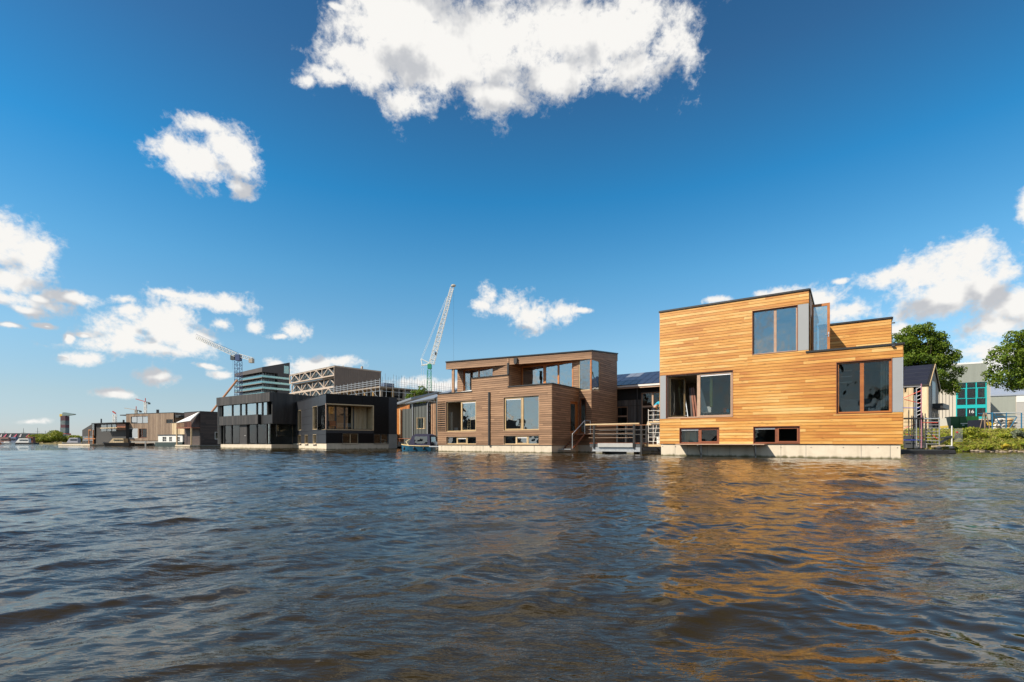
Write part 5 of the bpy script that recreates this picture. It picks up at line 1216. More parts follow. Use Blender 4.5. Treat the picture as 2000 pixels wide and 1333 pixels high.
def far_shore():
    o = MB().prism([(-800, 0), (-800, 8.6), (-374, 8.1), (-352, 5.2), (-346, 0)], 380, 410, 'y').build('harbour_hall', mat('dark hall sheet', (.03, .042, .05), .8, 0, .3, .05))
    tag(o, 'long low dark hall on the far left shore', 'hall')
    m = mat('hall sign paint', (.5, .45, .45), .7)
    for k, u_ in enumerate((2, 9, 20, 29, 40, 53)):
        p = P3(u_, 851, 379.8); MB().hexa([(p[0]-1.3,p[1],p[2]-1.2),(p[0]+.3,p[1],p[2]-1.2),(p[0]+.3,379.95,p[2]-1.2),(p[0]-1.3,379.95,p[2]-1.2),(p[0]+.2+k%2,p[1],p[2]+1.2),(p[0]+.9+k%2,p[1],p[2]+1.2),(p[0]+.9+k%2,379.95,p[2]+1.2),(p[0]+.2+k%2,379.95,p[2]+1.2)]).build('painted_mark', mat('pink sign paint', (.5, .1, .16)) if k % 2 else m, o)
    for i, (u_, v_) in enumerate(((46, 837), (73.5, 836), (88.5, 842), (9.5, 843))):
        Y = 700; p = P3(u_, 880, Y); t = MB().bar((0, 0, 0), (0, 0, P3(u_, v_, Y)[2]), .35, 4, .2).bar((-3, 0, P3(u_, v_ + 8, Y)[2]), (3, 0, P3(u_, v_ + 8, Y)[2]), .2, 4).build('harbour_mast', DKSTEEL)
        t.location = (p[0], Y, 0); tag(t, ['thin distant mast above the left half of the dark hall', 'tallest thin distant mast above the right end of the dark hall', 'thin distant mast above the bushes right of the dark hall', 'thin distant mast near the far left picture edge'][i], 'mast', 'distant masts')
    q = MB().prism([(-240, 330), (-190, 318), (-150, 210), (-158, 205), (-200, 300), (-245, 318)], -.6, .9).build('quay_wall', mat('dark quay', (.03, .03, .028), .9)); tag(q, 'dark low quay under the bushes on the far left shore', 'quay')
far_shore()
# ------------------------------------------------------------------ foliage
def leafmat(name, c1, c2, tr=.25):
    m = bpy.data.materials.new(name); m.use_nodes = True; nt = m.node_tree; N = nt.nodes; L = nt.links
    b = N['Principled BSDF']; b.inputs['Roughness'].default_value = .55; b.inputs['Specular IOR Level'].default_value = .35
    g = N.new('ShaderNodeNewGeometry'); mx = N.new('ShaderNodeMix'); mx.data_type = 'RGBA'
    L.new(g.outputs['Random Per Island'], mx.inputs[0]); mx.inputs[6].default_value = (*c1, 1); mx.inputs[7].default_value = (*c2, 1)
    L.new(mx.outputs[2], b.inputs['Base Color'])
    t = N.new('ShaderNodeBsdfTranslucent'); L.new(mx.outputs[2], t.inputs[0])
    ms = N.new('ShaderNodeMixShader'); ms.inputs[0].default_value = tr; L.new(b.outputs[0], ms.inputs[1]); L.new(t.outputs[0], ms.inputs[2])
    L.new(ms.outputs[0], N['Material Output'].inputs[0]); return m
LEAF = leafmat('tree leaves', (.06, .125, .008), (.16, .21, .015), .35); LEAF2 = leafmat('bush leaves', (.12, .18, .012), (.32, .31, .03)); LEAF3 = leafmat('grass blades', (.17, .19, .02), (.34, .29, .07))
LEAF4 = leafmat('yellow flowers', (.55, .42, .03), (.35, .3, .05)); LEAF5 = leafmat('silvery leaves', (.10, .13, .07), (.2, .22, .15))
def leaves(P, Nn, size, seed, asp=.6):
    rng = np.random.default_rng(seed); n = len(P)
    nn = Nn + rng.normal(0, .55, (n, 3)); nn /= np.linalg.norm(nn, axis=1)[:, None] + 1e-9
    t = np.cross(nn, rng.normal(0, 1, (n, 3))); t /= np.linalg.norm(t, axis=1)[:, None] + 1e-9; b = np.cross(nn, t)
    s = size * rng.uniform(.6, 1.35, (n, 1))
    V = np.stack([P - t*s*.5, P + b*s*asp*.5, P + t*s*.5 + nn*s*.08, P - b*s*asp*.5], 1).reshape(-1, 3)
    return V, np.arange(n * 4).reshape(n, 4)
def crown_points(clumps, per, rng, flat=.75):
    P = []; N_ = []
    for (c, r) in clumps:
        k = max(20, int(per * r * r)); d = rng.normal(0, 1, (k, 3)); d[:, 2] = d[:, 2] + .35; d /= np.linalg.norm(d, axis=1)[:, None]
        rad = r * rng.uniform(.35, 1.08, (k, 1)) ** .6
        P.append(np.array(c) + d * rad * np.array([1, 1, flat])); N_.append(d)
    return np.concatenate(P), np.concatenate(N_)
TRB = mat('tree bark', (.09, .07, .05), .9, 0, .4, 3, .5, 10)
def tree(label, base, h0, env, seed, per=230, leaf=.26, rc=(.55, 1.05), ncl=110, trunk_r=.22, m=None, group=None):
    """env: list of ellipsoids (dx,dy,z,rx,ry,rz) making up the crown"""
    rng = np.random.default_rng(seed); t = thing('tree', label, 'tree', base, 0, group)
    cl = []; tot = sum(e[3]*e[4]*e[5] for e in env)
    for e in env:
        for _ in range(max(4, int(ncl * e[3]*e[4]*e[5] / tot))):
            d = rng.normal(0, 1, 3); d /= np.linalg.norm(d); q = rng.uniform(.25, 1) ** .45
            cl.append((np.array([e[0] + d[0]*e[3]*q, e[1] + d[1]*e[4]*q, e[2] + d[2]*e[5]*q]), rng.uniform(*rc)))
    b = MB(); zc = sum(e[2] for e in env) / len(env); z0 = h0
    b.bar((0, 0, 0), (.05, 0, z0), trunk_r, 9, trunk_r * .8); b.bar((.05, 0, z0), (.1, .05, zc), trunk_r * .8, 8, trunk_r * .4)
    b.build('trunk', TRB, t)
    lb = MB(); idx = rng.choice(len(cl), min(26, len(cl)), replace=False)
    for i in idx:
        c = cl[i][0]; zs = z0 + (min(c[2], zc) - z0) * rng.uniform(.1, .7); a = Vector((.06, .02, max(z0 * .8, zs))); mid = a.lerp(Vector(c), .5) + Vector((0, 0, -.25))
        lb.bar(a, mid, .07, 5, .05); lb.bar(mid, c, .05, 5, .015)
    o = lb.build('limbs', TRB, t); o['kind'] = 'stuff'
    P, Nn = crown_points(cl, per, rng); V, F = leaves(P, Nn, leaf, seed)
    link('crown', mesh_np('crown', V, F, m or LEAF), t)
    return t
def bush(label, base, r, h, seed, m=None, n=900, leaf=.16, group=None, name='bush', cat='bush'):
    rng = np.random.default_rng(seed); cl = []
    for _ in range(max(5, int(9 * r))):
        a = rng.uniform(0, 6.28); q = r * rng.uniform(0, .8); cl.append((np.array([math.cos(a)*q, math.sin(a)*q*.7, h * rng.uniform(.25, .8)]), rng.uniform(.3, .5) * min(r, h)))
    P, Nn = crown_points(cl, n / max(1, len(cl)) / (.16 * min(r, h)**2), rng); P[:, 2] = np.abs(P[:, 2]); V, F = leaves(P, Nn, leaf, seed)
    t = thing(name, label, cat, base, 0, group); link('foliage', mesh_np('foliage', V, F, m or LEAF2), t)
    st = MB()
    for k in range(6): st.bar((0, 0, -.1), cl[k % len(cl)][0], .03, 4, .01)
    o = st.build('stems', TRB, t); o['kind'] = 'stuff'; return t
def at(u, v, Y): return P3(u, v, Y)
def trees_right():
    k = 62 / FPX
    b = P3(1812, 865, 62); e = lambda u, v, ru, rv, Y=62: ((u - 1812)*k, 0, CAM_H + (865 - v)*k - 1.75, ru*k, ru*k*.8, rv*k)
    tree('leafy deciduous tree behind the small gabled timber house', (b[0], 62, 1.75), 4.5,
         [e(1798, 668, 42, 34), e(1765, 680, 26, 36), e(1775, 715, 40, 30), e(1825, 700, 38, 34), e(1845, 725, 26, 24), e(1838, 755, 28, 22), e(1800, 740, 40, 25)], 3, per=330, ncl=210, leaf=.25, rc=(.5, .95))
    k = 50 / FPX; b = P3(2045, 865, 50); e = lambda u, v, ru, rv: ((u - 2045)*k, 0, CAM_H + (865 - v)*k - 1.75, ru*k, ru*k*.8, rv*k)
    tree('leafy deciduous tree cut by the right picture edge above the blue rack', (b[0], 50, 1.75), 4.0,
         [e(2010, 675, 40, 36), e(1965, 700, 34, 26), e(1960, 733, 32, 20), e(2010, 735, 44, 24), e(2060, 690, 60, 60), e(1985, 748, 30, 14)], 8, per=380, ncl=220, leaf=.22, rc=(.4, .85))
    # small green tree behind the construction scaffolding
    k = 80 / FPX; b = P3(815, 865, 80)
    tree('small bright green tree between the scaffolded building and the grey metal roof', (b[0], 80, 1.7), 4.5, [(0, 0, 6.4, 1.7, 1.4, 1.1), (.8, 0, 7.2, .7, .7, .8)], 12, per=260, ncl=24, leaf=.25, rc=(.4, .7), trunk_r=.12)
    for i, (u, Y, r, h, lab) in enumerate(((74, 300, 6.5, 5.2, 'rounded bush left of the painted harbour crane'), (100, 300, 8, 6.5, 'largest bush just left of the painted harbour crane'), (88, 296, 6, 4.0, 'low dark bush between the two rounded bushes'), (113, 305, 4, 8.5, 'taller ragged bush beside the painted harbour crane'),
            (137, 310, 6, 4.6, 'yellow green bush right of the painted harbour crane'), (151, 300, 6, 4.4, 'yellow green bush beside the black barn house'))):
        p = P3(u, 865, Y); bush(lab, (p[0], Y, .6), r, h, 40 + i, LEAF2, 2600, .75, 'bushes on the far left shore')
trees_right()
# ------------------------------------------------------------------ dark solar-roofed house in the gap
def solar_house():
    fr = OF.sub(-17.7, 13, 0); on = fr.on; x = lambda u, y=0: on(u, 800, y)[0]
    H_ = house('floating_house', 'dark timber floating house with a solar panel roof between the brown and ochre houses', fr)
    ze = on(1245, 757)[1]; zr = on(1250, 729.3, 4.2)[1]; a, b = x(1190), x(1310)
    GB = wood('grey vertical boards', (.13, .12, .11), (.09, .083, .075), (.06, .055, .05), .7, .2, axis='z')
    w1 = fr.rect(1203, 1226, 794.5, 858, 794.5, 858); w2 = fr.rect(1252, 1290, 766, 858)
    rg = [(a, b, .7, ze)]; wl, wf = wall(H_, fr, 0, 0, 0, rg, [w1, w2])
    boards_v(wl, [(a, b, .7, on(1245, 781)[1])], [w1, w2], .28, GB, gap=.02, seed=5)
    MB().box(a, x(1251), -.02, .0, on(1245, 780.5)[1], ze).build('upper_band', MEMB, wl)
    MB().box(a, w2[0], -.04, .0, on(1230, 793.6)[1], on(1230, 793)[1]).build('rail', MEMB, wl)
    window(H_, wf, wl, w1, [], PINK_W, PINK_W, GLASS_D, fw=.08, trans=[(on(1215, 813.5)[1], .12)], sill=False)
    window(H_, wf, wl, w2, [(x(1274), .14)], PINK_W, DKSTEEL, GLASS_D, fw=.08, trans=[(on(1270, 794)[1], .16)], sill=False)
    # roof slab and solar panels
    roof = MB(); y0, y1 = -.5, 4.2
    zq = lambda y, o=0: ze + .15 + (zr - ze - .15) * (y - y0) / (y1 - y0) + o
    xl0, xl1 = x(1203 - 4), x(1203, 0)
    roof.hexa([(a - 1, y0, ze), (b, y0, ze), (b, y1, zr - .15), (a - 1, y1, zr - .15), (a - 1, y0, ze + .15), (b, y0, ze + .15), (b, y1, zr), (a - 1, y1, zr)])
    ro = roof.build('roof', BLACK, H_)
    MB().box(a - 1, b, y0 - .06, y0 - .003, ze - .12, ze + .17).build('fascia', PINK_W, H_); MB().box(a-1, b, y0 - .12, y0 - .063, ze + .02, ze + .17).build('gutter', WHITE, H_)
    SP = mat('solar cell panel', (.02, .022, .045), .22, .1, .2, 2)
    nx = 9; xs = [a - .9 + (b - a + .8) * i / nx for i in range(nx + 1)]
    for j in range(3):
        ya, yb = y0 + .1 + j * 1.5, y0 + .1 + (j + 1) * 1.5 - .04
        for i in range(nx):
            MB().hexa([(xs[i] + .02, ya, zq(ya, .03)), (xs[i+1] - .02, ya, zq(ya, .03)), (xs[i+1] - .02, yb, zq(yb, .03)), (xs[i] + .02, yb, zq(yb, .03)), (xs[i] + .02, ya, zq(ya, .07)), (xs[i+1] - .02, ya, zq(ya, .07)), (xs[i+1] - .02, yb, zq(yb, .07)), (xs[i] + .02, yb, zq(yb, .07))]).build('solar_panel' if not (j == 2 and i in (2, 3)) else 'roof_window', SP if not (j == 2 and i in (2, 3)) else mat('roof window glass', (.16, .17, .2), .2), ro)
    MB().bar((x(1245.5), -.1, 1.2), (x(1245.5), -.1, ze), .07, 8).build('downpipe', BLACK, H_)
    MB().box(a, b, .2, 6, -.6, .72).build('hull', CONC_G, H_); MB().box(a, b, 5, 5.1, .7, ze).box(b - .1, b, .3, 5, .7, ze).box(a, a + .1, .3, 5, .7, ze).build('wall', GB, H_)
    slab(H_, 'partition', DARK, a + .2, b - .2, 2.5, 2.6, .7, ze)
solar_house()
# ------------------------------------------------------------------ steel jetty with railings, scaffold, person
def jetty():
    fr = Fr(*P3(1237, 880, 33.5)[:2], A_ANG); on = fr.on; x = lambda u, y=0: on(u, 850, y)[0]
    J = thing('jetty', 'grey steel floating jetty with dark railings between the brown and ochre houses', 'jetty', (fr.x, fr.y, 0), fr.a)
    a, b = x(1157), x(1251); zt, zb = on(1200, 874)[1], on(1200, 881.5)[1]
    MB().box(a, b, 0, .12, zb, zt).box(a, b, -.1, .2, zb - .03, zb).build('edge_beam', STEEL, J)
    MB().box(x(1169), x(1237), -.14, -.02, on(1200, 873.6)[1], on(1200, 866)[1]).build('side_plate', mat('pale grey plate', (.36, .36, .35), .6, 0, .15, 4), J)
    for i in range(24):
        s = x(1152) + i * (x(1254) - x(1152)) / 24; MB().box(s, s + .14, -.05, 3.2, zt + .26, zt + .31).build('deck_board', RED_W, J)
    MB().box(x(1152), x(1254), .0, 3.0, zt, zt + .25).build('deck_frame', DKSTEEL, J)
    for u_ in (1171, 1232): MB().box(x(u_) - .25, x(u_) + .25, -.1, .4, -.5, zb - .03).build('float_bracket', CONC_G, J)
    MB().box(a + .3, b - .3, .5, 3, -.4, zb).build('float', BLACK, J)
    for k, u_ in enumerate((1160.5, 1238.5)):
        MB().box(x(u_) - .06, x(u_) + .06, -.08, .05, zt - .1, on(u_, 829.5)[1]).build('post', BLACK, J)
    zh = on(1200, 828.6)[1]
    MB().hexa([(x(1144.5), -.12, zh - .05), (x(1249), -.12, zh - .05), (x(1249), .08, zh - .05), (x(1144.5), .08, zh - .05), (x(1144.5), -.12, zh + .04), (x(1249), -.12, zh + .04), (x(1249), .08, zh + .04), (x(1144.5), .08, zh + .04)]).build('handrail', CREAM_W, J)
    for v_ in (838.5, 847, 855.3): z = on(1200, v_)[1]; MB().bar((x(1150), -.03, z), (x(1238), -.03, z), .012, 6).build('rail', PINK_W, J)
    for u_ in (1205, 1222, 1252, 1262): MB().box(x(u_, 3) - .05, x(u_, 3) + .05, 3, 3.1, zt + .3, zh).build('post', BLACK, J)
    for z in (zh, zh - .35, zh - .7): MB().bar((x(1160, 3), 3.05, z), (x(1285, 3), 3.05, z), .016, 6).build('rail', ORANGE_W if z == zh else DKSTEEL, J)
    for q in (1.5, 2.8): MB().bar((x(1270), q, zt - .1), (x(1289), q - .6, -.1), .045, 6).build('strut', STEEL, J)
    MB().box(x(1254), x(1290), .4, 3.2, zt + .05, zt + .2).build('walkway', CREAM_W, J)
    lift = MB().box(x(1251), x(1254.5), -.06, .06, zt - .5, zt + .9).build('post', BLACK, J)
    t = thing('timber_stack', 'planks with yellow ends stacked on the jetty rail level by the scaffold', 'timber', (*fr.world(x(1254), .9), zh - .1), fr.a)
    for i in range(3): MB().box(i * .03, 1.3 - .05 * i, 0, .3, .09 * i, .09 * i + .08).build('plank', PALE, t)
    for (u_, w_) in ((1276, .34), (1284, .3)):
        o = MB().bar((0, 0, 0), (0, 0, .5), .15, 10, .16).build('bucket', WHITE); o.location = (*fr.world(x(u_), 1.2), zt + .2)
        tag(o, 'white bucket on the walkway, %s of two under the white scaffold' % ('left' if u_ == 1276 else 'right'), 'bucket', 'white buckets under the scaffold')
    # scaffold tower
    s0 = x(1266.5, .6); S = thing('scaffold_tower', 'white rolling scaffold tower against the left edge of the ochre house', 'scaffold', (*fr.world(s0, .6), zt + .2), fr.a)
    Hs = on(1266, 800, .6)[1] - zt - .2; w_ = 1.35
    for (xx, yy) in ((0, 0), (w_, 0), (0, 1.0), (w_, 1.0)): MB().bar((xx, yy, 0), (xx, yy, Hs), .022, 6).build('upright', WHITE, S)
    for i in range(8):
        z = .2 + i * (Hs - .3) / 7.0; MB().bar((0, 0, z), (w_, 0, z), .016, 5).build('rung', WHITE, S)
        if i % 2: MB().bar((0, 1.0, z), (w_, 1, z), .016, 5).build('rung', WHITE, S)
    MB().box(0, w_, .1, .9, Hs * .62, Hs * .62 + .05).build('platform', PALE, S)
    for s in (0, .3): MB().bar((.35 + s, 0.05, .2), (.55 + s, .05, Hs * .55), .02, 5).build('brace', WHITE, S)
    # person in a turquoise shirt bending over on the scaffold, mostly hidden by the house corner
    pz = on(1281, 845, .9)[1]
    fx, fy = fr.world(x(1279, 1.1), 1.1)
    T = thing('person', 'person in a turquoise T-shirt bending forward on the white scaffold', 'person', (fx, fy, 0), fr.a)
    zpl = zt + .2 + Hs * .62 + .05; 
    body([ # pelvis root, torso, neck, head, arms, legs (local)
        ], T, zpl)
    return fr
def skin_mesh(name, verts, edges, radii, m, parent, root=0, sub=2):
    me = bpy.data.meshes.new(name); me.from_pydata(verts, edges, []); o = bpy.data.objects.new(name, me); COL.objects.link(o); o.parent = parent
    md = o.modifiers.new('skin', 'SKIN'); md.use_smooth_shade = True
    lay = me.skin_vertices[0].data if me.skin_vertices else None
    for i, r in enumerate(radii):
        lay[i].radius = (r, r) if not isinstance(r, tuple) else r
        lay[i].use_root = (i == root)
    ss = o.modifiers.new('sub', 'SUBSURF'); ss.levels = sub; ss.render_levels = sub
    me.materials.append(m); return o
SKIN = mat('skin', (.45, .26, .18), .5)
def body(_, T, z):
    # standing, bent forward to the right (local +x), hands on the rail
    V = [(0, 0, .95), (.12, 0, 1.15), (.3, 0, 1.32), (.42, 0, 1.38), (.52, 0, 1.42), (.62, 0, 1.44),      # 0 pelvis .. 5 head
         (-.02, -.1, .88), (.04, -.12, .48), (-.02, -.13, .08), (.14, -.14, .03),                          # leg
         (-.02, .1, .88), (.0, .12, .48), (-.08, .13, .08), (.08, .14, .03),
         (.34, -.2, 1.32), (.42, -.24, 1.08), (.6, -.2, .95), (.67, -.19, .92),
         (.34, .2, 1.32), (.44, .24, 1.08), (.62, .2, .96), (.69, .19, .93)]
    E = [(0,1),(1,2),(2,3),(3,4),(4,5),(0,6),(6,7),(7,8),(8,9),(0,10),(10,11),(11,12),(12,13),(2,14),(14,15),(15,16),(16,17),(2,18),(18,19),(19,20),(20,21)]
    r = [.15,.14,.15,.07,.06,.1,.09,.06,.045,.04,.09,.06,.045,.04,.06,.045,.032,.035,.06,.045,.032,.035]
    try: 
        o = skin_mesh('body', [(a, b, c + z) for a, b, c in V], E, r, SKIN, T)
    except Exception: return
    # clothing: a turquoise shirt and dark trousers just over the body
    sh = mat('turquoise cotton', (.02, .35, .5), .8, 0, .2, 6); tr = mat('dark work trousers', (.03, .035, .05), .8, 0, .2, 6)
    Vs = [V[0], V[1], V[2], (.36, 0, 1.35), V[14], (.4, -.23, 1.16), V[18], (.41, .23, 1.17)]
    skin_mesh('shirt', [(a, b, c + z) for a, b, c in Vs], [(0,1),(1,2),(2,3),(2,4),(4,5),(2,6),(6,7)], [.165,.155,.17,.1,.085,.07,.085,.07], sh, T)
    Vt = [V[0], V[6], V[7], V[8], V[10], V[11], V[12]]
    skin_mesh('trousers', [(a, b, c + z) for a, b, c in Vt], [(0,1),(1,2),(2,3),(0,4),(4,5),(5,6)], [.16,.11,.08,.075,.11,.08,.075], tr, T)
    hd = V[5]
    MB().ball((hd[0], 0, hd[2] + z + .05), .105, .1, .1, 10, 7).build('hair', mat('brown hair', (.06, .035, .02), .8), T)
    for s in (-1, 1):
        h = V[17] if s < 0 else V[21]; m = MB(); c = Vector((h[0], h[1], h[2] + z))
        for k in range(4):
            p = c + Vector((.03, (k - 1.5) * .021, 0)); m.path([p, p + Vector((.035 + .004 * (k % 3), 0, -.008)), p + Vector((.05, 0, -.035))], .009, 6)
        m.path([c + Vector((0, -s * .03, 0)), c + Vector((.03, -s * .05, -.01)), c + Vector((.05, -s * .045, -.02))], .01, 6)
        m.build('hand', SKIN, T)
JF = jetty()
# ------------------------------------------------------------------ small gabled timber house and scaffolding at the right
def gabled():
    fr = fr_at(1813.5, 0, 2060, True, 48); on = fr.on; lf = fr.sub(0, 0, R(-90))
    H_ = house('floating_house', 'small gabled floating house in pale timber with dark roof, right of the ochre house', fr)
    W = on(1833, 800)[0]; ze = on(1813.5, 750.5)[1]; za = ze + 2.15; L = 9
    zb = on(1813.5, 870)[1]; GG = wood('greyed pale boards', (.34, .31, .28), (.28, .255, .235), (.2, .185, .17), .7, .1, axis='z')
    # gable wall, board by board
    gw = MB(); gw.prism([(0, zb), (W, zb), (W, ze), (W / 2, za), (0, ze)], .03, .2, 'y'); gw = gw.build('gable_wall', MEMB, H_)
    n = 16; op = (on(1820.5, 760)[0], on(1827, 760)[0], on(1822, 789)[1], on(1822, 745)[1]); lo_ = (on(1820.5, 760)[0], on(1832, 760)[0], zb, on(1822, 806)[1])
    for i in range(n):
        s0, s1 = W * i / n, W * (i + 1) / n; t0 = ze + (za - ze) * min(s0, W - s0) / (W/2); t1 = ze + (za - ze) * min(s1, W - s1) / (W/2); sm = (s0 + s1) / 2
        if op[0] < sm < op[1]: segs = [(zb, op[2], None), (op[3], t0, t1)]
        else: segs = [(zb, t0, t1)]
        if lo_[0] < sm < lo_[1]: segs = [(max(a, lo_[3]), b, c) for a, b, c in segs if b > lo_[3]]
        for a, b, c in segs:
            c = b if c is None else c
            if b > a: MB().hexa([(s0+.01, 0, a), (s1-.01, 0, a), (s1-.01, .03, a), (s0+.01, .03, a), (s0+.01, 0, b), (s1-.01, 0, c), (s1-.01, .03, c), (s0+.01, .03, b)]).build('board', GG, gw)
    MB().box(op[0], op[1], -.01, .02, op[2], op[3]).build('glazed_slit', mat('black glazing', (.01, .01, .01), .25), gw)
    MB().box(lo_[0], lo_[1], -.01, .02, lo_[2], lo_[3]).build('glazed_doors', GLASS_D, gw)
    for k in range(5): s = lo_[0] + (lo_[1] - lo_[0]) * k / 4; MB().box(s - .05, s + .05, -.05, .0, lo_[2], lo_[3]).build('door_post', BLACK, gw)
    b0 = MB().box(op[0] - .05, W - .05, -.8, -.05, op[2] - .5, op[2] - .45).box(op[0] - .05, W - .05, -.85, -.8, op[2] - .5, op[2] - .02).box(op[0] - .1, op[0] - .05, -.85, -.05, op[2] - .5, op[2] - .02).box(W - .05, W, -.85, -.05, op[2]-.5, op[2] - .02).build('balcony', BLACK, H_)
    # long side towards the camera
    s = lambda u: lf.on(u, 800)[0]
    zz = lambda v, u=1800: lf.on(u, v)[1]
    rg = [(-L, 0, zb, ze)]; hl = [(s(1784), s(1799), zb + .1, ze - .15), (s(1765), s(1772), zz(768, 1770), zz(751, 1770))]
    sw, sf = wall(H_, fr, 0, 0, R(-90), rg, hl); boards_v(sw, rg, hl, .36, PALE, gap=.015, seed=4)
    window(H_, sf, sw, hl[1], [], CREAM_W, CREAM_W, GLASS_D, fw=.06)
    MB().box(hl[0][0], hl[0][1], .15, .18, hl[0][2], hl[0][3]).build('glazing', GLASS_D, sw)
    slab(H_, 'partition', DARK, 1.5, 1.6, .3, L - .2, zb, ze)
    # roof
    RS = mat('dark solar roof sheet', (.022, .023, .034), .3, .1, .15, 1)
    o = .18; ro = MB().hexa([(-o, -.1, ze - o*.7), (W/2, -.1, za), (W/2, L, za), (-o, L, ze - o*.7), (-o, -.1, ze + .1 - o*.7), (W/2, -.1, za + .1), (W/2, L, za + .1), (-o, L, ze + .1 - o*.7)]).hexa([(W/2, -.1, za), (W + o, -.1, ze - o*.7), (W + o, L, ze - o*.7), (W/2, L, za), (W/2, -.1, za + .1), (W + o, -.1, ze + .1 - o*.7), (W + o, L, ze + .1 - o*.7), (W/2, L, za + .1)]).build('roof', BLACK, H_)
    for j in range(5):
        f0, f1 = j / 5 + .01, (j + 1) / 5 - .01
        for i in range(4):
            y0, y1 = .1 + i * (L - .2) / 4, .1 + (i + 1) * (L - .2) / 4 - .04; xa, xb = -o + (W/2 + o) * f0, -o + (W/2 + o) * f1; z0_, z1_ = ze - o*.7 + .11 + (za - ze + o*.7) * f0, ze - o*.7 + .11 + (za - ze + o*.7) * f1
            MB().hexa([(xa, y0, z0_), (xb, y0, z1_), (xb, y1, z1_), (xa, y1, z0_), (xa, y0, z0_ + .04), (xb, y0, z1_ + .04), (xb, y1, z1_ + .04), (xa, y1, z0_ + .04)]).build('solar_panel', RS, ro)
    vb = MB(); 
    for (p, q) in (((-o, ze - o*.7), (W/2, za)), ((W/2, za), (W + o, ze - o*.7))): vb.hexa([(p[0], -.16, p[1] - .08), (q[0], -.16, q[1] - .08), (q[0], -.1, q[1] - .08), (p[0], -.1, p[1] - .08), (p[0], -.16, p[1] + .14), (q[0], -.16, q[1] + .14), (q[0], -.1, q[1] + .14), (p[0], -.1, p[1] + .14)])
    vb.build('barge_board', CREAM_W, H_)
    MB().box(.05, W - .05, .1, L, -.6, zb).build('hull', CONC_G, H_)
    MB().box(W - .1, W, .2, L, zb, ze).build('wall', GG, H_)
    # scaffold with coloured braces in front of the long side
    Y = 41; p0 = P3(1770, 880, Y); g = Fr(p0[0], p0[1], A_ANG); gx = lambda u, y=0: g.on(u, 820, y)[0]; gz = lambda u, v, y=0: g.on(u, v, y)[1]
    S = thing('scaffold', 'tall aluminium scaffold with red and blue braces right of the ochre house', 'scaffold', (p0[0], p0[1], 0), g.a)
    x0, x1, x2, x3 = gx(1762), gx(1790), gx(1799.5), gx(1834.5)
    zg = .35
    rdm = mat('red scaffold brace', (.5, .07, .05), .4, .2); blm = mat('blue scaffold brace', (.03, .06, .4), .4, .2); pk = mat('faded pink tube', (.45, .2, .25), .4, .3)
    for (xx, yy, zt_, m) in ((x1, 0, gz(1790, 758), ALU), (x2, 0, gz(1799, 750), pk), (x2 + .12, .1, gz(1800, 812), DKSTEEL), (x3, 0, gz(1834, 815), ALU), (gx(1807), 0, gz(1807, 808), DKSTEEL), (x1, 1.2, gz(1790, 770), ALU), (gx(1796), 0, gz(1796, 820), DKSTEEL), (gx(1786), .8, gz(1786, 812), DKSTEEL)):
        MB().bar((xx, yy, zg), (xx, yy, zt_), .04, 6).build('upright', m, S)
    for i in range(9):
        v = 758 + i * 7.5; z = gz(1795, v); MB().bar((x1, 0, z - .08), (x2, 0, z + .08), .025, 5).build('rung', ALU, S)
    for i in range(9):
        v = 818 + i * 6.2; z = gz(1820, v); MB().bar((gx(1807), 0, z), (x3, 0, z), .025, 5).build('rung', ALU, S)
    def br(u0, v0, u1, v1, m, y=0): MB().bar((gx(u0, y), y, gz(u0, v0, y)), (gx(u1, y), y, gz(u1, v1, y)), .032, 6).build('brace', m, S)
    br(1764, 778, 1799, 763.5, rdm); br(1766, 780.5, 1801, 789, rdm); br(1764, 797, 1796, 797.5, blm); br(1764, 756.5, 1799, 755, ALU)
    br(1766, 837, 1796, 826, rdm, .5); br(1802, 826, 1832, 826, rdm); br(1768, 848, 1806, 857, rdm, .5); br(1764, 860, 1800, 860, blm); br(1821, 850, 1831, 858, rdm)
    br(1807, 835, 1821, 851, DKSTEEL); br(1807, 849.5, 1821, 835, DKSTEEL); br(1764, 852, 1806, 852, DKSTEEL)
    MB().box(gx(1764), gx(1804), -.1, .8, gz(1790, 818.5), gz(1790, 816)).build('platform', BLACK, S); MB().box(gx(1804), x3, -.1, .8, gz(1815, 819), gz(1815, 817)).build('platform', ALU, S)
    for (xx, yy, v1) in ((gx(1776), .4, 800), (gx(1781), .1, 812), (gx(1803), .6, 806), (gx(1812), .9, 815), (gx(1822), .5, 817), (gx(1829), .2, 822)):
        MB().bar((xx, yy, zg), (xx, yy, gz(1800, v1)), .035, 6).build('upright', DKSTEEL, S)
    for v_ in (824, 832, 841, 847, 856, 864): MB().bar((gx(1766), .6, gz(1790, v_)), (gx(1812), .6, gz(1800, v_)), .022, 5).build('ledger', DKSTEEL, S)
    MB().box(gx(1767), gx(1790), .3, 1.2, zg, gz(1780, 851)).build('material_box', DKSTEEL, S); MB().box(gx(1793), gx(1812), .4, 1.0, zg, gz(1800, 866)).build('material_box', CONC_G, S)
    # dark pontoon
    Y = 36; p0 = P3(1764, 886, Y); g = Fr(p0[0], p0[1], R(-12)); T = thing('pontoon', 'long black floating pontoon low on the water right of the ochre house', 'pontoon', (p0[0], p0[1], 0), g.a)
    xe = g.on(1872, 886)[0]
    MB().box(-6, xe - .6, 0, 1.3, -.2, .22).build('float', BLACK, T); MB().bar((xe - .7, .5, .05), (xe, .5, .05), .24, 10).build('end_float', BLACK, T)
    MB().box(-6, xe - .9, .2, 1.1, .22, .30).build('walkway', DKSTEEL, T)
    for q in (1.2, 2.6, 3.4): MB().ball((q, .6, .42), .18, .14, .12).build('fitting', DKSTEEL, T)
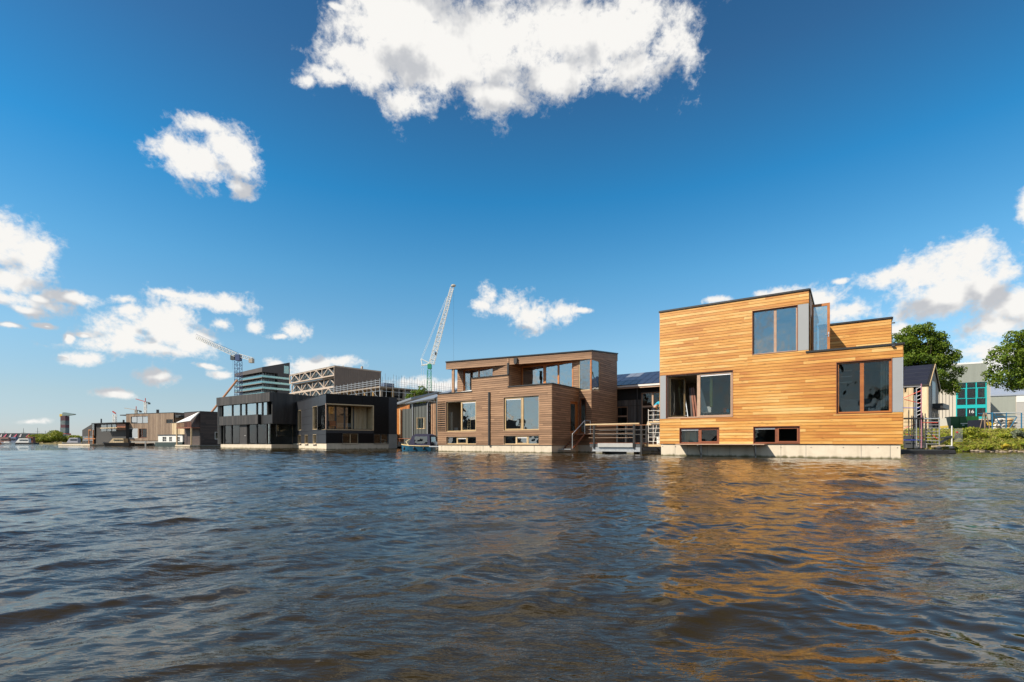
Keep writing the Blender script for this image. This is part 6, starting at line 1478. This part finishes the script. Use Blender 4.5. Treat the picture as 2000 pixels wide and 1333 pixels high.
    # small boat landing rail in white tube
    t = thing('landing_rail', 'white tube frame standing at the end of the timber landing by the bank', 'rail', P3(1859, 876, 39.5)[:2] + (0,), 0)
    c = 39.5 / FPX; r = lambda u, v: ((u - 1859) * c, 0, CAM_H + (865 - v) * c)
    MB().path([r(1859, 832), r(1859, 871.5), r(1826, 871.5)], .045, 6).build('tube_frame', WHITE, t)
    MB().bar(r(1820, 872.5), r(1845, 870.5), .09, 4).build('landing_plank', PALE, t)
    for k in range(3): MB().bar(r(1836, 867 - k * 2), r(1857, 854.5 - k * 1.2), .035, 4).build('stair_bar', DKSTEEL, t)
    MB().bar(r(1838, 856), r(1858, 853), .09, 4).build('step_plank', DKSTEEL, t)
gabled()
# ------------------------------------------------------------------ industrial units on the quay
def lettering(name, text, size, m, parent, loc, off=0.0, shear=0.0):
    fc = bpy.data.curves.new(name, 'FONT'); fc.body = text; fc.size = size; fc.extrude = .01; fc.offset = off; fc.shear = shear
    tmp = bpy.data.objects.new(name, fc); COL.objects.link(tmp); dg = bpy.context.evaluated_depsgraph_get()
    me = bpy.data.meshes.new_from_object(tmp.evaluated_get(dg)); bpy.data.objects.remove(tmp); me.materials.clear(); me.materials.append(m)
    return link(name, me, parent, loc, (R(90), 0, 0))
def industry():
    fr = fr_at(1927, 0, -700, False, 75); on = fr.on; x = lambda u: on(u, 780)[0]
    CL = mat('pale corrugated cladding', (.30, .32, .28), .55, .1, .08, .3); CM = mat('cream wall sheet', (.50, .45, .37), .6, 0, .08, .3); TE = mat('teal window frame', (.01, .36, .36), .4)
    B = thing('industrial_building', 'pale corrugated industrial building with teal framed windows behind the green container', 'building', (fr.x, fr.y, 1.7), fr.a)
    Z = lambda u, v: on(u, v)[1] - 1.7
    zt = Z(1900, 711.3); zm = Z(1900, 746.5); wr = fr.rect(1868, 1926, 748.5, 818, 746.5, 818); wr = (wr[0], wr[1], wr[2] - 1.7, wr[3] - 1.7)
    xl = x(1815); ul = x(1853)
    reg = [(xl, x(1934.5), 0, zm - .05)]
    wl, wf = wall(B, fr, 0, 0, 0, reg, [wr], CM, y_back=0)
    MB().box(ul, x(1927.5), -.06, .25, zm - .05, zt).build('upper_wall', CL, B)
    n = 34
    for i in range(n): s = ul + (x(1927.5) - ul) * (i + .5) / n; MB().box(s - .05, s + .05, -.12, -.06, zm - .05, zt).build('corrugation', CL, B)
    for i in range(8): s = xl + (x(1867) - xl) * i / 8; MB().box(s - .02, s + .02, -.03, 0, 0, zm - .1).build('sheet_joint', DKSTEEL, wl)
    for i in range(3): s = x(1928 + i * 2.4); MB().box(s - .03, s + .03, -.03, 0, 0, zm - .1).build('sheet_joint', CL, wl)
    MB().box(ul - .1, x(1928), -.15, .4, zt, zt + .25).build('roof_edge', WHITE, B)
    MB().box(xl, x(1934.5), .25, 15, zm - .3, zm - .05).box(ul, x(1927.5), .25, 15, zt - .2, zt).build('roof', CONC_G, B)
    MB().box(x(1927.5) - .2, x(1927.5), .25, 15, zm - .05, zt - .2).box(x(1934.5) - .2, x(1934.5), .25, 15, 0, zm - .3).box(ul, ul + .2, .25, 15, zm-.05, zt-.2).build('side_wall', CL, B)
    # teal window grid
    w = MB(); t = .09; s0, s1 = wr[0], wr[1]; cols = [s0, x(1887.5), x(1906.5), s1]
    rows = [wr[2], Z(1897, 815), Z(1897, 797), Z(1897, 791.5), Z(1897, 778.5), Z(1897, 758.5), wr[3]]
    for c in cols: w.box(c - t*.7, c + t*.7, -.06, .1, wr[2], wr[3])
    for z in rows: w.box(s0, s1, -.055, .095, z - t*.5, z + t*.5)
    w.box(s0, s1, -.05, .08, Z(1897, 797), Z(1897, 791.5)); w.box(s0, s1, -.05, .08, wr[2], Z(1897, 815))
    wo = w.build('window_grid', TE, B)
    for a, b in zip(cols[:-1], cols[1:]):
        for c, d in ((rows[1], rows[2]), (rows[3], rows[4]), (rows[4], rows[5]), (rows[5], rows[6])):
            MB().box(a + .1, b - .1, .02, .04, c + .07, d - .07).build('pane', GLASS_D, wo)
    for k in (0, 2):
        a, b = cols[k], cols[k+1]; m = MB(); e = .07; c, d = rows[4], rows[5]
        m.box(a+.1, a+.1+e, -.09, -.04, c, d).box(b-.1-e, b-.1, -.09, -.04, c, d).box(a+.1+e, b-.1-e, -.09, -.04, c, c+e).box(a+.1+e, b-.1-e, -.09, -.04, d-e, d); m.build('sash', TE, wo)
    lettering('number', '16', .72, WHITE, wo, (x(1896.5) - .35, -.02, Z(1896, 807.3)))
    slab(B, 'interior', DARK, xl + .3, x(1934), 3, 3.1, 0, zm - .3)
    # lower unit to the right, set back
    g = fr_at(1934, 0, -700, False, 84); on2 = g.on; X = lambda u: on2(u, 780)[0]; Z2 = lambda u, v: on2(u, v)[1] - 1.7
    B2 = thing('industrial_building', 'lower pale industrial unit with white shutter door at the right picture edge', 'building', (g.x, g.y, 1.7), g.a)
    z1 = Z2(1960, 773.5); MB().box(X(1925), X(2080), 0, 10, 0, z1).build('wall', CM, B2)
    for i in range(30): s = X(1934) + (X(1984) - X(1934)) * i / 30; MB().box(s - .05, s + .05, -.06, 0, 2, z1).build('corrugation', CL, B2)
    MB().box(X(1984.5), X(2060), -.1, -.01, Z2(1990, 786), z1).build('shutter_box', WHITE, B2)
    dr = MB().box(X(1985), X(2060), -.06, -.01, 0, Z2(1990, 786.5)).build('shutter_door', mat('grey shutter', (.35, .34, .32), .6), B2)
    for k in range(8): z = .3 + k * .5; MB().box(X(1985), X(2060), -.075, -.061, z, z + .03).build('slat', CONC_G, dr)
    MB().hexa([(X(1925), -.2, z1), (X(2080), -.2, z1), (X(2080), 12, z1 + 3), (X(1925), 12, z1 + 3), (X(1925), -.2, z1 + .2), (X(2080), -.2, z1 + .2), (X(2080), 12, z1 + 3.2), (X(1925), 12, z1 + 3.2)]).build('roof', mat('pale blue grey roof', (.33, .36, .42), .4, .2), B2)
    # yard things
    gz = 1.78
    Yc = 52; c = P3(1884, 840, Yc); t = thing('container', 'dark green skip container with small white mark among the bushes', 'container', (c[0], Yc, gz), R(-22))
    gm = mat('dark green steel', (.012, .095, .02), .45, .1, .3, 1); k = Yc / FPX
    MB().prism([(-1.15, 0), (1.15, 0), (1.15, 1.8), (-1.15, 1.8)], 0, 1.5, 'y').build('body', gm, t)
    for q in (-1.15, -.4, .35, 1.1): MB().box(q - .03, q + .05, -.05, 0, 0, 1.8).build('rib', gm, t)
    MB().box(-.35, .25, -.012, -.002, 1.0, 1.09).box(-.2, -.02, -.012, -.002, .84, .92).build('lettering', mat('white lettering', (.6, .65, .6), .5), t)
    t = thing('portable_toilet', 'dark blue cabin with pitched grey roof behind the leaning board', 'cabin', P3(1851, 840, 56)[:2] + (gz,), R(-20))
    MB().box(-.5, .5, 0, 1, 0, 1.0).box(-.5, .5, 0, 1, 1.0, 1.15).build('body', mat('dark blue plastic', (.01, .03, .1), .5), t)
    MB().prism([(-.6, 1.15), (.6, 1.15), (.35, 1.5), (-.2, 1.6)], -.1, 1.1, 'y').build('roof', mat('slate plastic', (.08, .09, .13), .6), t)
    t = thing('notice_board', 'tilted white and yellow notice board on a post among the weeds', 'sign', P3(1843, 850, 46)[:2] + (1.2,), R(-10))
    k = 46 / FPX; b_ = MB().hexa([(-.3, 0, .75), (.42, 0, .8), (.42, .04, .8), (-.3, .04, .75), (-.42, 0, 1.85), (.2, 0, 1.9), (.2, .04, 1.9), (-.42, .04, 1.85)]).build('board', mat('white and cream board', (.62, .58, .48), .6), t)
    MB().hexa([(-.31, -.01, .95), (.4, -.01, 1.0), (.4, -.002, 1.0), (-.31, -.002, .95), (-.33, -.01, 1.15), (.37, -.01, 1.2), (.37, -.002, 1.2), (-.33, -.002, 1.15)]).build('yellow_stripe', mat('yellow stripe', (.6, .42, .08), .6), t)
    MB().bar((.1, .07, 0), (-.05, .07, 1.8), .03, 5).build('post', PALE, t)
    # step ladder
    Yl = 45; c = Yl / FPX; t = thing('step_ladder', 'weathered grey step ladder standing beside the yellow banner', 'ladder', P3(1924, 843, Yl)[:2] + (1.8,), 0)
    H = 1.75
    for sx in (-1, 1):
        MB().bar((sx * .24, -.25, 0), (sx * .1, 0, H), .04, 4).build('leg', BEIGE, t); MB().bar((sx * .26 + .05, .35, 0), (sx * .1 + .03, .05, H), .035, 4).build('leg', BEIGE, t)
    for i in range(5): f = (i + .7) / 5.5; MB().box(-.24 + .14*f, .24 - .14*f, -.27 + .25*f, -.18 + .25*f, H*f, H*f + .03).build('step', BEIGE, t)
    # blue rack with sacks
    Yr = 46; c = Yr / FPX; p = P3(1937, 841, Yr); t = thing('steel_rack', 'blue tubular steel rack holding white and tan sacks on the bank top', 'rack', (p[0], p[1], 1.85), 0)
    r = lambda u, v, y=0: ((u - 1937) * c, y, (841 - v) * c)
    bl = mat('blue rack steel', (.02, .14, .26), .45, .2)
    for (a, b) in (((1938, 841), (1938, 804)), ((1965.5, 839), (1965.5, 804)), ((1995, 837), (1995, 804))): MB().bar(r(*a), r(*b), .05, 6).build('upright', bl, t)
    for (a, b, m) in (((1938, 805), (1996, 804), WHITE), ((1945, 812), (1985, 812), bl), ((1940, 803.5), (1955, 830), bl), ((1955, 830), (1963.5, 841), WHITE), ((1986, 813), (1968, 841), bl), ((1963.5, 841), (1970, 840), WHITE)):
        MB().bar(r(*a), r(*b), .04, 6).build('brace', m, t)
    for a in ((1938, 805), (1996, 804)): MB().bar(r(*a), r(*a, 1.4), .04, 6).build('crossbar', bl, t)
    MB().bar(r(1938, 805, 1.4), r(1996, 804, 1.4), .04, 6).build('crossbar', bl, t)
    MB().box(.5, 2.9, .2, 1.3, -.02, .1).build('pallet', BEIGE, t)
    sm = [mat('white sack', (.6, .57, .52), .9, 0, .2, 2, .5, 4), mat('tan sack', (.5, .33, .16), .9, 0, .2, 2, .5, 4)]
    rr = random.Random(2)
    desc = ['lowest', 'lower', 'upper', 'topmost']; k = 0
    for row in range(4):
        for i in range(4 - (row == 3)):
            u_ = 1958 + i * 11 + row * 1.5 + rr.uniform(-1, 1); v_ = 834.5 - row * 5.6
            s_ = r(u_, v_, .6 + rr.uniform(-.1, .1)); q = MB(); q.ball((0, 0, 0), .34, .25, .15, 10, 6); o = q.build('sack', sm[(row * 3 + i * 2) % 3 == 1], None, smooth=True)
            o.location = (t.location.x + s_[0], t.location.y + s_[1], t.location.z + s_[2]); o.rotation_euler = (rr.uniform(-.15, .15), rr.uniform(-.25, .25), rr.uniform(-.4, .4))
            nth = ['leftmost', 'second from left', 'third from left', 'rightmost'][i] if not (row == 3 and i == 2) else 'rightmost'
            tag(o, '%s sack, %s in the %s layer of the blue rack' % ('tan' if (row * 3 + i * 2) % 3 == 1 else 'white', nth, desc[row]), 'sack', 'sacks piled in the blue rack')
    # yellow lettering banner on a dark trailer
    t = thing('trailer', 'dark open trailer with a yellow lettered banner behind the step ladder', 'trailer', P3(1940, 838, 49)[:2] + (gz,), R(-4))
    c = 49 / FPX; MB().box(-1.3, 1.0, 0, 1.4, .35, 1.3).build('body', mat('trailer black', (.012, .014, .025), .5), t)
    for q in (-.9, .5): MB().bar((q, -.08, .3), (q, .12, .3), .3, 12).build('wheel', BLACK, t)
    lettering('banner_lettering', 'Vissta', .52, mat('yellow print', (.75, .5, .02), .5), t, (-.72, -.03, .72), .012, .2)
    # cage trolley near the water
    t = thing('wire_cage', 'grey wire mesh cage with a red tag on the bank by the landing', 'cage', P3(1865, 860, 41.5)[:2] + (.9,), R(-15))
    m = MB()
    for i in range(7): m.bar((i*.085, 0, 0), (i*.085, 0, 1.1), .012, 4)
    for i in range(8): m.bar((0, 0, i*.155), (.52, 0, i*.155), .012, 4)
    o = m.build('mesh_panel', ALU, t); o['kind'] = 'stuff'; MB().box(.08, .22, -.03, -.01, .72, .84).build('tag', mat('red tag', (.5, .02, .04), .5), t)
industry()
# ------------------------------------------------------------------ bank vegetation
def bank_veg():
    rng = np.random.default_rng(3)
    def bz(y, ye): return np.interp(y - ye, [0, .5, 1.9, 3.4, 30], [-.45, .25, 1.0, 1.72, 1.76])
    n = 52000; X = rng.uniform(28, 62, n); ye = np.interp(X, [29.8, 34.5, 41, 60, 120], [43.5, 41.5, 40.4, 40.5, 41]); Y = ye + .35 + rng.gamma(1.6, 1.3, n)
    dens = np.sin(X * 1.3) * np.cos(Y * 1.7 + X * .6) + .4 * np.sin(X * 3.1 + Y); keep = dens > rng.uniform(-1.6, .6, n); X, Y, ye = X[keep], Y[keep], ye[keep]
    Z = bz(Y, ye); h = rng.uniform(.12, .42, len(X)); P = np.stack([X, Y, Z + h * rng.uniform(.2, 1, len(X))], 1)
    a = np.where(rng.uniform(0, 1, len(X)) < .5)[0]; b = np.setdiff1d(np.arange(len(X)), a)
    for nm, ii, m, s, asp in (('ground_cover', a, LEAF2, .17, .55), ('bank_grass', b, LEAF3, .34, .16)):
        V, F = leaves(P[ii], np.tile([0, -.6, .5], (len(ii), 1)), s, 5, asp); tag(link(nm, mesh_np(nm, V, F, m)), 'low green weeds covering the bank' if 'cover' in nm else 'pale dry grass on the bank', None, kind='stuff')
    for i, (u, v, Y, r, h, m, lab) in enumerate(((1882, 848, 42.8, 1.15, 1.15, LEAF2, 'broad leafy bush in front of the green container'), (1903, 852, 42.5, .9, .8, LEAF2, 'bush left of the step ladder, lower than its neighbour'),
            (1845, 852, 43, .6, .6, LEAF2, 'small weedy bush under the notice board'), (1888, 872, 41.2, 1.2, .55, LEAF2, 'wide low bush near the waterline below the green container'),
            (1965, 858, 42.3, 1.0, .75, LEAF2, 'green bush below the sack rack'), (1990, 855, 42.5, 1.1, .95, LEAF5, 'silvery green bush at the right picture edge'),
            (1918, 873, 41.2, 1.0, .5, LEAF2, 'low bush on the waterline below the step ladder'), (1958, 874, 41.1, .45, .4, LEAF4, 'small clump of yellow flowers by the waterline'),
            (1980, 875, 41.3, 1.0, .55, LEAF2, 'low bush on the waterline near the right edge'), (1862, 876, 41.0, .7, .4, LEAF2, 'low bush by the water beside the white tube frame'))):
        p = P3(u, v, Y); yy = np.interp(p[0], [29.8, 34.5, 41, 60], [43.5, 41.5, 40.4, 40.5]); bush(lab, (p[0], Y, float(bz(Y, yy)) - .05), r, h * .85, 60 + i, m, 1500, .15, 'bushes on the right bank')
    # stones along the waterline
    mb = MB(); rr = random.Random(1)
    for i in range(160):
        x_ = rr.uniform(33, 62); y_ = float(np.interp(x_, [29.8, 34.5, 41, 60], [43.5, 41.5, 40.4, 40.5])) + rr.uniform(.15, .5); s = rr.uniform(.06, .18)
        mb.ball((x_, y_, rr.uniform(-.02, .12)), s * 1.4, s, s * .7, 6, 4)
    tag(mb.build('waterline_stones', mat('sandy stones', (.3, .24, .18), .9, 0, .3, 3)), 'pale rubble stones along the waterline', None, kind='stuff')
bank_veg()
# every object that is drawn more than once keeps its own tone through its object random
# ------------------------------------------------------------------ things glimpsed through the windows
def inside():
    def put(fr, s, y, z, name, label, cat, parts, rz=0.0, group=None):
        t = thing(name, label, cat, (*fr.world(s, y), z), fr.a + rz, group)
        for nm, m, bx in parts:
            q = MB()
            for b in bx: q.box(*b)
            q.build(nm, m, t)
        return t
    f = OF; x = lambda u, y=0: f.on(u, 750, y)[0]; z = lambda u, v, y=0: f.on(u, v, y)[1]
    cl = mat('grey green curtain', (.46, .5, .42), .9, 0, .2, 1.5, .6, 3, stretch=(4, 1, .3)); gs = mat('grey sofa cloth', (.22, .25, .28), .9, 0, .2, 5)
    yel = mat('yellow green paint', (.55, .50, .12), .6); wh = WHITE
    put(f, x(1374, .7), .7, z(1380, 796, .7), 'timber_post', 'yellow sunlit timber post and lintel behind the right pane of the wide window', 'post',
        [('upright', yel, [(.35, .5, 0, .1, 0, 1.75)]), ('lintel', yel, [(-.05, .5, -.01, .1, 1.75, 1.95)])])
    put(f, x(1369, .4), .4, z(1369, 806, .4), 'curtain', 'pale drawn curtain corner low behind the right pane of the wide window', 'curtain', [])
    t = bpy.data.objects['curtain']; MB().hexa([(0,0,0),(.42,0,0),(.42,.03,0),(0,.03,0),(0,0,1.45),(.05,0,1.3),(.05,.03,1.3),(0,.03,1.45)]).build('cloth', wh, t)
    for i, (u, c, lab) in enumerate(((1413, (.75, .15, .03), 'small orange box on the sill of the wide window, left of the blue one'), (1418.5, (.02, .4, .6), 'small blue box on the sill of the wide window, right of the orange one'))):
        o = MB().box(0, .16, 0, .14, 0, .16 + .08 * (1 - i)).box(.02, .14, .02, .12, .16 + .08 * (1 - i), .18 + .08 * (1 - i)).build('box', mat('box paint %d' % i, c, .5)); o.location = (*f.world(x(u, .3), .3), z(u, 806, .3)); o.rotation_euler = (0, 0, f.a); tag(o, lab, 'box', 'small boxes on the window sill')
    put(f, x(1371, 1.1), 1.1, 1.76, 'workbench', 'dark workbench with clutter behind the wide window', 'table', [('tabletop', DKSTEEL, [(0, 1.3, 0, .6, .8, .86)]), ('leg', DKSTEEL, [(.05, .12, .05, .1, 0, .8)]), ('leg', DKSTEEL, [(1.15, 1.22, .05, .1, 0, .8)]), ('clutter', STEEL, [(.2, .5, .1, .4, .861, 1.2)])])
    # tall right window: shelves, sofa, curtain
    put(f, x(1639, .9), .9, z(1645, 748, .9), 'wall_shelf', 'three white shelves on the left inside the tall right window', 'shelf', [('shelf', wh, [(0, .55, 0, .25, k * .3, k * .3 + .035)]) for k in range(3)])
    put(f, x(1641, .8), .8, 1.76, 'sofa', 'grey blue sofa low inside the left pane of the tall right window', 'sofa', [('seat', gs, [(0, 1.25, 0, .8, .1, .9)]), ('backrest', gs, [(0, 1.25, .7, .9, .9, 1.3)])])
    put(f, x(1692, .9), .9, 1.76, 'armchair', 'grey armchair low inside the right pane of the tall right window', 'chair', [('seat', gs, [(0, .9, 0, .8, .1, .9)]), ('backrest', gs, [(0, .9, .7, .9, .9, 1.25)])])
    put(f, x(1720, .45), .45, z(1725, 800, .45), 'curtain', 'grey green curtain along the right edge of the tall right window', 'curtain', [('cloth', cl, [(k * .1, k * .1 + .07, (k % 2) * .05, (k % 2) * .05 + .03, 0, 2.35) for k in range(4)])], group='curtains')
    # downstairs
    put(f, x(1337, .6), .6, .75, 'cupboard', 'pale cupboard behind the left pane of the leftmost low window', 'cupboard', [('body', cl, [(0, .7, 0, .5, 0, .75)]), ('door', PALE, [(.05, .32, -.02, 0, .05, .7)])])
    # upstairs curtain
    # brown house
    f = BF; x = lambda u, y=0: f.on(u, 750, y)[0]; z = lambda u, v, y=0: f.on(u, v, y)[1]
    put(f, x(878, .5), .5, 1.25, 'curtain', 'beige curtain at the left of the half open window of the brown house', 'curtain', [('cloth', mat('beige cloth', (.42, .37, .28), .9), [(k * .12, k * .12 + .09, (k % 2) * .05, (k % 2) * .05 + .03, 0, 2.2) for k in range(3)])], group='curtains')
    put(f, x(880, .9), .9, 1.25, 'dining_chair', 'pale dining chair inside the half open window of the brown house', 'chair', [('seat', wh, [(0, .45, 0, .45, .42, .46)]), ('backrest', wh, [(0, .45, .42, .46, .46, .9)]), ('leg', wh, [(0, .04, 0, .04, 0, .42)]), ('leg', wh, [(.41, .45, 0, .04, 0, .42)])])
    put(f, x(1023, .35), .35, z(1028, 838, .35), 'step_stool', 'small folding step stool behind the right pane of the brown house front window', 'stool',
        [('leg', PALE, [(0, .05, 0, .05, 0, .75)]), ('leg', PALE, [(.45, .5, 0, .05, 0, .75)]), ('step', PALE, [(.05, .45, 0, .12, .25, .29)]), ('step', PALE, [(.05, .45, 0, .12, .5, .54)]), ('seat', PALE, [(-.02, .52, -.02, .2, .75, .8)])])
    put(f, x(989, .5), .5, z(990, 840, .5), 'sideboard', 'grey sideboard low behind the left pane of the brown house front window', 'cupboard', [('body', gs, [(0, 1.25, 0, .4, 0, .95)]), ('top', wh, [(-.02, 1.27, -.02, .42, .95, .98)])])
    put(f, x(1072, 5.4), 5.4, 5.05, 'dining_table', 'pale table behind the balcony windows of the brown house', 'table', [('tabletop', wh, [(0, 1.4, 0, .7, .72, .76)]), ('leg', wh, [(.05, .1, .05, .1, 0, .72)]), ('leg', wh, [(1.3, 1.35, .05, .1, 0, .72)])])
    # grey panelled house
    f = GF; x = lambda u, y=0: f.on(u, 800, y)[0]; z = lambda u, v, y=0: f.on(u, v, y)[1]
    put(f, x(677, 2.6), 2.6, z(680, 838, 2.6), 'pendant_lamp', 'cluster of small bright pendant lamps hanging behind the loggia glass', 'lamp', [('shade', PALE, [(k * .3, k * .3 + .12, 0, .12, 1.9 - (k % 2) * .25, 2.05 - (k % 2) * .25)]) for k in range(3)] + [('cable', DKSTEEL, [(k * .3 + .05, k * .3 + .065, .05, .065, 2.05 - (k % 2) * .25, 2.5)]) for k in range(3)])
    put(f, x(646, 1.0), 1.0, z(650, 838.5, 1.0), 'lounge_chair', 'wooden lounge chair in the open loggia of the grey panelled house', 'chair', [('seat', ORANGE_W, [(0, .7, 0, .6, .35, .42)]), ('backrest', ORANGE_W, [(0, .7, .52, .6, .42, .95)]), ('leg', ORANGE_W, [(0, .06, 0, .06, 0, .35)]), ('leg', ORANGE_W, [(.64, .7, 0, .06, 0, .35)])])
    put(f, x(744, .6), .6, z(748, 866, .6), 'garden_chair', 'white slatted chair behind the lower right window of the grey panelled house', 'chair', [('seat', wh, [(0, .6, 0, .5, .38, .43)]), ('backrest', wh, [(.0, .12, .1, .5, .43, 1.0)]), ('leg', wh, [(.02, .07, 0, .05, 0, .38)]), ('leg', wh, [(.52, .57, 0, .05, 0, .38)])])
    # black house curtains and table
    f = KF; x = lambda u, y=0: f.on(u, 800, y)[0]
    put(f, x(457, 1.6), 1.6, 1.0, 'dining_table', 'white table behind the lower windows of the black house', 'table', [('tabletop', wh, [(0, 1.8, 0, .8, .72, .78)]), ('leg', wh, [(.1, .16, .1, .16, 0, .72)]), ('leg', wh, [(1.64, 1.7, .1, .16, 0, .72)])])
inside()
opposite_shore()
